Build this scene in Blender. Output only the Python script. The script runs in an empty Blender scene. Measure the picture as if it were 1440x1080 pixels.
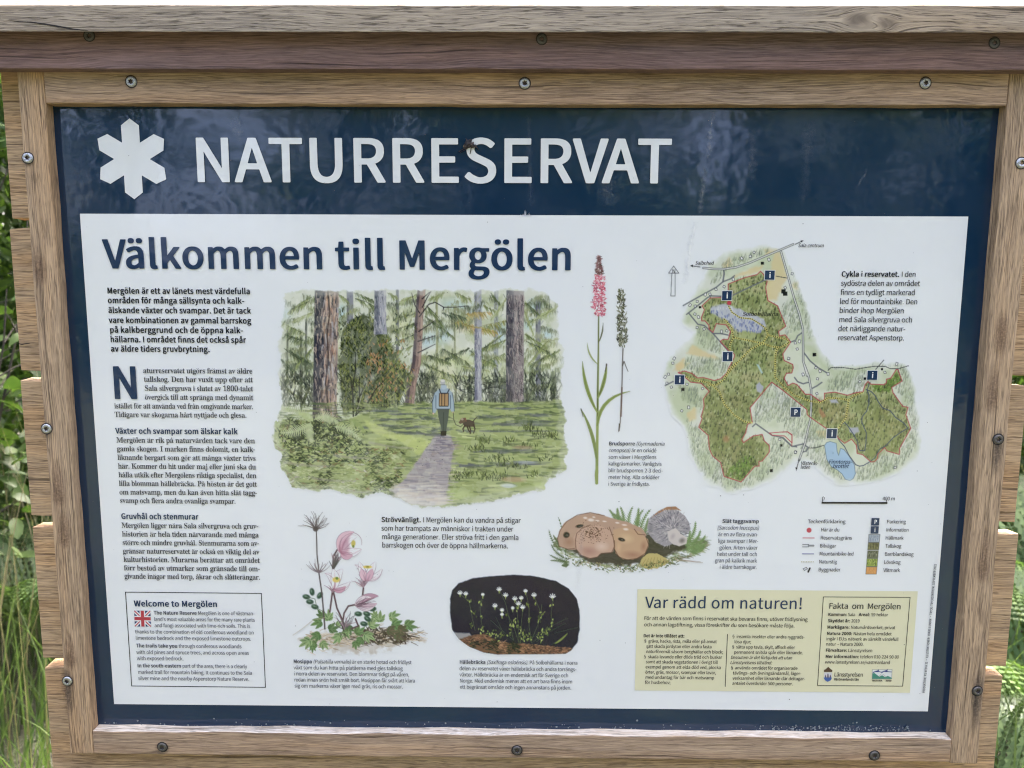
import bpy, bmesh, math
import numpy as np
from mathutils import Vector, Matrix, Quaternion
from mathutils.geometry import delaunay_2d_cdt

S = bpy.context.scene
COL = S.collection
ZT = 1.50            # height above the ground of the white sheet's upper edge

# ---------------------------------------------------------------- camera, sky, sun, exposure
FPX, PX, PY = 1082.0, 720.0, 540.0
CPOS = np.array([0.4978, -0.8841, ZT - 0.0724])
_rx, _ry, _rz = 0.1344, 0.0091, 0.0040
def _rot():
    cx, sx, cy, sy, cz, sz = math.cos(_rx), math.sin(_rx), math.cos(_ry), math.sin(_ry), math.cos(_rz), math.sin(_rz)
    Rx = np.array([[1, 0, 0], [0, cx, -sx], [0, sx, cx]])
    Ry = np.array([[cy, 0, sy], [0, 1, 0], [-sy, 0, cy]])
    Rz = np.array([[cz, -sz, 0], [sz, cz, 0], [0, 0, 1]])
    return Rz @ Rx @ Ry
RC = _rot()
def to_world(v):                       # (right, down, forward) basis -> world
    return np.array([v[0], v[2], -v[1]])
right, down, fwd = to_world(RC[0]), to_world(RC[1]), to_world(RC[2])
cam_d = bpy.data.cameras.new('camera')
cam_d.sensor_width = 36.0
cam_d.lens = 36.0 * FPX / 1440.0
cam_d.clip_start, cam_d.clip_end = 0.02, 400.0
cam_d.dof.use_dof = True
cam_d.dof.focus_distance = 0.893
cam_d.dof.aperture_fstop = 7.5
cam = bpy.data.objects.new('camera', cam_d)
COL.objects.link(cam)
cam.matrix_world = Matrix(((right[0], -down[0], -fwd[0], CPOS[0]), (right[1], -down[1], -fwd[1], CPOS[1]),
                           (right[2], -down[2], -fwd[2], CPOS[2]), (0, 0, 0, 1)))
S.camera = cam

SUN_EL, SUN_AZ = 56.0, 12.0            # behind the board, a little to the right
world = bpy.data.worlds.new("World")
S.world = world
world.use_nodes = True
wn = world.node_tree.nodes
bg = wn['Background']
sky = wn.new('ShaderNodeTexSky')
sky.sky_type = 'NISHITA'
sky.sun_disc = False
sky.sun_elevation = math.radians(SUN_EL)
sky.sun_rotation = math.radians(SUN_AZ)
sky.air_density = 0.3
sky.dust_density = 7.0
sky.ozone_density = 0.0
world.node_tree.links.new(sky.outputs[0], bg.inputs[0])
bg.inputs[1].default_value = 0.15
sun_d = bpy.data.lights.new('sun', 'SUN')
sun_d.energy = 2.0
sun_d.angle = math.radians(0.6)
sun_d.color = (1.0, 0.95, 0.87)
sun = bpy.data.objects.new('sun', sun_d)
COL.objects.link(sun)
_d = Vector((math.sin(math.radians(SUN_AZ)) * math.cos(math.radians(SUN_EL)), math.cos(math.radians(SUN_AZ)) * math.cos(math.radians(SUN_EL)), math.sin(math.radians(SUN_EL))))
sun.rotation_euler = _d.to_track_quat('Z', 'Y').to_euler()
sun.location = (3, 8, 12)
S.view_settings.view_transform = 'Standard'
S.view_settings.look = 'None'
S.view_settings.gamma = 1.0
S.view_settings.exposure = 3.78
S.cycles.max_bounces = 8
S.cycles.use_denoising = True
S.cycles.denoiser = 'OPENIMAGEDENOISE'
S.cycles.denoising_input_passes = 'RGB_ALBEDO_NORMAL'
S.cycles.denoising_prefilter = 'NONE'
S.cycles.filter_width = 1.15

# ---------------------------------------------------------------- helpers
def W(px, py, y=0.0):
    """the point of the upright plane at depth y that the photograph shows at (px, py)"""
    d = to_world(np.array([(px - PX) / FPX, (py - PY) / FPX, 1.0]) @ RC)
    t = (y - CPOS[1]) / d[1]
    return CPOS + d * t
_c = np.array([[0, 0], [1440, 0], [1440, 1080], [0, 1080]], float)
_A = []
for (u, v) in _c:
    X = W(u, v)
    _A.append([u, v, 1, 0, 0, 0, -X[0] * u, -X[0] * v, X[0]]); _A.append([0, 0, 0, u, v, 1, -X[2] * u, -X[2] * v, X[2]])
_A = np.array(_A)
_h = np.linalg.solve(_A[:, :8], _A[:, 8])
HM = np.append(_h, 1).reshape(3, 3)
def sheet(P):
    """flat print: photograph positions -> (x, z) on the board's face"""
    P = np.asarray(P, float)
    q = np.c_[P, np.ones(len(P))] @ HM.T
    return q[:, :2] / q[:, 2:3]

def lin(c):
    c = np.asarray(c, float) / 255.0
    return np.where(c <= 0.04045, c / 12.92, ((c + 0.055) / 1.055) ** 2.4)
PAPER = (219, 227, 231)
PAPER_BASE = np.array([0.82, 0.825, 0.795])
def ink(c):
    """pigment of a printed colour: its value against the blank sheet beside it"""
    r = (lin(c) - 0.012) / (lin(PAPER) - 0.012)
    m = r.mean(axis=-1, keepdims=True)
    return np.clip(m + (r - m) * 0.88, 0.004, 1.0) * PAPER_BASE

def tag(o, label=None, cat=None, group=None, kind=None):
    if label: o['label'] = label
    if cat: o['category'] = cat
    if group: o['group'] = group
    if kind: o['kind'] = kind
    return o
def empty(name, loc):
    o = bpy.data.objects.new(name, None)
    o.empty_display_size = 0.1
    COL.objects.link(o); o.location = loc
    return o
_world = {}
def link(name, me, parent=None, loc=(0, 0, 0)):
    """link a mesh whose vertices are given round the world point loc"""
    o = bpy.data.objects.new(name, me)
    COL.objects.link(o)
    base = _world.get(parent.name, Vector(parent.location)) if parent is not None else Vector((0, 0, 0))
    o.parent = parent
    o.location = Vector(loc) - base
    _world[o.name] = Vector(loc)
    return o
def mesh_np(name, V, F, mat, uvcol=None):
    V = np.asarray(V, np.float32); F = np.asarray(F, np.int32)
    me = bpy.data.meshes.new(name)
    k = F.shape[1]
    me.vertices.add(len(V)); me.vertices.foreach_set('co', V.ravel())
    me.loops.add(F.size); me.loops.foreach_set('vertex_index', F.ravel())
    me.polygons.add(len(F)); me.polygons.foreach_set('loop_start', np.arange(0, F.size, k, dtype=np.int32))
    if uvcol is not None:
        a = me.color_attributes.new('Col', 'FLOAT_COLOR', 'POINT')
        a.data.foreach_set('color', np.c_[uvcol, np.ones(len(V))].astype(np.float32).ravel())
    me.materials.append(mat)
    me.update(); me.validate()
    return me

class NT:
    def __init__(s, name):
        s.m = bpy.data.materials.new(name); s.m.use_nodes = True
        s.t = s.m.node_tree; s.n = s.t.nodes
        s.b = s.n['Principled BSDF']
    def new(s, kind, **kw):
        n = s.n.new(kind)
        for k, v in kw.items(): setattr(n, k, v)
        return n
    def link(s, a, b): s.t.links.new(a, b)
    def setin(s, sock, v):
        if isinstance(v, bpy.types.NodeSocket): s.link(v, sock)
        else: sock.default_value = v
    def math(s, op, a, b=0.0, c=None, clamp=False):
        n = s.new('ShaderNodeMath', operation=op, use_clamp=clamp)
        s.setin(n.inputs[0], a); s.setin(n.inputs[1], b)
        if c is not None: s.setin(n.inputs[2], c)
        return n.outputs[0]
    def vmath(s, op, a, b=(0, 0, 0)):
        n = s.new('ShaderNodeVectorMath', operation=op)
        s.setin(n.inputs[0], a); s.setin(n.inputs[1], b)
        return n.outputs[0]
    def noise(s, vec, scale, detail=2.0, rough=0.5, dist=0.0):
        n = s.new('ShaderNodeTexNoise'); s.link(vec, n.inputs['Vector'])
        n.inputs['Scale'].default_value = scale; n.inputs['Detail'].default_value = detail
        n.inputs['Roughness'].default_value = rough; n.inputs['Distortion'].default_value = dist
        return n.outputs[0]
    def ramp(s, fac, stops):
        n = s.new('ShaderNodeValToRGB'); s.link(fac, n.inputs[0])
        e = n.color_ramp.elements
        while len(e) < len(stops): e.new(0.5)
        for q, (p, c) in zip(e, stops):
            q.position = p; q.color = (c[0], c[1], c[2], 1) if hasattr(c, '__len__') else (c, c, c, 1)
        return n.outputs[0]
    def mix(s, fac, a, b, mode='MIX'):
        n = s.new('ShaderNodeMix', data_type='RGBA', blend_type=mode)
        s.setin(n.inputs[0], fac)
        for q, v in ((n.inputs[6], a), (n.inputs[7], b)):
            if isinstance(v, bpy.types.NodeSocket): s.link(v, q)
            else: q.default_value = (v[0], v[1], v[2], 1)
        return n.outputs[2]
    def bump(s, h, strength, dist, normal=None):
        n = s.new('ShaderNodeBump'); s.link(h, n.inputs['Height'])
        n.inputs['Strength'].default_value = strength; n.inputs['Distance'].default_value = dist
        if normal is not None: s.link(normal, n.inputs['Normal'])
        return n.outputs[0]

def wood(name, axis, dark, light, grey=0.0, fleck=0.5, knots=(), gain=1.0, rings=1.0, wobble=0.022):
    t = NT(name)
    tc = t.new('ShaderNodeTexCoord'); oi = t.new('ShaderNodeObjectInfo')
    off = t.math('MULTIPLY', oi.outputs['Random'], 37.0)
    cmb = t.new('ShaderNodeCombineXYZ')
    for i in range(3): t.link(off, cmb.inputs[i])
    raw = tc.outputs['Object']
    p = t.vmath('ADD', raw, cmb.outputs[0])
    sep = t.new('ShaderNodeSeparateXYZ'); t.link(p, sep.inputs[0])
    srw = t.new('ShaderNodeSeparateXYZ'); t.link(raw, srw.inputs[0])
    al, ac = (sep.outputs[0], sep.outputs[2]) if axis == 'X' else (sep.outputs[2], sep.outputs[0])
    dp_ = sep.outputs[1]
    def vec(ka, kc, kd=None, acr=None):
        c = t.new('ShaderNodeCombineXYZ')
        t.link(t.math('MULTIPLY', al, ka), c.inputs[0])
        t.link(t.math('MULTIPLY', acr if acr is not None else ac, kc), c.inputs[1])
        t.link(t.math('MULTIPLY', dp_, kd if kd is not None else kc), c.inputs[2])
        return c.outputs[0]
    wob = t.noise(vec(5, 9), 1.0, 2.0)
    acr = t.math('MULTIPLY_ADD', t.math('SUBTRACT', wob, 0.5), wobble, ac)
    kn = None
    for (ka, kc, kr) in knots:
        A, C = (srw.outputs[0], srw.outputs[2]) if axis == 'X' else (srw.outputs[2], srw.outputs[0])
        da = t.math('MULTIPLY', t.math('SUBTRACT', A, ka), 0.55 / kr)
        dc = t.math('DIVIDE', t.math('SUBTRACT', C, kc), kr)
        d2 = t.math('ADD', t.math('MULTIPLY', da, da), t.math('MULTIPLY', dc, dc))
        g = t.math('POWER', 2.718, t.math('MULTIPLY', d2, -0.5))
        push = t.math('MULTIPLY', t.math('MULTIPLY', g, dc), -kr * 0.9)
        acr = t.math('ADD', acr, push)
        core = t.math('POWER', 2.718, t.math('MULTIPLY', d2, -2.2))
        kn = core if kn is None else t.math('MAXIMUM', kn, core)
    # cathedral figure: parabolic growth bands
    rel = t.math('SUBTRACT', t.math('FRACT', t.math('MULTIPLY', acr, 9.0)), 0.5)
    par = t.math('ADD', t.math('MULTIPLY', al, 9.0), t.math('MULTIPLY', t.math('MULTIPLY', rel, rel), 14.0))
    pn = t.math('ADD', par, t.math('MULTIPLY', t.noise(vec(14, 60, acr=acr), 1.0, 3.0), 2.2))
    band = t.math('ABSOLUTE', t.math('SUBTRACT', t.math('MULTIPLY', t.math('FRACT', pn), 2.0), 1.0))
    bmask = t.ramp(t.noise(vec(3.5, 10), 1.0, 2.0), [(0.50, 0.0), (0.66, 1.0)])
    broad = t.noise(vec(2.2, 75, acr=acr), 1.0, 3.0, 0.6)
    fibre = t.noise(vec(16, 620, acr=acr), 1.0, 4.0, 0.65)
    pore = t.noise(vec(55, 900, acr=acr), 1.0, 2.0, 0.5)
    blot = t.noise(vec(4, 14), 1.0, 3.0, 0.6)
    fine = t.noise(vec(22, 1100, acr=acr), 1.0, 3.0, 0.7)
    check = t.noise(vec(3.2, 330, acr=acr), 1.0, 3.0, 0.6)
    tint = t.noise(vec(1.8, 26, acr=acr), 1.0, 2.0, 0.5)
    v = t.math('ADD', t.math('MULTIPLY', broad, 0.62), t.math('MULTIPLY', fibre, 0.55))
    v = t.math('ADD', v, t.math('MULTIPLY', t.math('MULTIPLY', t.math('SUBTRACT', band, 0.5), bmask), 0.20 * rings))
    col = t.ramp(v, [(0.40, dark), (0.56, [0.45 * a + 0.55 * b for a, b in zip(dark, light)]), (0.72, light)])
    col = t.mix(t.ramp(blot, [(0.42, 0.0), (0.70, 0.55)]), col, [c * 0.62 for c in dark], 'MIX') if grey < 0.01 else \
        t.mix(t.ramp(blot, [(0.38, 0.12), (0.68, min(1.0, grey))]), col, (0.150, 0.140, 0.130))
    col = t.mix(t.ramp(fine, [(0.44, 0.0), (0.62, 0.62)]), col, [min(1, c * 1.5) for c in light])
    col = t.mix(t.ramp(tint, [(0.44, 0.0), (0.62, 0.5)]), col, t.mix(1.0, col, (1.14, 0.97, 0.76), 'MULTIPLY'))
    ck = t.ramp(check, [(0.63, 0.0), (0.68, 0.75)])
    col = t.mix(ck, col, [c * 0.35 for c in dark])
    pm = t.ramp(pore, [(0.56, 0.0), (0.68, fleck)])
    col = t.mix(pm, col, [c * 0.30 for c in dark])
    if kn is not None:
        kc_ = t.ramp(t.math('ADD', kn, t.math('MULTIPLY', t.math('SUBTRACT', fibre, 0.5), 0.3)), [(0.30, 0.0), (0.85, 0.6)])
        col = t.mix(kc_, col, (0.085, 0.062, 0.046))
    col = t.mix(1.0, col, (1.0, 0.985, 0.92), 'MULTIPLY')
    if gain != 1.0: col = t.mix(1.0, col, (gain, gain, gain), 'MULTIPLY')
    t.link(col, t.b.inputs['Base Color'])
    t.b.inputs['Roughness'].default_value = 0.72
    t.b.inputs['Specular IOR Level'].default_value = 0.35
    h = t.math('SUBTRACT', t.math('SUBTRACT', v, t.math('MULTIPLY', pm, 0.9)), t.math('MULTIPLY', ck, 1.2))
    t.link(t.bump(h, 0.75, 0.0012), t.b.inputs['Normal'])
    return t.m

def plain(name, c, rough=0.6, metal=0.0, spec=0.5):
    t = NT(name)
    t.b.inputs['Base Color'].default_value = (c[0], c[1], c[2], 1)
    t.b.inputs['Roughness'].default_value = rough; t.b.inputs['Metallic'].default_value = metal
    t.b.inputs['Specular IOR Level'].default_value = spec
    return t

def print_mat(name, c=None):
    """the laminate of the board: pigment under one smooth, faintly wavy clear face"""
    t = NT(name)
    if c is None:
        a = t.new('ShaderNodeVertexColor', layer_name='Col'); src = a.outputs[0]
    else:
        r = t.new('ShaderNodeRGB'); r.outputs[0].default_value = (c[0], c[1], c[2], 1); src = r.outputs[0]
    g = t.new('ShaderNodeNewGeometry')
    dust = t.noise(g.outputs['Position'], 9.0, 4.0, 0.6)
    src2 = t.mix(t.ramp(dust, [(0.45, 0.0), (0.80, 0.022)]), src, (0.36, 0.40, 0.46))
    t.link(src2, t.b.inputs['Base Color'])
    t.link(t.ramp(dust, [(0.3, 0.05), (0.8, 0.13)]), t.b.inputs['Roughness'])
    t.b.inputs['IOR'].default_value = 1.6
    w = t.noise(g.outputs['Position'], 55.0, 1.0, 0.4)
    t.link(t.bump(w, 0.35, 0.0009), t.b.inputs['Normal'])
    return t.m
# ---------------------------------------------------------------- the board: carpentry
def wbox(name, x0, x1, y0, y1, z0, z1, mat, parent, bev=0.0016, wob=0.0006, seed=0, slope=0.0, n=28):
    """a sawn timber: bevelled edges that wander a little; slope lifts the back (a sloping cap)"""
    rs = np.random.RandomState(seed + 11)
    c = Vector(((x0 + x1) / 2, (y0 + y1) / 2, (z0 + z1) / 2))
    bm = bmesh.new()
    bmesh.ops.create_cube(bm, size=1.0)
    for v in bm.verts:
        v.co = Vector((v.co.x * (x1 - x0), v.co.y * (y1 - y0), v.co.z * (z1 - z0)))
    longx = (x1 - x0) > (z1 - z0)
    L = (x1 - x0) if longx else (z1 - z0)
    ed = [e for e in bm.edges if abs((e.verts[0].co - e.verts[1].co)[0 if longx else 2]) > 0.5 * L]
    bmesh.ops.subdivide_edges(bm, edges=ed, cuts=n, use_grid_fill=True)
    be = [e for e in bm.edges if e.calc_face_angle(0) > 0.5]
    bmesh.ops.bevel(bm, geom=be, offset=bev, segments=2, profile=0.6, affect='EDGES')
    ph = rs.rand(6) * 6.28
    for v in bm.verts:
        a = v.co[0 if longx else 2]
        s = (1 if v.co.y < 0 else -1)
        w = wob * (math.sin(a * 31 + ph[0] + s) + 0.7 * math.sin(a * 67 + ph[1]) + 0.4 * math.sin(a * 143 + ph[2]))
        k = 2 if longx else 0
        v.co[k] += w * (1.0 if v.co[k] > 0 else 0.6 * math.sin(a * 23 + ph[3]))
        v.co[k] += rs.normal() * wob * 0.25
        if slope: v.co.z += (v.co.y + (y1 - y0) / 2) * slope
    me = bpy.data.meshes.new(name); bm.to_mesh(me); bm.free()
    me.materials.append(mat)
    return link(name, me, parent, c)

DK, LT = (0.150, 0.098, 0.064), (0.360, 0.262, 0.180)
oak_x = wood('oak_rail', 'X', (0.205, 0.138, 0.094), (0.445, 0.325, 0.232), grey=0.0, fleck=0.40)
oak_z = wood('oak_stile', 'Z', (0.195, 0.126, 0.076), (0.49, 0.350, 0.230), grey=0.20, fleck=0.55, rings=1.6, wobble=0.010)
oak_plank = wood('oak_plank', 'X', (0.255, 0.165, 0.095), (0.520, 0.370, 0.232), grey=0.0, fleck=0.55)
oak_head = wood('oak_header', 'X', (0.100, 0.064, 0.062), (0.225, 0.150, 0.145), grey=0.0, fleck=0.30, rings=0.6)  # darker oak: the cap's shade on the header is put into the colour
FY, PYF, HY, CY = -0.014, 0.006, -0.030, -0.046       # front planes: frame, planks, header, cap
board = empty('information_board', (0.5, 0.03, 0.0))
tag(board, 'oak framed nature reserve information board titled NATURRESERVAT with plank backing and sloping cap', 'information board')

zc0, zc1 = W(720, 45.5, CY)[2], W(720, 7.5, CY)[2]
zh0 = W(720, 97.5, HY)[2]
zr1, zr0 = W(720, 101, FY)[2], W(720, 147, FY)[2]
xl0, xl1 = W(25, 120, FY)[0], W(62, 125, FY)[0]
xr0, xr1 = W(1418.5, 125, FY)[0], W(1462, 120, FY)[0]
zb1, zb0 = W(720, 1033.5, FY)[2], W(720, 1066, FY)[2]
zs0 = W(108, 1060, FY)[2]
cap_mat = wood('weathered_cap', 'X', (0.195, 0.155, 0.118), (0.380, 0.320, 0.255), grey=0.45, fleck=0.75,
               knots=((W(1205, 30, CY)[0] - 0.5, 0.0, 0.012), (W(1248, 34, CY)[0] - 0.5, -0.004, 0.010)))
wbox('cap_board', -0.22, 1.22, CY, 0.14, zc0, zc1, cap_mat, board, bev=0.0012, wob=0.00022, seed=1, slope=0.62, n=60)
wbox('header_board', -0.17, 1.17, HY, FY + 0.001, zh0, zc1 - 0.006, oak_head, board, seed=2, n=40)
wbox('top_rail', xl1 + 0.0004, xr0 - 0.0004, FY, 0.001, zr0, zh0 + 0.03, oak_x, board, seed=3, n=40)
br = wbox('bottom_rail', xl1 + 0.0004, xr0 - 0.0004, FY, 0.001, zb0, zb1, oak_x, board, seed=4, n=40)
ledge_mat = wood('skylit_ledge', 'X', (0.56, 0.47, 0.38), (0.90, 0.80, 0.68), grey=0.0, fleck=0.6)
br.data.materials.append(ledge_mat)          # up-facing faces paler: sky light painted into the ledge's colour
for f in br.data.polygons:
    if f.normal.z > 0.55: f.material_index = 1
wbox('stile', xl0, xl1, FY, PYF - 0.0005, zs0, zh0 + 0.03, oak_z, board, seed=5, wob=0.0004)
wbox('stile', xr0, xr1, FY, PYF - 0.0005, zs0 - 0.002, zh0 + 0.03, oak_z, board, seed=6, wob=0.0004)

def crack(pts, wd, y, seed):
    """an open check in a board: a dark sliver of shadowed wood"""
    P = [W(a, b, y) for a, b in pts]
    V = []; n = len(P)
    for i, p in enumerate(P):
        w = wd * math.sin(math.pi * (i + 0.35) / (n - 0.3))
        V += [(p[0], y - 0.0004, p[2] + w / 2), (p[0], y - 0.0004, p[2] - w / 2)]
    F = [(2 * i, 2 * i + 1, 2 * i + 3, 2 * i + 2) for i in range(n - 1)]
    return V, F

# planks: (left px, right px, top px, bottom px) of the front faces
planks = [((2, 12), 1500, 60, 307), ((15.7, 27), 1500, 322, 521), ((30, 42.5), 1436, 535.5, 725),
          ((45, 61), 1424, 742, 925), ((62, 75), 1404.5, 938, 1150), ((80, 85), 1392, 1166, 1360)]
pl_r = [None, None, 740, 740, 1000, 1166]
plank_obs = []
for i, (l, r, t, b) in enumerate(planks):
    xa = W((l[0] + l[1]) / 2, (t + min(b, 1080)) / 2 if i < 5 else 1166, PYF)[0]
    xb = W(r, [0, 0, 640, 840, 1010, 1166][i] if r < 1450 else 420, PYF)[0]
    ym = 720
    o = wbox('plank', xa, xb, PYF, PYF + 0.022, W(60, b, PYF)[2], W(60, t, PYF)[2], oak_plank, board, bev=0.0009, wob=0.0008, seed=20 + i, n=50)
    plank_obs.append(o)
post_mat = wood('post_wood', 'Z', DK, LT, grey=0.4)
for x in (0.14, 0.86):
    wbox('post', x - 0.045, x + 0.045, PYF + 0.0225, PYF + 0.11, -0.30, 1.66, post_mat, board, seed=int(x * 100), bev=0.004)

# screws with a six-lobed drive
steel = plain('zinc_steel', (0.56, 0.57, 0.58), 0.38, 1.0)
_n = steel.noise(steel.new('ShaderNodeTexCoord').outputs['Object'], 900.0, 3.0)
steel.link(steel.ramp(_n, [(0.35, (0.30, 0.30, 0.29)), (0.6, (0.66, 0.67, 0.68))]), steel.b.inputs['Base Color'])
steel.link(steel.ramp(_n, [(0.3, 0.30), (0.7, 0.55)]), steel.b.inputs['Roughness'])
darkhole = plain('dark_recess', (0.035, 0.03, 0.028), 0.6, 0.3)  # painted shade in the hole and drive of the darker screws
darksteel = plain('dark_steel', (0.15, 0.14, 0.13), 0.55, 0.8)  # darker steel: paints the shade of screws sunk in their holes
def screw_mesh(m1, m2, sink):
    bm = bmesh.new(); N = 24; rings = []
    def ring(r, y, star=False):
        vs = []
        for k in range(N):
            a = 2 * math.pi * k / N
            rr = r * (1 + 0.24 * math.cos(6 * a)) if star else r
            vs.append(bm.verts.new((rr * math.cos(a), y, rr * math.sin(a))))
        rings.append(vs); return vs
    ring(0.0068, 0.0004 + 0.0); ring(0.0060, sink * 0.6); ring(0.0056, sink + 0.0006); ring(0.0053, sink - 0.0007)
    ring(0.0046, sink - 0.0011); ring(0.0023, sink - 0.0012, True); ring(0.0020, sink + 0.0016, True)
    for i in range(len(rings) - 1):
        for k in range(N):
            f = bm.faces.new((rings[i][k], rings[i + 1][k], rings[i + 1][(k + 1) % N], rings[i][(k + 1) % N]))
            f.material_index = 1 if i in (0, 1, 5) else 0; f.smooth = True
    f = bm.faces.new(rings[-1]); f.material_index = 1
    bmesh.ops.recalc_face_normals(bm, faces=bm.faces)
    me = bpy.data.meshes.new('screw'); bm.to_mesh(me); bm.free()
    me.materials.append(m1); me.materials.append(m2)
    return me
holeshade = plain('hole_shade', (0.06, 0.045, 0.035), 0.8)  # near-black rim and drive recess: shade of the screw hole, painted
sc_a = screw_mesh(steel.m, holeshade.m, 0.0)
sc_b = screw_mesh(darksteel.m, darkhole.m, 0.0)
def screws(pts, y, me, tilt=0.0):
    for i, (a, b) in enumerate(pts):
        p = W(a, b, y - 0.0012)
        o = link('screw', me, board, (p[0], y - 0.0012, p[2]))
        o.rotation_euler = (tilt + 0.05 * math.sin(i * 2.3 + a), 0.5 + i * 0.9, 0.05 * math.cos(i * 1.7 + b)); o.location.y += 0.0005 * abs(math.sin(a))
        yield o
list(screws([(184, 114.5), (738, 117), (1302, 116.5), (38.5, 222), (65, 603), (94.5, 958), (1437, 229)], FY, sc_a))
for o in screws([(228, 1051), (727, 1055.5), (1230, 1063), (1404, 618), (1375, 972)], FY, sc_b): pass
for o in screws([(125, 50), (762, 54.5), (1399, 60)], HY, sc_b): o.scale = (0.92, 0.8, 0.92)

V, F = crack([(18, 30), (45, 31.5), (75, 36), (100, 40.5), (124, 43.5)], 0.0016, CY, 1)
dkc = plain('crack_dark', (0.02, 0.017, 0.016), 0.9)
capo = bpy.data.objects['cap_board']
link('crack', mesh_np('crack', V, F, dkc.m), capo)
V, F = crack([(24, 483), (31, 484), (43, 482.5)], 0.0014, PYF, 2)
link('crack', mesh_np('crack', V, F, dkc.m), plank_obs[1])

# water and iron stains round the fixings
def stain_mat(name, c, amax):
    t = NT(name); a = t.new('ShaderNodeVertexColor', layer_name='Col')
    g = t.noise(t.new('ShaderNodeNewGeometry').outputs['Position'], 420.0, 3.0)
    t.b.inputs['Base Color'].default_value = (c[0], c[1], c[2], 1); t.b.inputs['Roughness'].default_value = 0.8
    t.link(t.math('MULTIPLY', t.math('MULTIPLY', a.outputs[0], t.ramp(g, [(0.3, 0.45), (0.6, 1.0)])), amax), t.b.inputs['Alpha'])
    return t.m
iron = stain_mat('iron_stain', (0.035, 0.030, 0.030), 0.75)
def stain(a, b, y, r, up, dn, mat, parent, name='stain', N=20):
    p = W(a, b, y); V = [(0, 0, 0)]; K = [1.0]; F = []
    for q, f in ((0.5, 0.65), (1.0, 0.0)):
        for k in range(N):
            t_ = 2 * math.pi * k / N; s_ = math.sin(t_); V.append((r * q * math.cos(t_), 0, q * s_ * (up if s_ > 0 else dn))); K.append(f)
    for k in range(N):
        F.append((0, 1 + (k + 1) % N, 1 + k, 1 + k)); F.append((1 + k, 1 + (k + 1) % N, 1 + N + (k + 1) % N, 1 + N + k))
    me = bpy.data.meshes.new(name); me.from_pydata(V, [], [tuple(dict.fromkeys(f)) for f in F]); me.materials.append(mat)
    at = me.color_attributes.new('Col', 'FLOAT_COLOR', 'POINT'); at.data.foreach_set('color', np.array([(k, k, k, 1) for k in K], np.float32).ravel())
    return link(name, me, parent, (p[0], y - 0.0009, p[2]))
for (a, b, r, u, d) in [(94.5, 958, .008, .022, .055), (65, 603, .007, .010, .016), (1404, 618, .007, .014, .050), (1375, 972, .008, .030, .060), (228, 1051, .010, .008, .010), (727, 1055.5, .009, .008, .010), (1230, 1063, .009, .007, .007),
                        (184, 114.5, .008, .008, .010), (738, 117, .007, .007, .008), (1302, 116.5, .007, .007, .008), (38.5, 222, .007, .007, .012)]:
    stain(a, b, FY, r, u, d, iron, board)
tan = stain_mat('dark_latewood', (0.16, 0.085, 0.05), 0.55)
for (a, b, r, u, d) in [(84, 700, .010, .050, .012), (92, 760, .010, .045, .012), (56, 380, .009, .030, .020), (100, 930, .009, .040, .010), (1408, 470, .010, .030, .030), (1395, 560, .009, .05, .02), (1382, 800, .009, .06, .02)]:
    stain(a, b, FY, r, u, d, tan, board)

# the laminated panel
NAVY = (0.0045, 0.0250, 0.0600)
navy_mat = print_mat('navy_laminate', NAVY)
white_mat = print_mat('white_laminate', PAPER_BASE)
def quad(name, pts, y, mat, parent, n=1):
    P = sheet(pts)
    me = mesh_np(name, [(p[0], y, p[1]) for p in P], [(0, 3, 2, 1)], mat)
    return link(name, me, parent)
bm = bmesh.new()
bmesh.ops.create_cube(bm, size=1.0)
px0, px1 = xl1 - 0.004, xr0 + 0.004
pz0, pz1 = zb1 - 0.02, zr0 + 0.01
for v in bm.verts: v.co = Vector(((v.co.x + 0.5) * (px1 - px0) + px0, v.co.y * 0.004 + 0.002, (v.co.z + 0.5) * (pz1 - pz0) + pz0))
me = bpy.data.meshes.new('panel'); bm.to_mesh(me); bm.free(); me.materials.append(navy_mat)
panel = link('panel', me, board)
L1, L2, L3, L4 = -0.0003, -0.0006, -0.0009, -0.0012
def rect_mesh(name, x0, z0, x1, z1, y, mat, parent):
    me = mesh_np(name, [(x0, y, z0), (x1, y, z0), (x1, y, z1), (x0, y, z1)], [(0, 1, 2, 3)], mat)
    return link(name, me, parent)
rect_mesh('white_sheet', 0, ZT - 0.5933, 1.0, ZT, L1, white_mat, panel)

# six-armed emblem
def flat_poly(name, loops_, y, mat, parent):
    v, f = tess(loops_)
    return link(name, mesh_np(name, [(a, y, b) for a, b in v], f, mat), parent)
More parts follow.
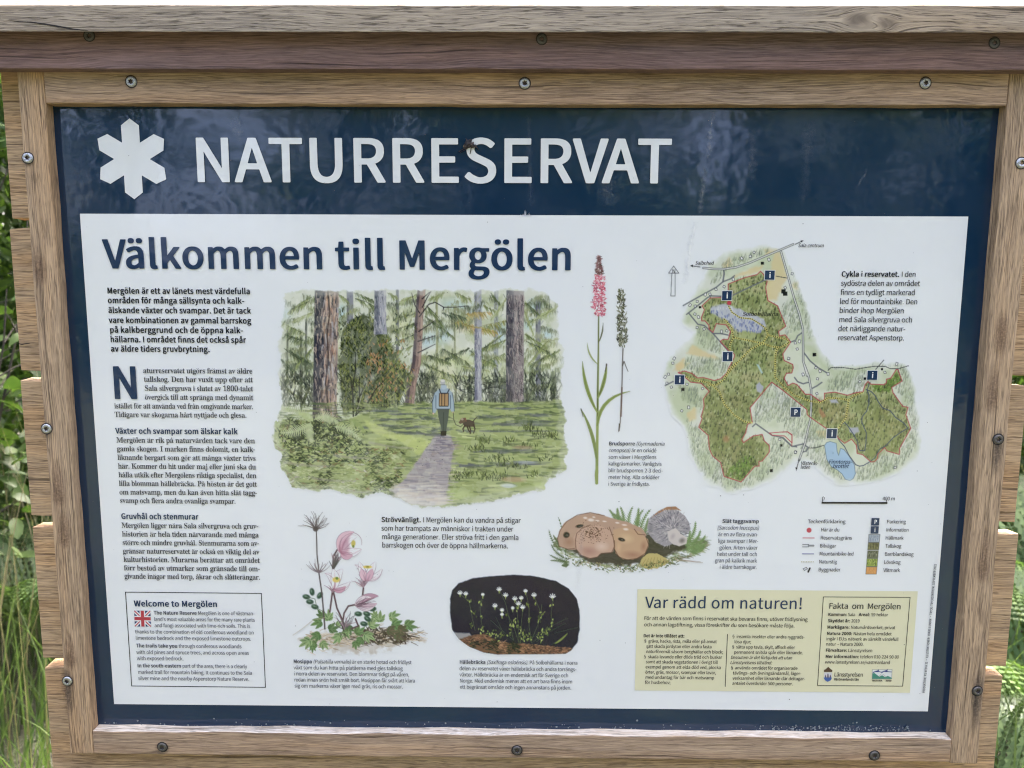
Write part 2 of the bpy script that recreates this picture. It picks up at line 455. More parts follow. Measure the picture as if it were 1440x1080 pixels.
# letter outlines: code, advance, number of outlines, then for each its point count and the steps from point to point
GLYPHS = {}
GLYPHS['R'] = [
65,208,2,8,122,250,-38,-1,-81,-249,34,1,27,75,81,0,24,-75,37,0,3,104,215,33,-113,-66,-1,66,224,3,18,114,250,-80,-1,2,-249,86,0,36,6,32,18,16,27,4,24,-8,28,-16,19,-26,12,20,13,11,19,4,27,-5,
23,-11,14,-16,11,-19,6,9,108,225,26,-4,17,-10,9,-19,-3,-24,-11,-13,-18,-8,-58,-3,0,80,9,118,119,28,-5,19,-13,9,-25,-5,-24,-13,-15,-20,-9,-66,-3,0,93,67,218,1,30,139,254,-41,-4,-38,-20,-26,
-36,-14,-50,3,-56,17,-45,30,-31,42,-16,27,0,28,6,20,12,18,17,-19,20,-22,-17,-16,-8,-17,-3,-21,4,-30,19,-18,36,-6,34,3,40,11,32,14,19,26,16,24,3,22,-6,26,-16,17,18,-25,22,68,234,2,14,102,250,
-68,-1,2,-249,81,1,35,8,34,25,22,39,6,33,0,40,-6,33,-12,26,-14,17,-21,15,-27,9,11,93,224,37,-6,18,-11,12,-13,16,-37,2,-48,-9,-37,-20,-28,-31,-15,-47,-3,-2,196,69,201,1,14,178,250,-144,-1,1,
-249,148,1,-1,25,-110,1,-3,3,1,88,90,0,2,3,-1,24,-91,1,0,76,108,2,70,189,1,10,178,250,-144,-1,1,-249,34,2,1,110,93,2,-1,24,-92,2,0,82,108,2,71,234,1,34,143,254,-43,-4,-38,-20,-28,-36,-14,
-50,3,-56,19,-46,30,-31,44,-15,27,0,25,4,22,9,20,17,-1,104,-83,-2,0,-24,51,-2,0,-63,-19,-12,-32,-3,-30,10,-19,17,-16,33,-5,32,3,40,8,26,18,25,28,16,27,3,23,-6,26,-16,17,18,-9,11,-19,12,72,
248,1,14,214,250,-35,-1,0,-101,-3,-2,-106,0,-1,103,-35,0,1,-249,34,2,0,113,3,3,106,0,1,-116,35,-1,73,102,1,4,68,250,-34,-2,2,-248,33,2,74,183,1,16,150,250,-34,-2,0,-176,-8,-33,-14,-13,-22,
-2,-17,7,-19,21,-23,-16,13,-20,20,-14,26,-6,35,3,23,13,15,22,7,35,75,220,1,12,206,250,-39,-1,-97,-117,-1,117,-35,0,1,-249,34,1,1,78,38,47,72,-125,38,0,-86,154,76,186,1,6,68,250,-34,-2,0,
-247,141,-1,0,26,-105,2,77,276,1,14,241,250,-41,-1,-61,-177,-63,177,-42,0,1,-249,31,2,-1,191,59,-165,4,-3,23,1,60,166,-2,-190,33,-1,78,246,1,10,211,250,-33,-2,3,-196,-110,196,-37,1,1,-249,
32,2,-2,196,110,-196,37,-1,79,252,2,21,132,254,-24,-1,-26,-7,-32,-24,-23,-42,-7,-43,3,-49,9,-30,12,-20,15,-18,22,-15,38,-9,40,4,37,21,24,35,13,52,-3,54,-18,47,-16,20,-18,13,-21,8,16,132,226,
30,-12,21,-24,11,-34,2,-46,-8,-38,-16,-27,-27,-19,-25,-2,-29,12,-21,24,-12,38,-2,38,6,34,14,30,24,20,80,216,2,12,112,250,-78,-1,2,-249,33,2,1,97,52,1,35,8,25,17,15,27,1,42,-13,30,-29,19,10,
102,224,34,-4,20,-13,8,-22,-3,-30,-8,-13,-19,-12,-23,-4,-40,0,-1,97,82,216,2,16,118,250,-84,-1,0,-247,35,0,1,103,36,1,62,-105,38,-1,-60,108,29,15,18,22,7,27,-4,38,-11,16,-17,14,-18,6,9,108,
224,31,-4,18,-12,7,-20,-2,-29,-12,-15,-18,-10,-62,-2,0,91,83,204,1,43,116,254,-32,-2,-27,-10,-19,-20,-10,-24,3,-32,15,-22,20,-15,68,-32,11,-9,7,-12,1,-17,-4,-14,-10,-11,-15,-8,-20,-3,-24,5,
-20,9,-23,17,-18,-18,-1,-6,25,-19,43,-15,35,0,34,12,23,21,11,28,-3,33,-16,24,-19,14,-66,30,-12,9,-7,12,-2,15,3,12,8,10,13,7,15,3,21,-2,38,-20,18,18,-7,10,-22,13,84,204,1,8,193,250,-183,-1,2,
-25,72,-2,2,-222,34,2,1,220,72,2,85,245,1,24,212,250,-33,-2,0,-147,-7,-44,-10,-17,-11,-9,-28,-8,-18,3,-15,9,-10,13,-8,18,-4,38,0,145,-35,0,0,-152,3,-31,14,-37,26,-23,36,-10,36,2,32,14,18,22,
9,20,6,35,86,196,1,7,196,250,-36,-1,-61,-209,-61,208,-37,1,79,-249,40,2,87,298,1,13,288,250,-33,-1,-39,-205,-50,206,-33,-1,-49,-203,-38,202,-36,1,51,-248,41,1,47,193,47,-193,42,-1,88,196,1,
12,184,250,-35,-1,-49,-94,-50,94,-38,0,65,-120,-69,-129,36,1,52,102,56,-102,38,0,-70,127,89,182,1,9,181,250,-36,-1,-53,-119,-55,119,-36,0,72,-152,2,-97,33,1,1,96,97,192,2,26,109,190,-41,-4,
-40,-20,14,-22,36,17,30,1,16,-12,6,-22,0,-11,-42,-7,-33,-11,-17,-10,-12,-15,-6,-24,3,-22,11,-18,18,-11,40,-2,41,21,5,-18,28,2,0,111,-4,33,-8,19,-12,14,-18,8,10,130,95,-1,-51,-18,-14,-18,-8,
-18,0,-14,8,-7,21,2,11,9,12,23,13,98,211,2,16,65,271,-34,-1,0,-268,28,-2,5,15,34,-18,37,1,27,16,14,16,10,18,8,47,-4,39,-19,36,-29,17,-37,1,-40,-18,13,113,164,21,-6,13,-14,9,-22,2,-36,-6,-27,
-10,-19,-15,-13,-21,-5,-20,6,-20,14,0,95,24,20,99,175,1,27,116,190,-34,-3,-30,-15,-22,-28,-12,-38,2,-42,14,-33,24,-23,32,-12,40,3,21,9,14,11,-14,21,-35,-17,-14,-1,-14,4,-20,16,-11,24,-3,20,
2,28,6,17,12,18,14,10,21,5,37,-16,15,18,-17,15,100,212,2,18,180,271,-34,-1,0,-96,-34,15,-34,-2,-29,-15,-21,-29,-10,-35,2,-46,14,-36,12,-14,15,-10,20,-6,27,0,17,6,23,15,4,-17,29,1,13,106,164,
22,-6,17,-14,1,-95,-20,-19,-26,-8,-17,4,-16,14,-9,20,-4,33,4,29,11,22,17,15,101,190,2,24,108,190,-20,-1,-18,-5,-28,-21,-17,-29,-8,-40,7,-42,17,-28,22,-18,36,-10,29,1,27,9,13,8,-5,12,-7,9,
-40,-14,-33,7,-22,23,-8,33,120,1,3,13,-5,41,-14,27,-23,18,9,105,165,18,-6,12,-13,7,-16,2,-22,-91,0,3,20,13,21,18,13,102,113,1,20,102,276,-31,-2,-21,-13,-13,-28,-1,-47,-25,-4,1,-21,24,-3,1,
-158,34,2,0,157,38,3,-1,22,-37,4,1,38,7,18,13,7,21,-5,5,3,5,21,103,193,3,39,103,190,-29,-2,-25,-12,-17,-19,-8,-29,5,-29,18,-26,-11,-11,-8,-16,2,-21,13,-18,-23,-28,-1,-29,8,-13,14,-11,43,-11,
38,2,34,12,22,18,10,29,-4,24,-17,16,-29,6,-61,2,-12,4,-6,8,0,15,9,12,23,-5,19,2,20,7,14,10,14,21,5,22,-3,21,-10,19,35,3,-1,22,-60,0,15,98,166,13,-4,12,-11,6,-14,1,-19,-12,-27,-12,-8,-13,-3,
-15,5,-12,10,-7,16,-1,15,4,19,9,12,14,9,11,70,-2,71,-4,11,-12,0,-18,-13,-16,-20,-9,-21,-3,-30,6,-15,12,-5,15,8,21,104,207,1,17,65,271,-34,-1,0,-269,35,0,0,133,25,22,24,6,18,-6,11,-21,2,-133,
34,-2,1,118,-7,39,-18,25,-27,8,-32,-4,-31,-20,105,96,2,8,55,264,-17,-1,-10,-11,0,-16,9,-10,19,-2,13,10,1,19,4,65,185,-34,-2,2,-183,33,2,106,96,2,9,55,264,-17,-1,-10,-9,-1,-18,9,-10,18,-2,15,
10,1,18,-6,8,13,65,185,-34,-1,-1,-220,-4,-12,-8,-8,-26,1,-6,-21,4,-4,24,-3,25,5,16,12,8,18,3,20,107,189,1,12,64,271,-33,-1,0,-269,34,0,1,48,31,36,51,-84,36,-1,-66,110,58,75,-37,-1,-73,-89,
108,99,1,11,65,271,-34,-1,0,-240,4,-18,8,-11,11,-5,19,0,12,4,-4,21,-11,2,-4,9,109,314,1,30,237,190,-33,-5,-34,-25,-15,19,-23,10,-36,-3,-32,-22,-4,20,-28,0,0,-183,34,0,0,133,24,22,21,6,17,-6,
11,-21,2,-133,34,-2,1,134,25,22,19,6,20,-8,9,-21,2,-131,34,-2,1,126,-4,22,-6,18,-10,12,-14,9,110,208,1,18,131,190,-34,-4,-32,-22,-5,21,-29,-1,1,-184,34,1,0,133,22,20,24,8,20,-6,12,-21,2,
-134,34,0,1,117,-4,31,-15,28,-14,9,111,207,2,16,111,190,-32,-3,-28,-15,-22,-28,-11,-38,2,-42,16,-34,24,-23,36,-11,33,3,33,19,20,32,8,34,-3,38,-15,34,-30,25,16,104,164,18,-6,17,-14,11,-22,4,
-22,-2,-27,-8,-26,-16,-17,-21,-8,-22,4,-15,13,-11,19,-5,27,1,27,10,28,16,16,112,212,2,18,127,190,-33,-4,-30,-18,-4,17,-29,-1,1,-262,34,2,0,87,34,-15,36,3,18,9,16,13,17,31,7,44,-2,28,-8,26,
-9,15,-14,14,13,113,164,21,-6,13,-14,9,-22,2,-36,-6,-27,-10,-19,-15,-13,-21,-5,-20,6,-20,14,0,95,26,21,113,212,2,20,108,190,-22,-1,-20,-6,-17,-11,-15,-18,-10,-22,-6,-24,0,-26,5,-30,17,-34,
14,-12,17,-8,40,-1,35,18,0,-91,34,-2,1,262,-27,1,-6,-13,-19,12,13,106,164,22,-6,17,-14,1,-95,-20,-19,-26,-8,-17,4,-16,14,-9,20,-4,33,4,29,11,22,17,15,114,134,1,14,122,190,-16,0,-15,-5,-27,
-25,-4,24,-29,0,1,-184,34,1,1,119,9,19,16,17,17,6,20,-2,5,25,115,161,1,35,95,190,-28,-2,-24,-9,-16,-17,-6,-18,3,-22,11,-18,19,-12,47,-21,13,-17,0,-11,-5,-12,-23,-11,-24,3,-32,19,-5,-1,-13,
-21,24,-15,25,-8,31,-1,30,8,16,14,10,25,-1,23,-11,18,-22,14,-45,20,-13,12,1,20,13,12,24,3,34,-15,14,16,0,5,-17,10,116,130,1,20,70,237,-28,-1,-4,-49,-28,-4,-1,-21,27,-4,0,-111,8,-29,19,-18,
36,-4,27,8,-6,21,-28,-3,-12,5,-6,9,-3,23,0,99,48,2,1,23,-48,3,117,207,1,18,176,185,-34,-1,0,-130,-22,-23,-24,-9,-20,8,-11,21,-1,133,-36,0,1,-137,8,-26,15,-17,24,-8,24,0,22,9,22,18,4,-23,29,
1,118,178,1,7,173,185,-34,-1,-49,-151,-49,151,-35,0,65,-184,40,2,119,272,1,13,262,185,-32,-1,-36,-147,-40,147,-34,0,-39,-146,-36,146,-35,1,50,-184,40,1,36,140,37,-140,41,-2,120,171,1,12,160,
185,-35,-1,-37,-66,-40,66,-36,1,52,-89,-57,-96,35,1,41,71,45,-71,36,-1,-57,94,121,178,1,15,173,185,-33,-1,-46,-146,-53,146,-35,0,71,-184,-17,-40,-18,-13,-23,1,-5,-24,28,-4,18,4,16,10,16,20,
17,38,122,163,1,10,150,185,-128,-1,2,-24,82,-2,-93,-139,0,-19,141,1,-2,24,-96,1,94,140,229,192,4,14,112,285,-29,-2,-19,-15,-5,-17,1,-13,6,-11,10,-9,16,-6,24,0,14,7,10,10,5,16,-4,21,-11,12,8,
104,272,12,-8,5,-18,-5,-14,-14,-7,-14,9,-4,17,6,15,26,109,190,-41,-4,-40,-20,14,-22,36,17,30,1,16,-12,6,-22,0,-11,-42,-7,-33,-11,-17,-10,-12,-15,-6,-24,3,-22,11,-18,18,-11,40,-2,41,21,5,-18,
28,2,0,111,-4,33,-8,19,-12,14,-18,8,10,130,95,-1,-51,-18,-14,-18,-8,-18,0,-14,8,-7,21,2,11,9,12,23,13,228,192,4,8,142,262,-14,-2,-10,-10,0,-14,10,-10,19,-1,11,11,-1,16,8,70,262,-14,-2,-9,
-10,0,-14,10,-10,19,0,10,10,-2,17,26,109,190,-41,-4,-40,-20,14,-22,36,17,30,1,16,-12,6,-22,0,-11,-42,-7,-33,-11,-17,-10,-12,-15,-6,-24,3,-22,11,-18,18,-11,40,-2,41,21,5,-18,28,2,0,111,-4,33,
-8,19,-12,14,-18,8,10,130,95,-1,-51,-18,-14,-18,-8,-18,0,-14,8,-7,21,2,11,9,12,23,13,246,207,4,8,144,262,-15,-2,-9,-10,0,-15,10,-9,17,-1,11,10,0,17,8,72,262,-14,-2,-10,-10,0,-15,10,-9,19,-1,
11,11,-2,16,16,111,190,-32,-3,-28,-15,-22,-28,-11,-38,2,-42,16,-34,24,-23,36,-11,33,3,33,19,20,32,8,34,-3,38,-15,34,-30,25,16,104,164,18,-6,17,-14,11,-22,4,-22,-2,-27,-8,-26,-16,-17,-21,-8,
-22,4,-15,13,-11,19,-5,27,1,27,10,28,16,16,233,190,3,6,135,298,-7,-3,-49,-60,14,-16,7,1,55,56,24,108,190,-20,-1,-18,-5,-28,-21,-17,-29,-8,-40,7,-42,17,-28,22,-18,36,-10,29,1,27,9,13,8,-5,12,
-7,9,-40,-14,-33,7,-22,23,-8,33,120,1,3,13,-5,41,-14,27,-23,18,9,105,165,18,-6,12,-13,7,-16,2,-22,-91,0,3,20,13,21,18,13,235,190,4,8,142,262,-16,-2,-8,-9,-1,-15,11,-10,18,-1,10,10,-1,18,8,
69,262,-15,-2,-8,-10,0,-15,9,-9,19,-1,10,10,-1,18,24,108,190,-20,-1,-18,-5,-28,-21,-17,-29,-8,-40,7,-42,17,-28,22,-18,36,-10,29,1,27,9,13,8,-5,12,-7,9,-40,-14,-33,7,-22,23,-8,33,120,1,3,13,
-5,41,-14,27,-23,18,9,105,165,18,-6,12,-13,7,-16,2,-22,-91,0,3,20,13,21,18,13,48,190,2,19,101,254,-30,-3,-27,-19,-18,-34,-9,-50,2,-63,12,-45,23,-31,17,-10,18,-3,30,3,27,19,18,35,10,55,-2,56,
-13,48,-12,19,-13,12,-14,8,16,99,229,19,-11,13,-22,7,-38,2,-47,-4,-35,-10,-32,-14,-17,-19,-6,-19,10,-12,19,-8,32,-3,46,3,46,10,32,15,18,49,190,1,12,118,250,-26,0,-51,-19,1,-18,42,-3,0,-181,
-2,-3,-52,0,1,-26,138,2,-1,24,-48,2,50,190,1,26,95,254,-25,-1,-18,-5,-19,-12,-19,-18,20,-18,31,24,16,5,16,-2,21,-15,9,-30,-4,-26,-15,-34,-36,-48,-56,-55,0,-19,158,2,-2,25,-104,-1,37,40,31,
39,18,35,7,28,-1,34,-12,26,-20,18,51,190,1,40,97,254,-41,-5,-36,-24,18,-20,31,20,28,3,19,-10,10,-18,0,-21,-8,-19,-24,-14,-34,-5,0,-20,44,-9,22,-14,10,-24,-2,-19,-5,-12,-19,-17,-27,-4,-25,7,
-31,21,-17,-19,13,-14,19,-11,38,-10,34,2,28,11,20,21,9,29,-1,23,-9,21,-16,16,-25,12,24,15,14,19,5,27,-4,23,-10,17,-13,11,52,190,2,11,146,250,-38,-1,-101,-161,2,-19,103,-1,4,-68,31,1,1,67,32,
3,-1,22,-31,3,3,114,204,-1,-109,-68,-1,53,190,1,32,159,250,-122,-1,-8,-115,18,-11,35,14,30,-6,18,-21,7,-34,-4,-20,-8,-14,-12,-12,-14,-6,-34,1,-16,7,-19,16,-6,0,-14,-20,24,-19,34,-12,37,-1,
33,14,23,25,9,23,2,29,-5,29,-10,19,-15,14,-24,10,-30,2,-26,-4,7,66,90,1,54,190,2,31,120,254,-22,0,-20,-6,-29,-22,-18,-31,-11,-50,2,-64,13,-43,24,-29,30,-13,33,2,25,13,19,23,9,31,0,25,-5,23,
-12,21,-14,12,-18,7,-27,2,-22,-6,-24,-15,9,52,9,20,12,12,15,8,16,3,18,-5,21,-14,17,18,-19,17,14,100,132,17,-4,13,-10,8,-15,4,-21,-2,-22,-6,-18,-14,-16,-17,-6,-19,6,-15,15,-11,25,-5,32,20,24,
55,190,1,13,174,250,-158,-1,2,-25,116,-2,-30,-50,-20,-52,-12,-57,-4,-63,34,1,6,66,10,56,22,55,34,53,56,190,3,30,102,254,-25,-2,-17,-6,-16,-12,-12,-18,-5,-26,3,-18,10,-20,20,-20,-31,-28,-10,
-18,-3,-18,2,-24,14,-24,22,-16,32,-8,34,2,26,11,20,20,9,28,-2,21,-8,19,-31,30,18,20,11,23,3,18,-4,26,-10,16,-12,12,-16,8,12,102,230,22,-12,8,-14,3,-15,-5,-27,-18,-24,-36,19,-12,15,-4,15,2,
17,9,16,15,9,14,80,120,42,-22,17,-22,2,-19,-3,-13,-10,-13,-12,-8,-17,-4,-22,4,-14,8,-13,17,-3,18,4,20,12,20,57,190,2,31,93,254,-27,-2,-24,-14,-18,-23,-9,-34,1,-27,7,-24,9,-14,16,-13,22,-7,
27,0,19,6,22,15,-9,-53,-9,-19,-12,-13,-15,-8,-19,-2,-16,6,-20,13,-18,-19,22,-18,29,-8,36,4,31,19,21,35,12,56,-2,62,-13,42,-26,29,-18,8,14,90,230,18,-6,14,-14,11,-24,5,-34,-22,-24,-28,-10,
-17,5,-13,12,-8,21,-2,23,4,20,10,18,15,11,46,97,1,8,52,43,-18,-4,-9,-15,3,-18,14,-10,20,2,10,15,-4,21,44,97,1,14,54,43,-19,-4,-9,-13,4,-19,21,-10,-9,-25,-24,-18,8,-18,11,3,20,14,19,32,3,24,
-3,17,-9,12,58,97,2,8,54,180,-18,-2,-10,-13,0,-19,14,-12,20,1,12,14,-2,21,8,52,43,-18,-4,-9,-15,3,-18,14,-10,20,2,10,15,-4,21,59,97,2,8,54,180,-18,-2,-10,-13,0,-19,14,-12,20,1,12,14,-2,21,
14,54,43,-19,-4,-9,-13,4,-19,21,-10,-9,-25,-24,-18,8,-18,11,3,20,14,19,32,3,24,-3,17,-9,12,33,112,2,4,73,256,-35,-2,8,-178,23,2,8,60,43,-18,-3,-10,-15,4,-19,14,-10,19,2,11,14,-3,21,45,120,1,
4,104,107,-87,0,-1,-22,88,-1,8211,184,1,4,168,106,-150,0,-2,-19,151,-2,40,117,1,18,86,278,-6,0,-6,-10,-26,-56,-12,-46,-5,-43,1,-50,8,-47,19,-52,24,-41,19,10,-18,37,-14,44,-7,46,-2,45,11,78,
13,40,17,36,41,117,1,16,38,278,-23,-8,28,-68,14,-76,-1,-49,-7,-45,-16,-52,-18,-37,21,-10,22,37,16,44,10,42,3,45,-3,51,-8,41,-17,46,47,135,1,4,129,270,-25,-1,-99,-329,27,1,167,338,2,42,184,
264,-31,-1,-25,-9,-17,-17,-9,-21,1,-18,11,-20,-15,-16,-8,-18,-1,-17,6,-18,25,-21,73,-28,10,-9,5,-11,-1,-12,-5,-12,-23,-14,-31,-1,-40,14,-9,-20,33,-14,36,-3,35,8,24,17,13,26,-1,21,-12,21,14,
18,6,17,1,17,-6,20,-24,21,-71,27,-14,16,0,11,4,10,25,14,26,0,39,-13,7,21,-25,10,10,136,166,57,-21,20,-15,7,-21,-10,-23,-60,20,-25,15,-5,11,0,14,6,12,8226,338,1,15,177,165,-15,0,-14,-5,-15,
-20,-1,-14,4,-14,10,-11,12,-7,19,0,11,4,10,7,8,14,1,15,-4,14,-11,12,39,97,1,5,66,263,-36,-1,8,-97,23,1,5,60,38,232,3,33,110,254,-19,0,-18,-6,-14,-11,-9,-14,-5,-36,15,-50,-28,-24,-16,-25,-4,
-24,6,-27,20,-27,28,-12,32,-2,19,3,43,23,34,-19,24,-7,8,25,-44,25,26,45,14,43,-32,0,-12,-35,-20,-34,-24,21,-35,45,43,39,9,20,2,22,-5,18,-8,12,-14,8,9,105,232,10,-4,6,-8,2,-24,-12,-21,-25,
-19,-10,26,1,27,11,18,11,75,112,29,-38,31,-32,-1,-4,-20,-12,-19,-5,-23,4,-15,12,-9,18,0,21,11,21,37,312,5,4,234,254,-24,-1,-132,-257,24,1,16,77,254,-25,-2,-19,-12,-13,-22,-7,-33,2,-34,11,
-29,17,-18,24,-7,23,3,19,12,13,21,7,32,-1,34,-11,29,-15,18,13,74,235,12,-7,9,-14,6,-46,-9,-38,-10,-10,-11,-4,-15,7,-9,15,-5,20,-1,28,10,36,9,10,16,244,153,-22,-3,-20,-14,-13,-25,-5,-32,3,
-34,8,-23,18,-19,22,-7,25,2,20,13,13,21,7,35,-4,38,-11,27,-18,16,13,244,134,12,-6,10,-15,6,-46,-10,-38,-10,-11,-11,-3,-13,6,-10,13,-7,44,3,23,6,18,10,11,]
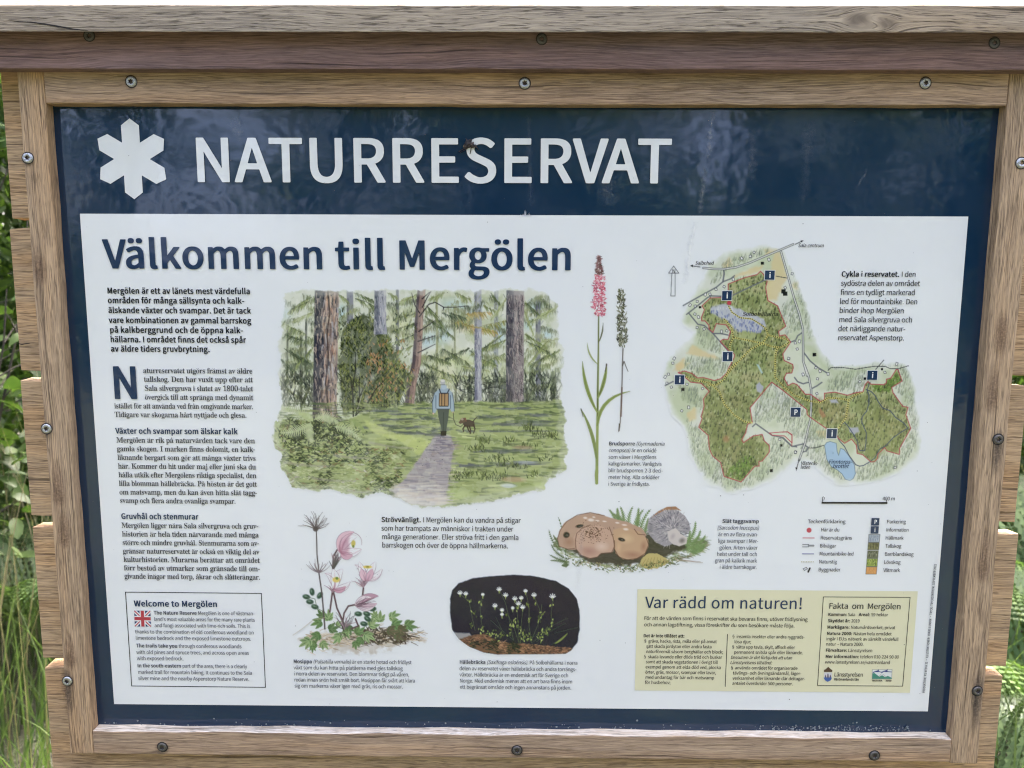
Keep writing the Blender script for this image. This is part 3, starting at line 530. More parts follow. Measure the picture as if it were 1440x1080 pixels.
GLYPHS['B'] = [
65,225,2,13,135,250,-41,0,-10,-4,-82,-235,2,-9,52,0,26,70,64,0,24,-70,45,-2,10,3,0,9,-81,232,3,113,175,22,-65,-43,-2,66,242,3,21,126,250,-82,0,-10,-4,0,-240,4,-5,96,-1,35,5,35,17,13,12,8,16,
4,30,-5,22,-14,19,-20,13,15,16,7,16,2,28,-5,20,-12,16,-19,10,-25,8,9,116,214,21,-2,15,-8,8,-18,-2,-16,-9,-12,-11,-5,-48,-4,-1,64,9,126,114,24,-5,15,-9,9,-18,-4,-22,-10,-13,-16,-8,-54,-3,-1,
76,67,235,1,37,150,254,-48,-4,-40,-21,-28,-35,-13,-47,2,-60,17,-43,33,-32,27,-12,19,-3,32,-1,31,7,25,13,18,18,-1,6,-16,18,-9,2,-12,-1,-18,-15,-17,-8,-27,1,-25,16,-19,34,-5,32,2,33,8,24,16,
24,18,11,22,5,18,-6,21,-15,13,-1,8,2,17,20,-1,8,-24,18,-20,8,68,252,2,17,113,250,-69,0,-10,-4,0,-240,4,-5,90,0,36,7,19,9,22,18,22,37,7,32,0,44,-7,31,-12,25,-21,22,-18,10,-26,10,11,102,214,
32,-6,25,-17,15,-29,4,-41,-7,-40,-18,-27,-29,-15,-33,-2,-3,2,0,173,69,219,1,20,191,250,-146,0,-10,-3,1,-245,156,-2,10,3,0,29,-3,4,-108,1,-3,3,2,72,82,1,10,5,0,28,-4,3,-89,2,0,61,107,2,3,4,0,
28,70,206,1,16,191,250,-146,0,-10,-3,1,-245,42,-2,10,3,2,103,82,1,10,3,0,29,-3,4,-90,2,0,67,107,2,3,4,0,28,71,252,1,40,155,254,-51,-4,-40,-20,-30,-36,-13,-48,2,-59,19,-44,32,-31,28,-11,21,
-4,31,-1,30,5,28,11,18,16,0,102,-3,4,-91,1,-10,-3,1,-31,50,-4,0,-51,-13,-8,-25,-4,-27,10,-21,21,-10,23,-5,31,2,32,8,25,18,24,17,11,27,5,21,-7,19,-14,13,-1,8,3,17,19,-2,8,-22,17,-20,8,72,265,
1,19,226,250,-37,0,-9,-3,-1,-94,-3,-3,-86,1,-2,96,-10,3,-43,-2,1,-246,42,-2,10,3,0,107,3,3,87,-1,2,-109,10,-3,43,3,1,241,73,120,1,8,81,250,-37,0,-10,-4,0,-240,5,-5,40,-1,9,4,0,240,74,201,1,
22,163,250,-38,0,-9,-4,0,-168,-3,-20,-6,-14,-10,-8,-14,-1,-14,8,-12,16,-13,2,-9,-2,-23,-17,1,-7,11,-15,25,-17,31,-7,42,3,26,14,16,21,7,35,0,175,75,238,1,18,219,250,-50,-2,-79,-91,-2,90,-10,
3,-43,-2,1,-246,42,-2,10,3,1,75,27,32,65,-107,10,-3,47,3,0,8,-85,142,73,87,0,8,76,204,1,10,81,250,-37,0,-10,-4,0,-242,11,-4,148,2,3,30,-4,4,-103,2,-1,207,77,293,1,20,254,250,-44,0,-9,-3,-53,
-142,-53,142,-10,3,-50,-2,1,-246,39,-2,10,4,1,124,38,-99,12,-5,24,0,10,4,38,100,1,-124,11,-4,41,3,1,241,78,264,1,15,224,250,-36,0,-9,-4,-1,-147,-89,148,-10,3,-44,-2,1,-246,40,-2,10,4,2,147,
88,-148,11,-3,44,3,1,241,79,270,2,20,144,254,-45,-4,-39,-20,-27,-35,-13,-47,3,-60,17,-44,32,-32,25,-11,21,-4,27,-1,29,4,38,21,27,36,13,48,-2,59,-18,44,-18,20,-18,13,-23,9,16,140,216,25,-11,
18,-21,11,-29,3,-31,-5,-35,-14,-31,-20,-18,-24,-6,-25,10,-19,22,-11,30,-3,36,5,32,14,30,21,16,80,234,2,17,123,250,-79,0,-10,-4,0,-240,4,-5,41,-1,9,3,2,92,44,0,39,9,28,18,15,26,2,42,-5,19,-9,
14,-11,9,-21,11,10,110,214,29,-4,15,-8,9,-16,0,-24,-8,-16,-15,-10,-20,-5,-29,0,-3,81,82,234,2,20,130,250,-86,0,-10,-4,0,-242,11,-4,43,3,0,96,20,2,61,-98,54,-2,4,3,-1,6,-56,96,28,17,16,21,6,
24,-5,41,-11,16,-19,14,-20,7,10,116,214,26,-4,14,-8,9,-19,-2,-19,-8,-13,-13,-10,-19,-4,-33,0,-1,76,83,221,1,45,128,254,-40,-2,-28,-12,-21,-18,-11,-24,2,-31,15,-25,23,-17,68,-31,10,-7,6,-12,
1,-11,-5,-14,-22,-14,-13,-2,-21,4,-35,24,-8,1,-13,-2,-19,-21,1,-8,26,-20,26,-10,24,-5,38,0,36,9,26,20,14,31,-2,33,-12,24,-24,17,-67,29,-17,17,-3,11,3,11,7,9,12,6,25,0,33,-18,12,-2,9,3,16,19,
-1,8,-23,16,-23,10,84,222,1,12,206,250,-185,0,-10,-3,2,-33,72,-2,0,-206,3,-4,42,-2,10,3,0,209,72,3,2,31,85,263,1,26,225,250,-36,0,-9,-4,-1,-140,-3,-30,-16,-31,-10,-7,-17,-4,-18,5,-11,8,-14,
32,-3,168,-10,3,-35,0,-8,-3,-1,-151,3,-30,15,-36,26,-23,43,-11,44,2,34,15,20,22,12,33,3,34,0,143,86,214,1,14,208,250,-38,0,-9,-3,-52,-169,-52,169,-11,3,-35,0,-10,-3,2,-13,78,-232,48,-2,9,4,
78,236,-1,8,87,316,1,21,301,250,-36,0,-9,-3,-31,-147,-41,148,-40,2,-10,-3,-39,-148,-31,148,-10,3,-44,-2,0,-12,52,-234,49,-2,10,3,38,144,38,-144,10,-3,50,3,51,237,0,8,88,214,1,19,198,250,-48,
-2,-41,-73,-41,73,-47,2,-10,-2,0,-8,64,-111,-68,-119,1,-8,54,0,45,81,46,-81,47,-2,10,3,0,7,-70,118,65,113,-1,7,89,200,1,15,194,250,-47,-2,-45,-95,-46,95,-45,2,-10,-3,0,-8,72,-143,1,-90,2,-4,
42,-2,10,3,0,93,72,142,2,9,97,210,2,28,121,192,-49,-4,-44,-22,11,-25,9,-3,12,0,34,16,19,0,11,-9,7,-20,-71,-19,-20,-11,-14,-15,-6,-24,3,-26,13,-19,20,-11,39,-4,40,12,3,-6,8,-2,30,0,10,4,0,
113,-6,37,-10,18,-12,10,-18,8,8,130,89,0,-37,-29,-19,-10,-1,-11,6,-6,16,7,17,21,12,98,228,2,19,78,270,-38,0,-9,-4,1,-262,8,-4,29,0,12,6,33,-10,37,3,29,16,15,15,10,19,9,45,-5,43,-18,33,-27,
18,-42,5,-36,-9,0,82,13,125,155,15,-6,10,-14,7,-24,1,-21,-4,-22,-10,-19,-11,-10,-16,-6,-19,6,-12,9,0,85,18,16,99,192,1,31,128,192,-41,-2,-27,-12,-23,-20,-16,-34,-3,-46,10,-36,24,-28,32,-15,
22,-3,38,3,26,11,15,12,-1,7,-16,20,-17,-1,-31,-15,-16,3,-16,13,-11,21,-4,20,2,21,6,17,12,16,11,8,15,4,27,-14,16,0,19,22,0,6,-17,12,100,229,2,19,193,270,-37,0,-10,-3,0,-80,-29,6,-43,-6,-24,
-14,-22,-28,-10,-41,3,-44,17,-36,26,-21,21,-6,28,-1,37,10,12,-6,30,0,8,3,1,262,13,118,155,13,-4,15,-11,0,-84,-16,-16,-19,-7,-16,6,-13,15,-7,22,-1,25,5,23,10,16,14,12,101,207,2,25,120,192,
-36,-2,-32,-16,-22,-28,-12,-37,3,-45,17,-34,28,-24,41,-10,27,1,25,5,27,13,1,9,-14,20,-16,0,-33,-12,-23,5,-21,20,-7,23,113,2,8,2,1,13,-5,44,-13,26,-27,19,8,113,157,12,-4,10,-10,9,-28,-70,-1,
3,14,11,16,11,9,102,130,1,24,114,274,-36,-2,-23,-10,-16,-25,-3,-48,-25,-7,1,-27,24,-4,0,-145,4,-5,40,-1,10,4,0,147,34,3,4,4,-1,28,-36,3,1,33,4,10,7,6,19,-4,13,2,8,24,-4,8,103,210,3,36,115,
192,-37,-2,-26,-11,-19,-19,-9,-28,3,-30,17,-26,-16,-24,2,-24,9,-16,-19,-25,0,-31,8,-14,14,-11,20,-7,29,-5,46,3,36,12,24,19,11,27,-4,27,-20,19,-35,7,-57,1,-13,9,3,15,47,0,32,16,13,14,8,22,0,
21,-6,22,29,5,0,25,-3,4,-64,1,8,105,159,18,-12,7,-25,-10,-24,-16,-10,-18,12,-9,24,10,26,11,82,-2,61,-3,9,-8,0,-11,-9,-13,-14,-8,-16,-4,-25,3,-14,9,-6,11,4,14,104,225,1,23,78,270,-38,0,-9,-4,
1,-262,10,-4,34,0,9,3,1,127,18,17,19,8,14,-7,7,-20,2,-125,10,-3,42,2,2,4,0,115,-6,38,-14,19,-22,12,-35,2,-37,-10,0,84,105,114,2,10,66,263,-22,-1,-14,-9,-3,-22,10,-14,15,-4,18,1,18,11,0,26,
-8,8,8,78,188,-38,0,-9,-4,0,-178,5,-5,40,-1,10,4,0,179,106,114,2,11,66,263,-22,-1,-14,-9,-4,-20,10,-15,30,-5,13,4,8,7,3,9,-2,19,-8,7,15,78,188,-38,0,-8,-4,-2,-209,-8,-17,-20,2,-10,-2,-7,-27,
7,-5,28,-5,30,3,19,10,12,19,5,23,0,206,107,206,1,18,77,270,-37,0,-9,-4,1,-263,10,-3,42,2,1,47,20,22,45,-69,52,0,2,10,-64,98,56,68,1,7,-10,3,-46,-2,-55,-64,-1,144,108,117,1,13,78,270,-38,0,
-9,-4,1,-236,4,-16,8,-10,23,-8,28,2,10,5,-5,26,-12,4,-2,7,0,225,109,332,1,34,248,192,-33,-2,-33,-18,-22,16,-22,4,-30,-1,-26,-11,-3,6,-7,2,-39,-2,-1,-183,43,-3,10,3,1,127,18,18,16,6,14,-8,6,
-22,2,-121,10,-3,42,2,2,128,18,17,16,7,13,-8,7,-20,1,-123,10,-3,43,2,1,127,-3,21,-7,18,-11,12,-17,9,110,226,1,25,142,192,-34,-2,-26,-11,-3,7,-7,2,-32,0,-8,-3,-1,-179,3,-4,42,-2,9,3,1,127,18,
17,19,8,14,-7,7,-20,2,-125,10,-3,35,0,9,3,0,118,-4,30,-7,17,-12,13,-17,9,111,224,2,17,122,192,-39,-3,-31,-15,-22,-27,-12,-37,3,-46,13,-31,28,-25,35,-11,45,2,32,15,24,28,10,34,-2,47,-14,33,
-16,17,-16,10,16,116,155,18,-9,10,-13,9,-23,1,-20,-4,-23,-10,-19,-11,-10,-16,-6,-16,7,-13,15,-9,22,-2,22,4,22,10,20,15,12,112,229,2,22,139,192,-33,-2,-24,-9,-4,5,-8,2,-30,0,-8,-4,-1,-253,3,
-4,42,-1,9,3,1,73,44,-6,30,7,30,21,16,28,8,48,-3,27,-7,24,-9,15,-16,14,-20,9,13,125,155,15,-6,10,-14,7,-24,1,-21,-4,-22,-10,-19,-11,-10,-16,-6,-17,5,-14,10,0,85,20,17,113,229,2,22,120,192,
-26,0,-22,-6,-21,-12,-16,-18,-11,-21,-5,-24,-1,-29,5,-30,17,-31,26,-18,23,-6,24,-1,33,8,0,-75,10,-3,41,1,4,4,-1,253,-8,4,-29,0,-13,-4,13,118,155,13,-4,15,-11,0,-84,-16,-16,-19,-7,-16,6,-13,
15,-7,22,-1,25,5,23,10,16,14,12,114,152,1,18,134,192,-30,-1,-22,-11,-3,6,-8,2,-31,0,-8,-3,-1,-179,3,-4,42,-2,9,3,1,113,10,20,14,14,10,4,18,-2,10,3,6,31,115,178,1,37,106,192,-27,0,-27,-7,-20,
-15,-9,-17,-1,-28,10,-19,20,-15,50,-21,12,-16,-5,-16,-17,-7,-21,5,-25,15,-20,-2,-14,-19,0,-7,17,-12,28,-11,45,-4,28,6,26,17,10,19,1,29,-12,21,-17,13,-51,21,-11,11,1,13,12,10,13,1,25,-13,13,
-1,9,3,13,17,0,8,-15,10,116,148,1,25,82,238,-40,-3,-4,-46,-28,-5,-1,-27,5,-3,22,-3,1,-103,8,-28,22,-19,21,-5,22,0,32,7,3,9,-7,22,-14,2,-19,-4,-11,11,-4,22,0,86,48,4,2,29,-10,4,-39,0,-1,46,
117,225,1,21,189,188,-37,0,-9,-3,-1,-124,-19,-20,-17,-8,-14,7,-8,21,-1,124,-10,3,-44,-2,1,-138,8,-25,15,-17,33,-10,30,2,30,12,2,-7,8,-3,40,3,0,179,118,196,1,13,186,188,-36,0,-10,-3,-40,-115,
-40,116,-44,2,-10,-3,0,-9,66,-174,48,-2,10,4,63,173,0,8,119,290,1,22,276,188,-36,0,-10,-3,-27,-101,-32,103,-41,1,-10,-3,-28,-99,-28,99,-10,3,-43,-2,-1,-9,50,-174,10,-3,38,0,11,3,27,96,28,
-96,10,-3,49,2,51,177,-1,7,120,188,1,19,173,188,-47,-2,-29,-48,-32,48,-44,2,-10,-2,1,-9,50,-79,-56,-88,1,-8,53,0,34,54,36,-54,45,-2,9,3,0,8,-56,84,52,83,0,8,121,196,1,23,186,188,-36,0,-9,-3,
-39,-111,-42,112,-44,2,-10,-3,0,-8,70,-172,-10,-25,-11,-14,-9,-5,-18,2,-9,-3,-6,-23,2,-8,22,-5,35,3,22,12,18,19,13,27,68,192,0,8,122,181,1,15,162,188,-129,0,-10,-2,-1,-28,3,-4,75,-3,-87,
-125,1,-24,149,-2,9,3,1,27,-3,4,-88,3,88,126,0,21,229,210,4,14,124,284,-37,-3,-22,-16,-5,-17,1,-17,5,-12,10,-9,20,-7,28,-1,22,6,13,12,5,16,-4,27,-14,14,6,113,258,8,-16,-9,-14,-6,5,-3,11,4,
10,28,121,192,-49,-4,-44,-22,11,-25,9,-3,12,0,34,16,19,0,11,-9,7,-20,-71,-19,-20,-11,-14,-15,-6,-24,3,-26,13,-19,20,-11,39,-4,40,12,3,-6,8,-2,30,0,10,4,0,113,-6,37,-10,18,-12,10,-18,8,8,130,
89,0,-37,-29,-19,-10,-1,-11,6,-6,16,7,17,21,12,228,210,4,11,154,261,-21,-2,-13,-10,-2,-17,8,-14,28,-4,14,4,8,6,3,10,-3,15,-9,9,10,82,261,-20,-1,-14,-11,-2,-19,11,-13,30,-3,17,11,2,17,-2,8,
-8,7,28,121,192,-49,-4,-44,-22,11,-25,9,-3,12,0,34,16,19,0,11,-9,7,-20,-71,-19,-20,-11,-14,-15,-6,-24,3,-26,13,-19,20,-11,39,-4,40,12,3,-6,8,-2,30,0,10,4,0,113,-6,37,-10,18,-12,10,-18,8,8,
130,89,0,-37,-29,-19,-10,-1,-11,6,-6,16,7,17,21,12,246,224,4,10,156,261,-21,-1,-13,-10,-3,-19,10,-13,14,-4,17,0,17,11,0,24,-9,9,11,84,261,-21,-1,-13,-10,-2,-19,9,-13,14,-4,17,0,18,12,2,13,
-2,10,-10,9,17,122,192,-39,-3,-31,-15,-22,-27,-12,-37,3,-46,13,-31,28,-25,35,-11,45,2,32,15,24,28,10,34,-2,47,-14,33,-16,17,-16,10,16,116,155,18,-9,10,-13,9,-23,1,-20,-4,-23,-10,-19,-11,-10,
-16,-6,-16,7,-13,15,-9,22,-2,22,4,22,10,20,15,12,233,207,3,9,147,295,-16,-2,-53,-61,0,-6,17,-16,21,0,58,56,0,8,-20,19,25,120,192,-36,-2,-32,-16,-22,-28,-12,-37,3,-45,17,-34,28,-24,41,-10,27,
1,25,5,27,13,1,9,-14,20,-16,0,-33,-12,-23,5,-21,20,-7,23,113,2,8,2,1,13,-5,44,-13,26,-27,19,8,113,157,12,-4,10,-10,9,-28,-70,-1,3,14,11,16,11,9,235,207,4,11,153,261,-21,-2,-13,-9,-2,-20,8,
-12,28,-4,11,2,10,8,4,12,-3,13,-7,7,11,81,261,-21,-2,-14,-10,-1,-19,9,-12,15,-4,17,0,17,12,2,16,-3,8,-8,8,25,120,192,-36,-2,-32,-16,-22,-28,-12,-37,3,-45,17,-34,28,-24,41,-10,27,1,25,5,27,
13,1,9,-14,20,-16,0,-33,-12,-23,5,-21,20,-7,23,113,2,8,2,1,13,-5,44,-13,26,-27,19,8,113,157,12,-4,10,-10,9,-28,-70,-1,3,14,11,16,11,9,48,208,2,20,112,254,-37,-4,-30,-20,-19,-32,-8,-48,2,-66,
14,-48,11,-16,16,-13,15,-7,21,-4,38,4,31,20,18,34,9,52,-2,59,-13,45,-12,20,-16,13,-16,7,15,107,218,15,-11,11,-25,5,-28,2,-39,-10,-55,-12,-20,-13,-8,-15,10,-11,20,-7,29,-2,35,3,38,7,27,12,20,
49,208,1,14,131,250,-35,0,-55,-20,1,-26,42,-4,0,-161,-53,-5,-1,-29,3,-4,145,-1,10,4,-1,30,-48,5,0,205,50,208,1,32,106,254,-24,0,-26,-7,-22,-12,-20,-19,1,-6,17,-16,13,-3,9,2,27,21,12,4,10,-2,
17,-13,7,-25,-7,-32,-21,-35,-34,-39,-49,-45,-1,-23,4,-3,163,-1,11,4,0,28,-3,4,-92,2,38,40,24,33,15,30,6,30,-2,30,-15,29,-28,18,51,208,1,48,109,254,-25,0,-24,-6,-26,-12,-15,-14,2,-7,18,-19,
18,1,22,16,19,5,16,-5,11,-15,1,-19,-8,-17,-21,-12,-35,-5,-2,-27,4,-5,44,-6,17,-10,11,-23,-6,-24,-15,-13,-21,-4,-21,6,-26,19,-13,1,-8,-3,-16,-20,8,-13,19,-13,22,-9,28,-5,43,2,28,12,23,21,9,
28,0,21,-6,21,-16,18,-19,13,19,14,11,19,4,25,-6,27,-9,14,-14,11,-19,8,52,208,2,16,159,250,-40,0,-10,-3,-102,-154,0,-23,4,-4,102,-1,1,-60,4,-4,47,1,2,62,28,2,5,4,-1,28,-32,5,0,142,3,113,164,
0,-62,-43,0,53,208,1,33,172,250,-124,0,-11,-4,-8,-116,26,-13,11,1,28,12,18,-2,18,-19,7,-27,-4,-20,-7,-12,-12,-12,-12,-4,-26,3,-31,20,-19,-1,-17,-24,25,-21,38,-13,48,0,36,13,24,24,9,23,3,34,
-6,27,-10,18,-14,14,-21,9,-58,6,5,46,89,2,3,32,54,208,2,33,132,254,-42,-4,-34,-18,-23,-33,-11,-38,-2,-60,5,-35,8,-21,10,-17,17,-17,20,-11,17,-3,41,1,27,14,21,24,8,29,1,29,-5,21,-8,17,-14,14,
-18,9,-28,5,-24,-2,-24,-7,11,39,18,21,22,7,27,-16,12,-2,9,3,17,18,-1,7,-19,15,11,113,125,12,-4,10,-11,7,-33,-8,-29,-11,-12,-11,-4,-15,6,-12,14,-12,45,18,21,55,208,1,17,186,250,-159,0,-10,-3,
-1,-29,4,-4,108,-2,-30,-52,-18,-52,-10,-58,-4,-38,3,-10,43,-2,10,3,12,103,21,58,39,60,0,22,56,208,3,30,114,253,-26,-1,-23,-6,-18,-12,-12,-14,-7,-22,0,-25,8,-19,19,-22,-28,-28,-11,-30,2,-29,
14,-23,26,-18,36,-8,42,2,28,12,22,20,8,27,0,20,-6,18,-14,19,-16,14,17,20,8,19,3,19,-5,27,-10,16,-15,13,-20,8,9,108,219,19,-11,9,-24,-6,-21,-12,-17,-30,18,-9,22,9,23,9,8,15,93,111,32,-17,11,
-11,4,-13,0,-12,-6,-14,-10,-9,-12,-5,-12,0,-16,7,-10,10,-6,14,-1,12,5,17,11,15,57,208,2,33,105,254,-35,-3,-26,-14,-19,-23,-10,-33,0,-22,6,-26,11,-18,13,-13,21,-8,18,-4,29,2,23,6,-12,-39,-20,
-22,-18,-4,-13,5,-15,11,-13,1,-8,-2,-17,-18,1,-8,20,-15,38,-11,44,4,33,20,22,34,12,54,-1,65,-15,41,-14,18,-15,11,-17,7,12,101,218,13,-6,12,-14,12,-44,-16,-19,-23,-11,-13,5,-11,12,-7,33,3,18,
8,15,10,9,46,115,1,11,64,52,-24,-2,-14,-14,0,-24,16,-14,31,0,11,5,7,10,1,17,-4,12,-11,8,44,115,1,17,65,52,-24,-2,-10,-7,-5,-9,2,-22,22,-13,-9,-18,-23,-17,6,-20,5,-4,17,0,22,11,16,16,10,20,4,
30,-4,19,-12,12,58,115,2,10,66,184,-25,-2,-14,-14,-1,-24,14,-14,34,-2,17,15,2,16,-4,13,-10,8,11,64,52,-24,-2,-14,-14,0,-24,16,-14,31,0,11,5,7,10,1,17,-4,12,-11,8,59,115,2,10,66,184,-25,-2,
-14,-14,-1,-24,14,-14,34,-2,17,15,2,16,-4,13,-10,8,17,65,52,-24,-2,-10,-7,-5,-9,2,-22,22,-13,-9,-18,-23,-17,6,-20,5,-4,17,0,22,11,16,16,10,20,4,30,-4,19,-12,12,33,130,2,9,86,255,-38,0,-10,
-4,5,-168,1,-8,4,-2,31,-1,9,4,5,174,11,71,52,-23,-2,-14,-14,0,-24,16,-14,31,0,11,6,6,8,2,18,-4,10,-10,9,45,138,1,8,117,114,-97,-1,-4,-3,0,-27,10,-3,95,0,4,4,0,26,8211,201,1,8,180,113,-160,
-1,-4,-3,0,-23,10,-5,158,1,4,4,0,22,40,135,1,20,98,277,-18,-3,-26,-48,-14,-43,-9,-57,1,-54,12,-54,29,-68,8,-11,10,-3,11,2,18,8,2,4,-28,66,-12,65,-1,43,7,49,11,39,23,50,-2,6,41,135,1,20,50,
277,-15,-1,-18,-8,-3,-4,29,-67,13,-65,1,-41,-7,-51,-12,-40,-24,-48,4,-7,26,-9,14,4,31,63,12,43,5,53,-3,55,-10,44,-25,58,-10,18,47,153,1,9,142,270,-29,0,-9,-4,-100,-314,3,-9,34,-1,10,4,98,
312,1,9,167,356,2,45,195,264,-38,-2,-26,-10,-20,-17,-9,-20,1,-22,8,-17,-14,-16,-7,-15,0,-21,5,-16,27,-22,73,-28,9,-6,5,-11,-7,-18,-21,-11,-27,2,-25,12,-19,-2,-10,-18,0,-8,34,-15,46,-4,37,7,
30,19,13,25,0,24,-9,19,11,17,6,17,0,19,-6,19,-24,21,-68,23,-11,8,-5,8,5,16,20,10,24,-3,25,-10,20,3,8,19,-1,8,-29,11,8,148,155,40,-13,22,-11,9,-15,-4,-19,-50,15,-20,11,-6,15,8226,356,1,14,
189,169,-31,-3,-13,-7,-11,-15,1,-31,8,-12,14,-9,15,-2,27,2,15,8,10,13,2,23,-4,14,-14,14,39,115,1,8,78,262,-39,0,-9,-4,7,-96,4,-4,30,-1,9,4,6,96,38,249,3,35,121,254,-41,-5,-15,-9,-14,-18,-6,
-19,0,-22,13,-43,-26,-22,-16,-23,-4,-29,6,-26,22,-26,30,-14,55,0,22,6,23,12,42,-18,22,-1,7,12,4,21,-41,21,26,45,12,40,-9,4,-40,-2,-27,-56,-12,8,-32,40,28,23,15,18,7,22,0,22,-5,14,-11,13,-14,
8,8,114,220,8,-10,1,-15,-8,-15,-14,-12,-6,18,1,16,8,13,8,83,99,49,-53,-1,-3,-29,-11,-14,4,-12,8,-10,26,6,16,37,330,5,10,248,254,-28,0,-9,-3,-132,-240,-3,-7,2,-6,33,-2,9,3,134,244,1,8,16,88,
254,-30,-2,-22,-12,-14,-19,-8,-29,1,-41,9,-28,18,-21,26,-9,33,1,22,10,18,24,7,31,-1,39,-10,28,-22,21,10,81,223,8,-5,7,-13,5,-37,-6,-29,-15,-16,-8,7,-8,15,-4,36,7,29,16,256,158,-28,-3,-20,
-11,-15,-19,-8,-32,0,-37,11,-32,20,-20,26,-8,33,2,22,13,15,23,7,32,-2,38,-13,30,-21,18,11,253,126,9,-8,6,-12,4,-33,-6,-31,-7,-10,-8,-5,-14,16,-7,34,7,33,7,12,]
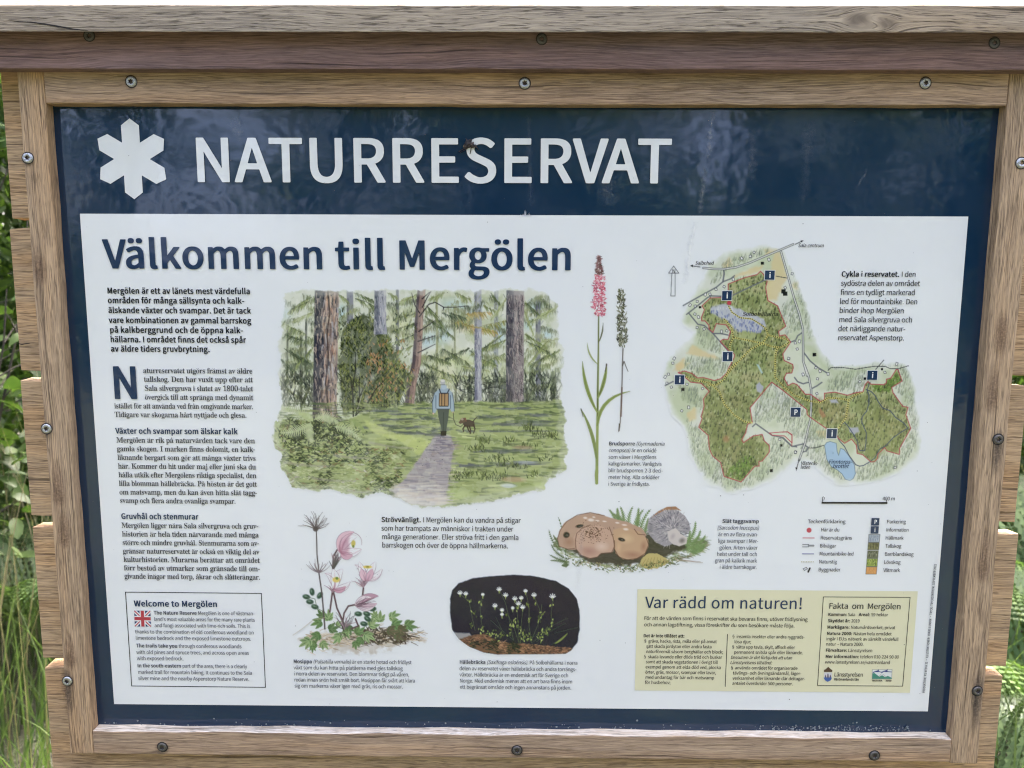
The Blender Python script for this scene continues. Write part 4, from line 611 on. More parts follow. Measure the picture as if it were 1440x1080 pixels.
GLYPHS['H'] = [
86,837,1,24,830,998,-166,1,-13,-3,-8,-7,-210,-702,-7,-12,-10,21,-210,693,-9,8,-15,2,-157,0,-14,-3,-7,-7,-1,-17,7,-26,289,-889,14,-42,8,-10,16,-3,172,0,15,2,9,9,306,943,5,30,228,821,4,17,613,
1043,-56,1,-26,-6,-27,-12,-26,-28,-10,-28,0,-33,13,-31,26,-25,40,-15,67,0,41,15,26,25,13,38,0,24,-8,25,-29,33,18,324,1043,-53,1,-29,-6,-24,-11,-25,-27,-11,-32,2,-38,17,-33,24,-20,38,-11,65,
0,36,12,31,31,10,33,0,33,-7,21,-14,18,-18,15,56,479,766,-96,1,-96,-18,-50,-16,-62,-28,-52,-30,-13,-13,2,-16,41,-73,10,-11,12,-4,48,2,81,44,60,21,47,8,34,-8,29,-16,21,-24,17,-35,10,-47,-1,
-13,-7,-6,-160,-28,-67,-19,-55,-21,-38,-19,-33,-23,-38,-37,-18,-24,-17,-38,-9,-59,2,-56,10,-40,22,-42,30,-35,27,-22,46,-22,62,-14,100,1,86,21,72,35,5,-4,6,-26,17,-10,139,0,12,3,7,10,1,446,
-5,72,-13,59,-11,33,-24,42,-19,24,-34,30,-38,22,-34,12,16,521,363,4,-8,0,-146,-4,-11,-59,-45,-70,-31,-26,-5,-24,2,-40,21,-22,34,-6,45,8,33,23,35,32,24,58,25,71,19,108,448,1,19,307,1080,-163,
1,-14,-5,-6,-12,0,-944,11,-49,20,-38,25,-24,19,-11,50,-13,110,3,31,10,8,14,-18,96,-14,10,-33,3,-11,30,0,910,-3,12,107,806,1,29,305,1080,-161,1,-14,-5,-6,-10,2,-1054,9,-8,14,-2,146,0,19,6,6,
14,0,176,89,101,10,-7,179,-285,19,-5,172,2,10,13,-5,19,-259,406,230,278,1,17,-9,8,-14,3,-164,0,-17,-4,-232,-281,-9,-2,-1,600,-4,12,111,879,2,35,487,766,-80,1,-77,-12,-76,-31,-43,-28,-44,-41,
-50,-70,-18,-40,-15,-45,-12,-65,-3,-75,3,-47,10,-54,17,-54,38,-71,38,-47,71,-56,82,-34,43,-9,117,-3,62,10,55,19,69,40,46,43,50,70,28,71,15,70,3,103,-11,75,-19,61,-40,75,-61,66,-44,31,-36,19,
-50,17,29,452,630,43,-14,29,-17,19,-16,33,-45,24,-56,10,-40,6,-89,-18,-92,-19,-45,-19,-30,-20,-22,-35,-25,-27,-12,-36,-8,-35,8,-41,21,-29,25,-24,34,-19,40,-14,49,-8,52,0,47,17,91,14,38,25,
40,26,29,34,22,45,15,109,1306,1,64,990,766,-85,1,-50,-10,-33,-12,-36,-19,-69,-49,-43,43,-26,18,-46,19,-55,10,-83,0,-41,-7,-57,-22,-57,-35,-5,4,-5,30,-14,10,-136,1,-20,-6,-5,-14,0,-706,3,-12,
20,-8,150,0,14,2,9,8,3,514,29,34,43,35,47,25,27,6,26,-6,33,-25,17,-31,13,-47,5,-49,2,-456,9,-8,14,-2,148,0,19,5,6,15,1,504,24,30,45,36,41,24,36,10,31,-8,29,-24,20,-37,11,-50,5,-495,9,-8,14,
-2,148,0,20,6,5,14,0,490,-13,85,-28,70,-17,24,-28,28,-22,16,-36,17,101,809,2,50,477,766,-77,1,-67,-11,-67,-25,-57,-37,-48,-48,-41,-59,-27,-61,-21,-91,-3,-75,3,-47,10,-57,17,-52,38,-70,54,
-61,58,-42,84,-33,47,-10,129,-3,67,11,98,34,45,27,11,14,-2,14,-20,40,-20,35,-9,8,-53,2,-64,-34,-53,-16,-38,-6,-36,6,-50,18,-38,26,-32,36,-28,52,-17,65,2,10,6,3,453,0,16,4,8,8,6,88,-8,82,-14,
56,-34,71,-21,29,-34,33,-48,32,-62,23,15,450,634,52,-20,23,-17,15,-21,27,-61,8,-43,-1,-22,-301,-1,-3,12,17,54,17,32,29,39,28,23,36,18,29,8,110,884,1,41,565,766,-87,1,-47,-8,-53,-19,-69,-39,
-5,4,-5,32,-14,10,-138,1,-14,-3,-7,-8,-2,-715,8,-17,17,-3,150,0,14,3,7,7,3,514,29,32,49,39,41,21,39,9,35,-9,29,-21,22,-40,9,-40,6,-64,2,-441,9,-8,14,-2,150,0,14,3,7,7,2,467,-5,73,-10,49,-26,
64,-41,50,-24,18,-33,16,-31,10,116,572,1,46,326,949,-139,1,-19,-8,-6,-21,-11,-168,-21,-7,-72,-3,-17,-8,-5,-12,0,-89,6,-10,11,-5,82,0,10,-6,0,-420,13,-68,19,-47,16,-24,37,-33,55,-26,52,-10,
101,0,109,26,12,11,1,16,-21,80,-8,11,-55,4,-45,-14,-22,-1,-35,16,-20,31,-10,40,-3,47,0,359,11,8,162,0,17,4,8,14,0,96,-6,10,-14,5,-167,0,-9,4,-2,180,-4,10,105,436,2,16,262,1052,-89,-2,-29,
-12,-26,-26,-13,-30,1,-47,14,-33,28,-26,42,-13,71,1,38,13,31,31,11,31,0,43,-6,18,-31,36,12,307,747,-160,1,-15,-4,-7,-9,-1,-713,3,-12,12,-7,160,-1,15,3,7,10,1,713,-3,12,77,1154,1,37,1011,998,
-187,1,-13,-3,-8,-7,-220,-602,-10,12,-214,590,-10,8,-14,2,-177,0,-19,-8,-3,-12,0,-957,6,-15,19,-5,138,0,15,3,7,10,1,535,4,19,9,-17,162,-437,12,-13,17,-4,112,0,12,4,9,9,165,446,8,9,4,-551,8,
-10,16,-3,143,0,19,8,4,12,0,957,-3,12,114,587,1,29,532,766,-87,1,-38,-8,-46,-19,-52,-37,-6,4,-4,30,-16,11,-136,0,-14,-3,-7,-8,-2,-715,9,-17,16,-3,150,0,14,3,7,7,3,458,38,75,29,36,29,23,45,
19,52,-8,34,-1,14,3,9,8,22,94,1,21,-17,14,103,822,3,70,456,766,-90,1,-55,-8,-40,-12,-53,-26,-36,-27,-49,-55,-23,-47,-12,-47,-3,-75,11,-52,28,-61,44,-56,-44,-52,-21,-47,-3,-56,7,-35,14,-28,
30,-38,-57,-58,-25,-43,-10,-40,3,-65,7,-26,15,-27,18,-23,32,-28,26,-17,48,-21,81,-19,53,-5,136,3,83,14,65,21,69,38,37,31,44,56,22,61,3,64,-14,56,-29,40,-42,31,-47,18,-62,13,-268,8,-38,14,
-17,21,-5,22,2,16,20,36,69,-9,82,2,31,5,78,27,53,36,29,30,22,30,19,40,12,49,3,66,-4,26,-8,35,-21,47,10,4,95,0,12,5,5,8,1,93,-10,15,-251,3,20,404,644,43,-13,34,-25,26,-42,13,-54,0,-33,-7,-33,
-25,-49,-14,-18,-22,-15,-24,-12,-24,-5,-43,14,-38,33,-27,54,-7,50,10,56,11,26,18,26,33,26,22,311,-6,210,-4,50,-10,24,-15,15,-23,3,-31,-6,-23,-16,-28,-22,-21,-33,-22,-36,-14,-41,-10,-52,-3,
-70,13,-35,16,-23,17,-16,21,-10,28,1,29,12,33,23,32,13,13,246,879,4,17,618,1043,-54,1,-28,-6,-29,-14,-22,-24,-10,-30,2,-42,13,-27,26,-23,41,-12,64,0,39,15,28,30,9,28,-1,38,-7,21,-34,33,17,
332,1043,-54,1,-29,-6,-29,-14,-21,-24,-10,-30,2,-42,13,-27,26,-23,38,-12,67,0,36,14,31,31,7,17,4,28,-11,42,-31,32,35,487,766,-80,1,-77,-12,-76,-31,-43,-28,-44,-41,-50,-70,-18,-40,-15,-45,
-12,-65,-3,-75,3,-47,10,-54,17,-54,38,-71,38,-47,71,-56,82,-34,43,-9,117,-3,62,10,55,19,69,40,46,43,50,70,28,71,15,70,3,103,-11,75,-19,61,-40,75,-61,66,-44,31,-36,19,-50,17,29,452,630,43,
-14,29,-17,19,-16,33,-45,24,-56,10,-40,6,-89,-18,-92,-19,-45,-19,-30,-20,-22,-35,-25,-27,-12,-36,-8,-35,8,-41,21,-29,25,-24,34,-19,40,-14,49,-8,52,0,47,17,91,14,38,25,40,26,29,34,22,45,15,
78,1035,1,27,892,998,-156,1,-14,-4,-8,-9,1,-635,-379,638,-10,8,-15,2,-153,0,-19,-8,-3,-12,0,-957,6,-15,19,-5,143,0,14,3,8,10,-2,617,4,17,377,-638,10,-7,14,-2,155,0,19,8,4,12,0,957,-4,12,]
GLYPHS['T'] = [
78,1019,1,35,869,999,-130,1,-17,-3,-7,-9,-1,-558,4,-114,-10,10,-40,74,-351,590,-10,8,-19,3,-124,-1,-17,-2,-7,-6,-3,-11,0,-961,6,-14,21,-6,117,0,19,4,8,9,0,595,-4,68,3,11,10,-11,38,-70,350,
-595,10,-8,19,-3,127,0,17,3,7,5,3,12,0,961,-5,14,65,865,2,24,514,999,-152,1,-17,-3,-9,-11,-328,-949,-2,-22,8,-11,21,-4,124,0,19,3,7,5,91,275,5,8,9,2,294,-2,12,-27,83,-256,24,-8,132,0,19,3,9,
8,-1,28,-325,939,-8,15,7,434,770,5,-7,102,-331,-9,-5,-203,1,-4,9,101,321,84,853,1,23,798,999,-727,2,-19,-3,-9,-8,-2,-112,8,-14,22,-4,258,0,10,-6,0,-834,2,-9,8,-7,20,-4,124,0,19,4,8,11,2,840,
10,5,255,0,21,4,9,14,0,105,-6,12,85,1016,1,54,874,999,-130,1,-18,-3,-8,-8,-2,-571,-2,-51,-10,-66,-22,-63,-16,-30,-27,-34,-29,-20,-31,-15,-36,-9,-31,-3,-43,5,-23,7,-27,12,-28,20,-37,46,-11,
23,-17,52,-13,77,-2,61,-2,560,-9,8,-19,3,-122,-1,-18,-3,-7,-7,-2,-607,2,-49,11,-70,21,-73,13,-30,23,-40,38,-46,34,-28,36,-22,38,-17,43,-12,76,-12,88,0,79,12,74,26,43,26,44,40,25,32,22,36,22,
54,16,61,10,79,3,59,0,572,-6,14,82,901,2,39,492,999,-326,2,-20,-4,-9,-9,1,-976,8,-8,20,-4,122,0,17,3,7,5,4,12,0,382,10,6,105,0,10,-3,7,-10,228,-387,8,-5,19,-3,136,0,19,3,10,10,-2,21,-229,
391,4,6,62,27,46,32,38,40,29,48,17,49,8,49,-3,96,-17,63,-22,41,-19,24,-41,36,-36,22,-74,25,-69,12,18,453,864,64,-5,43,-9,34,-14,34,-26,23,-43,8,-35,0,-44,-13,-47,-16,-28,-24,-26,-41,-24,-31,
-10,-57,-9,-156,1,-5,9,0,305,10,6,69,840,1,37,738,999,-572,2,-19,-3,-9,-8,-1,-970,1,-9,7,-7,21,-4,576,0,19,3,9,8,1,112,-3,10,-7,5,-19,3,-416,0,-8,3,-2,7,0,293,3,9,341,2,22,5,6,15,0,103,-3,9,
-8,5,-19,3,-332,0,-8,4,-1,256,9,5,401,0,19,3,8,5,3,10,0,105,-6,12,83,849,1,84,485,1016,-58,1,-82,-10,-50,-14,-59,-29,-56,-44,-26,-31,-24,-42,-17,-58,-3,-68,10,-54,22,-52,37,-47,45,-37,50,
-31,212,-93,60,-31,36,-27,15,-22,11,-26,6,-28,-1,-21,-7,-28,-17,-33,-14,-16,-22,-17,-55,-23,-67,-8,-52,7,-34,10,-71,33,-48,33,-36,31,-21,5,-29,-7,-70,-81,-5,-16,7,-14,46,-42,60,-40,43,-21,
53,-19,93,-20,105,-2,62,8,64,16,66,31,41,30,30,31,21,28,22,40,17,63,3,59,-10,68,-17,44,-35,49,-45,40,-52,33,-267,119,-43,31,-12,14,-15,28,-7,26,-1,18,6,24,11,26,22,26,27,16,28,12,39,7,40,1,
45,-8,36,-12,34,-16,64,-46,26,-5,27,7,62,76,3,17,-7,11,-35,31,-57,38,-38,18,-48,17,86,821,1,27,807,999,-137,1,-18,-3,-8,-7,-215,-717,-7,-23,-5,-4,-7,13,-222,731,-10,8,-19,3,-129,-1,-18,-3,
-7,-7,-2,-21,8,-26,289,-888,14,-42,7,-9,22,-4,146,0,19,4,8,9,305,940,5,18,-1,17,-5,7,]
GLYPHS['V'] = [
86,790,1,11,786,997,-133,2,-11,-6,-242,-822,-244,821,-12,7,-139,-4,313,-992,153,-1,13,9,301,962,97,774,2,44,442,757,-73,1,-96,-17,-81,-32,-79,-46,36,-73,17,-13,17,2,76,43,60,22,55,10,57,-7,
34,-18,29,-32,18,-38,10,-49,1,-34,-5,-7,-168,-29,-129,-43,-67,-41,-49,-57,-16,-36,-10,-61,13,-87,16,-36,27,-36,29,-23,42,-22,60,-13,105,6,74,26,86,53,7,-7,7,-52,5,-8,110,-1,10,6,1,444,-6,75,
-11,58,-32,73,-50,56,-70,34,16,519,382,6,-10,0,-179,-7,-17,-75,-56,-72,-30,-36,-5,-33,6,-53,29,-21,36,-8,46,10,49,34,47,33,24,55,24,76,21,114,540,1,22,494,757,-68,1,-57,-17,-62,-43,-48,-53,
-14,92,-110,2,-10,-5,-1,-721,5,-10,130,-1,10,5,2,472,40,77,30,39,33,27,33,17,33,8,62,-12,20,4,21,99,-10,10,100,851,2,29,725,1082,-132,1,-10,-6,3,-375,-7,-1,-72,40,-55,15,-76,3,-72,-13,-69,
-32,-40,-31,-55,-64,-27,-48,-28,-83,-11,-58,-2,-99,10,-83,26,-87,29,-53,47,-56,61,-40,78,-24,113,0,64,20,93,58,17,-63,110,-1,9,5,1,1066,22,426,653,41,-7,43,-16,43,-27,28,-27,1,-376,-3,-15,
-19,-20,-58,-45,-47,-22,-46,-8,-71,18,-41,28,-24,27,-36,80,-17,127,17,116,21,53,22,34,28,32,39,28,31,13,111,832,2,32,449,757,-59,1,-74,-12,-74,-32,-39,-27,-57,-61,-31,-50,-30,-83,-13,-68,0,
-106,10,-61,17,-56,38,-72,56,-66,47,-34,45,-22,72,-20,93,-3,64,11,74,31,41,27,39,37,50,72,28,73,15,73,3,92,-11,78,-19,63,-41,77,-57,64,-62,41,-62,24,28,438,651,45,-14,34,-20,27,-24,33,-47,
23,-58,10,-41,6,-109,-8,-56,-19,-63,-43,-68,-29,-27,-38,-21,-41,-13,-33,0,-43,10,-41,22,-36,33,-24,35,-22,49,-14,55,-5,107,10,68,17,53,41,67,24,23,38,24,47,15,109,1260,1,50,952,757,-65,1,
-67,-17,-55,-32,-81,-68,-35,51,-32,30,-38,21,-46,12,-83,4,-57,-13,-62,-32,-70,-55,-5,6,-13,73,-115,-1,-2,-731,133,-4,10,5,2,527,37,44,49,39,40,22,46,11,38,-9,31,-18,24,-30,20,-54,7,-65,1,
-467,10,-5,131,2,5,530,33,40,58,46,43,21,38,9,45,-11,31,-22,23,-34,16,-51,5,-49,2,-476,9,-5,131,2,4,501,-13,88,-28,72,-38,46,-58,35,110,837,1,32,527,757,-68,1,-71,-17,-53,-27,-74,-56,-5,5,
-13,75,-108,1,-10,-5,-1,-721,5,-10,130,-1,10,5,2,527,36,40,50,41,40,21,55,14,46,-9,32,-17,28,-36,16,-49,8,-80,2,-452,9,-5,124,0,10,5,1,464,-15,124,-23,63,-37,49,-58,36,116,526,1,34,284,947,
-117,-3,-15,-196,-10,-9,-103,-8,-3,-83,8,-8,91,0,10,-6,1,-444,12,-70,20,-49,31,-39,43,-29,69,-17,81,0,96,22,9,12,-24,82,-24,2,-54,-16,-34,0,-46,22,-23,36,-10,42,-3,48,0,395,11,9,182,1,5,10,
0,80,-11,8,-185,4,-2,194,117,833,1,32,709,738,-130,1,-10,-5,-2,-515,-23,-31,-65,-61,-39,-22,-57,-13,-48,11,-29,19,-24,32,-16,51,-6,46,-1,483,-10,5,-135,-3,-2,-485,6,-61,9,-48,22,-56,19,-30,
38,-36,36,-19,62,-15,103,3,48,14,38,20,83,66,6,-6,9,-79,121,2,2,722,101,762,2,42,439,757,-56,1,-69,-12,-55,-22,-60,-41,-55,-61,-31,-54,-28,-77,-13,-71,0,-101,10,-63,28,-80,39,-63,55,-57,43,
-29,79,-31,69,-11,119,6,105,34,56,34,-17,41,-20,37,-11,6,-15,-2,-76,-39,-74,-17,-65,5,-62,24,-53,45,-33,46,-24,65,-8,68,479,4,8,8,5,44,-3,72,-17,90,-26,63,-29,44,-34,34,-57,37,-43,14,15,421,
658,34,-7,38,-17,29,-23,19,-25,27,-66,9,-63,-1,-24,-360,-2,0,23,14,56,22,46,27,39,30,27,43,24,33,453,2,10,296,1019,-132,1,-10,-6,18,-676,3,-29,8,-6,88,0,10,8,20,660,0,41,16,243,173,-46,-2,
-26,-10,-24,-22,-16,-31,-4,-34,11,-41,21,-28,31,-16,57,-4,26,6,29,20,21,36,3,46,-14,41,-29,28,228,774,4,16,575,1043,-34,1,-31,-8,-20,-13,-14,-21,-8,-29,5,-29,12,-22,25,-20,28,-8,48,3,26,12,
22,28,8,34,-10,36,-25,26,15,286,1043,-58,-4,-19,-11,-20,-26,-7,-31,4,-27,16,-27,19,-14,31,-9,50,4,27,15,19,26,5,41,-10,30,-22,22,44,442,757,-73,1,-96,-17,-81,-32,-79,-46,36,-73,17,-13,17,2,
76,43,60,22,55,10,57,-7,34,-18,29,-32,18,-38,10,-49,1,-34,-5,-7,-168,-29,-129,-43,-67,-41,-49,-57,-16,-36,-10,-61,13,-87,16,-36,27,-36,29,-23,42,-22,60,-13,105,6,74,26,86,53,7,-7,7,-52,5,-8,
110,-1,10,6,1,444,-6,75,-11,58,-32,73,-50,56,-70,34,16,519,382,6,-10,0,-179,-7,-17,-75,-56,-72,-30,-36,-5,-33,6,-53,29,-21,36,-8,46,10,49,34,47,33,24,55,24,76,21,70,760,1,18,718,997,-571,2,
-10,-5,-1,-981,5,-10,130,-1,10,6,4,438,361,2,10,9,0,87,-6,10,-366,5,-1,328,9,5,425,1,6,10,0,85,107,760,1,20,262,1082,-127,1,-11,-8,1,-1068,10,-5,130,4,4,190,119,140,9,-7,194,-323,149,-3,-1,
15,-262,422,226,283,5,15,-153,-1,-267,-336,-12,-15,-7,1,-2,686,]
GLYPHS['S'] = [
65,226,2,29,118,258,-9,0,-3,-4,0,-14,-19,-50,-9,-8,-56,-145,0,-11,-7,-8,-20,-7,1,-13,72,1,-1,12,-25,6,-6,8,5,5,17,40,74,1,7,-5,14,-41,-6,-8,-27,-6,1,-13,113,2,0,11,-18,7,-15,24,-80,198,1,10,
5,96,172,3,-4,28,-70,0,-8,-62,2,66,230,3,29,124,252,-112,0,-5,-2,2,-11,23,-5,6,-4,6,-23,-1,-173,-8,-16,-27,-8,-1,-8,3,-4,136,1,40,14,15,13,9,14,6,28,-1,19,-5,14,-18,19,-30,16,24,14,13,17,5,
19,0,17,-4,13,-12,16,-15,10,-28,9,11,116,236,24,-6,8,-8,6,-24,-2,-28,-6,-15,-13,-9,-39,-6,-3,6,1,80,6,7,14,108,124,20,-1,14,-5,10,-8,7,-13,4,-26,-2,-23,-7,-18,-10,-10,-31,-4,-14,2,-6,8,-2,
95,3,4,67,243,1,51,229,258,-9,-1,-6,-14,-7,-2,-57,16,-20,1,-28,-4,-38,-22,-24,-27,-12,-23,-7,-26,-3,-27,2,-34,7,-25,11,-22,12,-16,20,-19,18,-10,21,-7,17,-3,35,1,20,6,21,10,19,16,14,18,1,7,
-10,9,-26,-25,-27,-15,-27,-6,-31,7,-18,12,-13,19,-8,27,-4,32,1,49,9,40,9,18,10,11,22,9,15,3,16,-2,38,-17,22,-29,0,-10,6,-14,10,-1,2,19,-6,9,0,40,6,8,68,258,2,25,127,252,-116,0,-5,-2,2,-11,
25,-5,5,-4,6,-25,-2,-174,-6,-13,-26,-8,-1,-8,3,-4,114,0,27,2,30,10,17,10,15,14,14,20,10,31,3,43,-4,36,-11,32,-17,23,-25,18,-29,12,15,123,235,31,-9,10,-8,10,-13,12,-37,3,-57,-6,-43,-14,-30,
-18,-16,-35,-6,-18,3,-6,12,-1,177,2,16,5,8,69,229,1,60,157,252,-149,-2,1,-11,29,-9,4,-11,2,-19,-1,-168,-7,-14,-29,-8,1,-12,204,2,-2,8,6,33,7,7,5,28,-3,4,-11,-2,-16,-36,-12,-10,-16,-8,-17,-5,
-33,-2,-20,3,-7,10,-1,85,2,5,28,-2,16,-8,6,-6,-1,-7,7,-32,9,-2,3,5,0,32,-6,10,0,41,6,8,0,31,-5,2,-7,-2,-7,-28,1,-8,-7,-8,-15,-7,-28,-1,-2,78,4,14,5,2,31,2,26,-3,16,-5,19,-15,0,-9,8,-27,7,-1,
3,2,1,30,-6,9,0,28,5,7,70,209,1,50,158,252,-151,-2,1,-11,24,-6,6,-4,6,-21,-1,-174,-8,-15,-27,-8,1,-13,127,2,-1,11,-33,7,-8,9,-3,20,0,69,4,5,23,-2,17,-7,7,-9,-1,-8,8,-30,3,-2,8,1,1,33,-6,8,0,
47,6,9,0,29,-4,3,-8,-2,-8,-27,1,-9,-8,-9,-14,-6,-26,-2,-3,5,0,75,2,10,6,4,27,2,42,-6,21,-15,1,-10,7,-27,10,-2,1,31,-5,8,-1,27,6,10,71,264,1,56,229,258,-9,-1,-6,-13,-10,-3,-30,11,-23,5,-22,1,
-26,-4,-37,-21,-25,-27,-12,-23,-7,-24,-3,-27,2,-33,4,-21,10,-24,12,-18,20,-20,41,-20,24,-4,46,3,34,11,20,10,-2,54,3,15,6,8,25,5,-1,12,-118,0,1,-12,29,-5,6,-6,4,-16,0,-29,-2,-16,-7,-10,-32,
-6,-33,8,-20,20,-13,34,-6,45,4,53,9,35,17,24,22,9,14,3,15,-2,36,-16,24,-28,0,-10,7,-17,10,0,2,20,-6,9,0,40,6,8,72,272,1,45,266,252,-118,-1,1,-12,27,-6,7,-9,1,-79,-4,-5,-84,0,-4,2,-1,64,3,18,
6,9,27,6,2,5,-2,8,-119,0,0,-12,27,-8,5,-6,3,-12,1,-173,-6,-21,-29,-9,-1,-12,119,-1,1,12,-28,8,-6,10,-3,19,1,70,4,3,84,0,4,-6,-1,-85,-7,-11,-27,-7,-1,-12,120,0,-1,12,-28,9,-6,20,0,177,7,15,
28,8,1,8,73,134,1,21,128,252,-122,-2,1,-11,32,-8,4,-8,1,-14,-1,-176,-3,-8,-6,-7,-27,-7,-2,-8,2,-5,123,2,-1,12,-25,6,-6,4,-6,19,0,177,7,14,30,8,1,8,74,170,1,32,164,252,-123,-2,0,-10,31,-8,6,
-6,3,-11,1,-208,-3,-15,-5,-8,-19,-4,-15,4,-3,6,7,22,-2,18,-14,12,-7,0,-8,-4,-9,-14,0,-24,8,-17,18,-17,25,-4,26,2,26,15,14,20,7,22,2,27,1,170,3,8,5,6,27,8,1,8,75,265,1,49,255,252,-101,0,-2,
-4,2,-9,29,-5,4,-7,-7,-3,-50,-56,-4,-10,-8,-10,-14,-14,-9,-2,-3,4,2,87,6,10,28,6,0,12,-119,1,0,-12,26,-8,8,-15,1,-170,-1,-16,-5,-10,-4,-4,-25,-6,-1,-12,120,0,0,11,-28,8,-7,14,-1,72,6,8,8,2,
9,-6,64,-86,-3,-6,-28,-6,1,-12,125,1,0,11,-24,8,-8,7,-98,128,52,56,6,10,20,13,34,7,2,9,76,221,1,29,131,252,-123,-2,1,-11,29,-9,6,-20,-1,-177,-8,-15,-27,-8,1,-12,204,2,-4,10,6,35,7,7,4,30,-3,
5,-10,-3,-12,-27,-3,-12,-12,-12,-12,-7,-20,-6,-32,-3,-22,3,-6,8,-3,20,1,170,8,14,32,8,1,8,77,330,1,52,324,252,-87,-2,1,-6,-4,-10,-10,-8,-60,-144,-4,4,-67,164,-86,2,0,-12,29,-8,8,-14,-6,-9,0,
-173,3,-9,-7,-9,-26,-7,-1,-12,79,-1,4,3,-2,10,-28,7,-6,9,4,8,0,173,4,-2,76,-185,2,-8,-1,-11,3,-4,7,0,6,4,-1,13,18,44,4,8,7,4,58,143,3,-5,-1,-177,-8,-14,-26,-7,-1,-11,4,-2,114,1,-1,12,-24,5,
-5,4,-5,24,1,173,8,15,26,8,1,8,78,256,1,43,252,252,-74,0,-4,-2,1,-11,27,-6,6,-10,-4,-9,1,-114,-3,-4,-123,154,-69,1,0,-12,16,-6,17,-20,1,-7,0,-10,-6,-6,0,-157,4,-7,-6,-9,-26,-6,0,-12,75,-1,4,
2,-1,11,-28,7,-6,8,4,8,0,150,2,4,144,-180,4,-13,6,-3,8,1,2,10,-6,8,0,74,6,9,0,120,-4,8,6,10,27,8,1,8,79,273,2,30,154,258,-27,0,-26,-5,-35,-22,-17,-17,-13,-19,-10,-23,-6,-22,-1,-30,3,-25,7,
-25,13,-25,16,-20,19,-15,25,-14,20,-4,30,0,24,5,36,23,17,16,13,21,10,23,5,26,1,27,-3,25,-7,25,-12,21,-19,22,-17,14,-26,14,18,143,240,27,-9,18,-22,12,-35,5,-48,-5,-54,-13,-37,-12,-15,-25,-10,
-14,0,-30,9,-19,25,-12,40,-3,58,7,46,14,33,7,8,19,8,80,216,2,25,126,252,-118,-2,1,-11,28,-9,7,-20,-1,-177,-8,-15,-27,-8,1,-12,119,1,-1,12,-27,7,-6,10,-3,19,1,62,41,2,35,7,24,15,13,18,5,19,0,
23,-3,16,-9,16,-13,12,-15,8,12,118,234,22,-4,11,-12,7,-26,-2,-31,-6,-17,-11,-10,-25,-5,-20,-1,-3,6,1,90,6,8,82,246,2,33,126,252,-118,-2,0,-10,27,-8,8,-14,1,-139,0,-40,-4,-14,-6,-7,-25,-7,-1,
-11,4,-2,116,1,0,11,-28,8,-7,12,-2,80,5,5,16,-4,70,-111,70,-2,1,12,-18,6,-6,6,-63,97,2,3,29,16,14,19,4,32,-6,25,-11,16,-16,10,-36,11,12,121,234,24,-5,12,-12,7,-24,-2,-28,-6,-16,-14,-12,-23,
-7,-25,1,-3,5,2,87,6,9,83,202,1,64,177,258,-9,-1,-5,-9,-5,-2,-43,11,-38,-1,-21,-9,-16,-23,-8,-21,-1,-28,3,-18,7,-15,10,-12,19,-16,67,-38,11,-14,3,-14,-4,-16,-9,-12,-26,-9,-27,3,-22,8,-9,8,
-15,25,1,11,-5,20,-11,2,-3,-4,0,-21,6,-8,0,-41,-6,-8,2,-14,10,0,5,11,4,2,50,-13,40,4,14,4,28,30,8,18,3,25,-3,25,-8,18,-11,14,-14,11,-77,42,-9,11,-4,15,5,17,19,11,15,5,17,-2,28,-13,8,-7,11,
-15,-1,-9,7,-21,9,-2,3,4,0,22,-6,9,0,30,6,8,84,219,1,38,171,252,-166,-2,5,-9,0,-29,-6,-8,0,-28,4,-4,9,2,7,27,-1,9,13,14,12,7,22,4,13,0,3,-3,0,-197,-4,-11,-5,-6,-29,-8,0,-12,125,2,-1,10,-29,
8,-8,16,-1,198,4,3,17,-1,19,-3,14,-8,11,-11,-1,-9,10,-31,9,2,1,30,-6,10,0,29,4,5,0,3,85,256,1,41,249,252,-73,0,-4,-2,2,-11,27,-6,7,-9,-3,-9,0,-139,-6,-27,-11,-17,-14,-11,-24,-7,-24,2,-19,9,
-10,16,-6,25,1,155,6,11,28,7,1,11,-4,2,-116,-1,0,-11,27,-8,7,-11,3,-156,8,-33,8,-13,10,-11,17,-10,19,-5,53,0,27,10,20,18,12,26,6,32,1,137,-4,8,7,8,22,8,2,8,86,222,1,32,232,252,-76,-2,1,-10,
29,-6,5,-11,-7,-6,-50,-135,-6,10,-52,131,2,7,4,4,30,6,0,11,-116,1,-5,-2,1,-10,21,-8,13,-22,84,-202,-2,-11,4,-6,8,0,4,4,-1,13,21,57,8,5,2,6,50,134,0,12,8,11,21,7,1,8,87,318,1,54,328,252,-64,
-2,1,-10,23,-7,5,-9,-6,-6,-40,-123,-3,4,-41,125,5,10,23,6,1,11,-112,1,1,-13,24,-6,5,-3,12,-36,-4,-12,-8,-4,-35,-90,-7,14,-38,119,4,13,21,6,0,11,-104,0,0,-11,20,-6,9,-16,69,-209,-3,-9,3,-8,9,
0,5,3,-1,14,22,57,3,6,7,5,35,89,4,-5,51,-150,-3,-8,2,-7,4,-4,9,1,3,9,-2,9,21,67,8,8,40,126,0,11,7,10,17,7,0,8,88,244,1,45,240,252,-86,0,0,-12,24,-6,4,-9,-7,-5,-38,-58,-5,4,-36,61,4,7,29,6,
-1,12,-121,-1,0,-11,20,-7,13,-15,63,-102,-7,-6,-44,-63,-5,-15,-16,-14,-25,-7,0,-12,86,0,0,11,-26,7,-4,10,7,5,44,65,36,-55,7,-17,-4,-9,-26,-6,0,-12,119,1,0,11,-19,7,-11,14,-68,112,6,6,40,59,
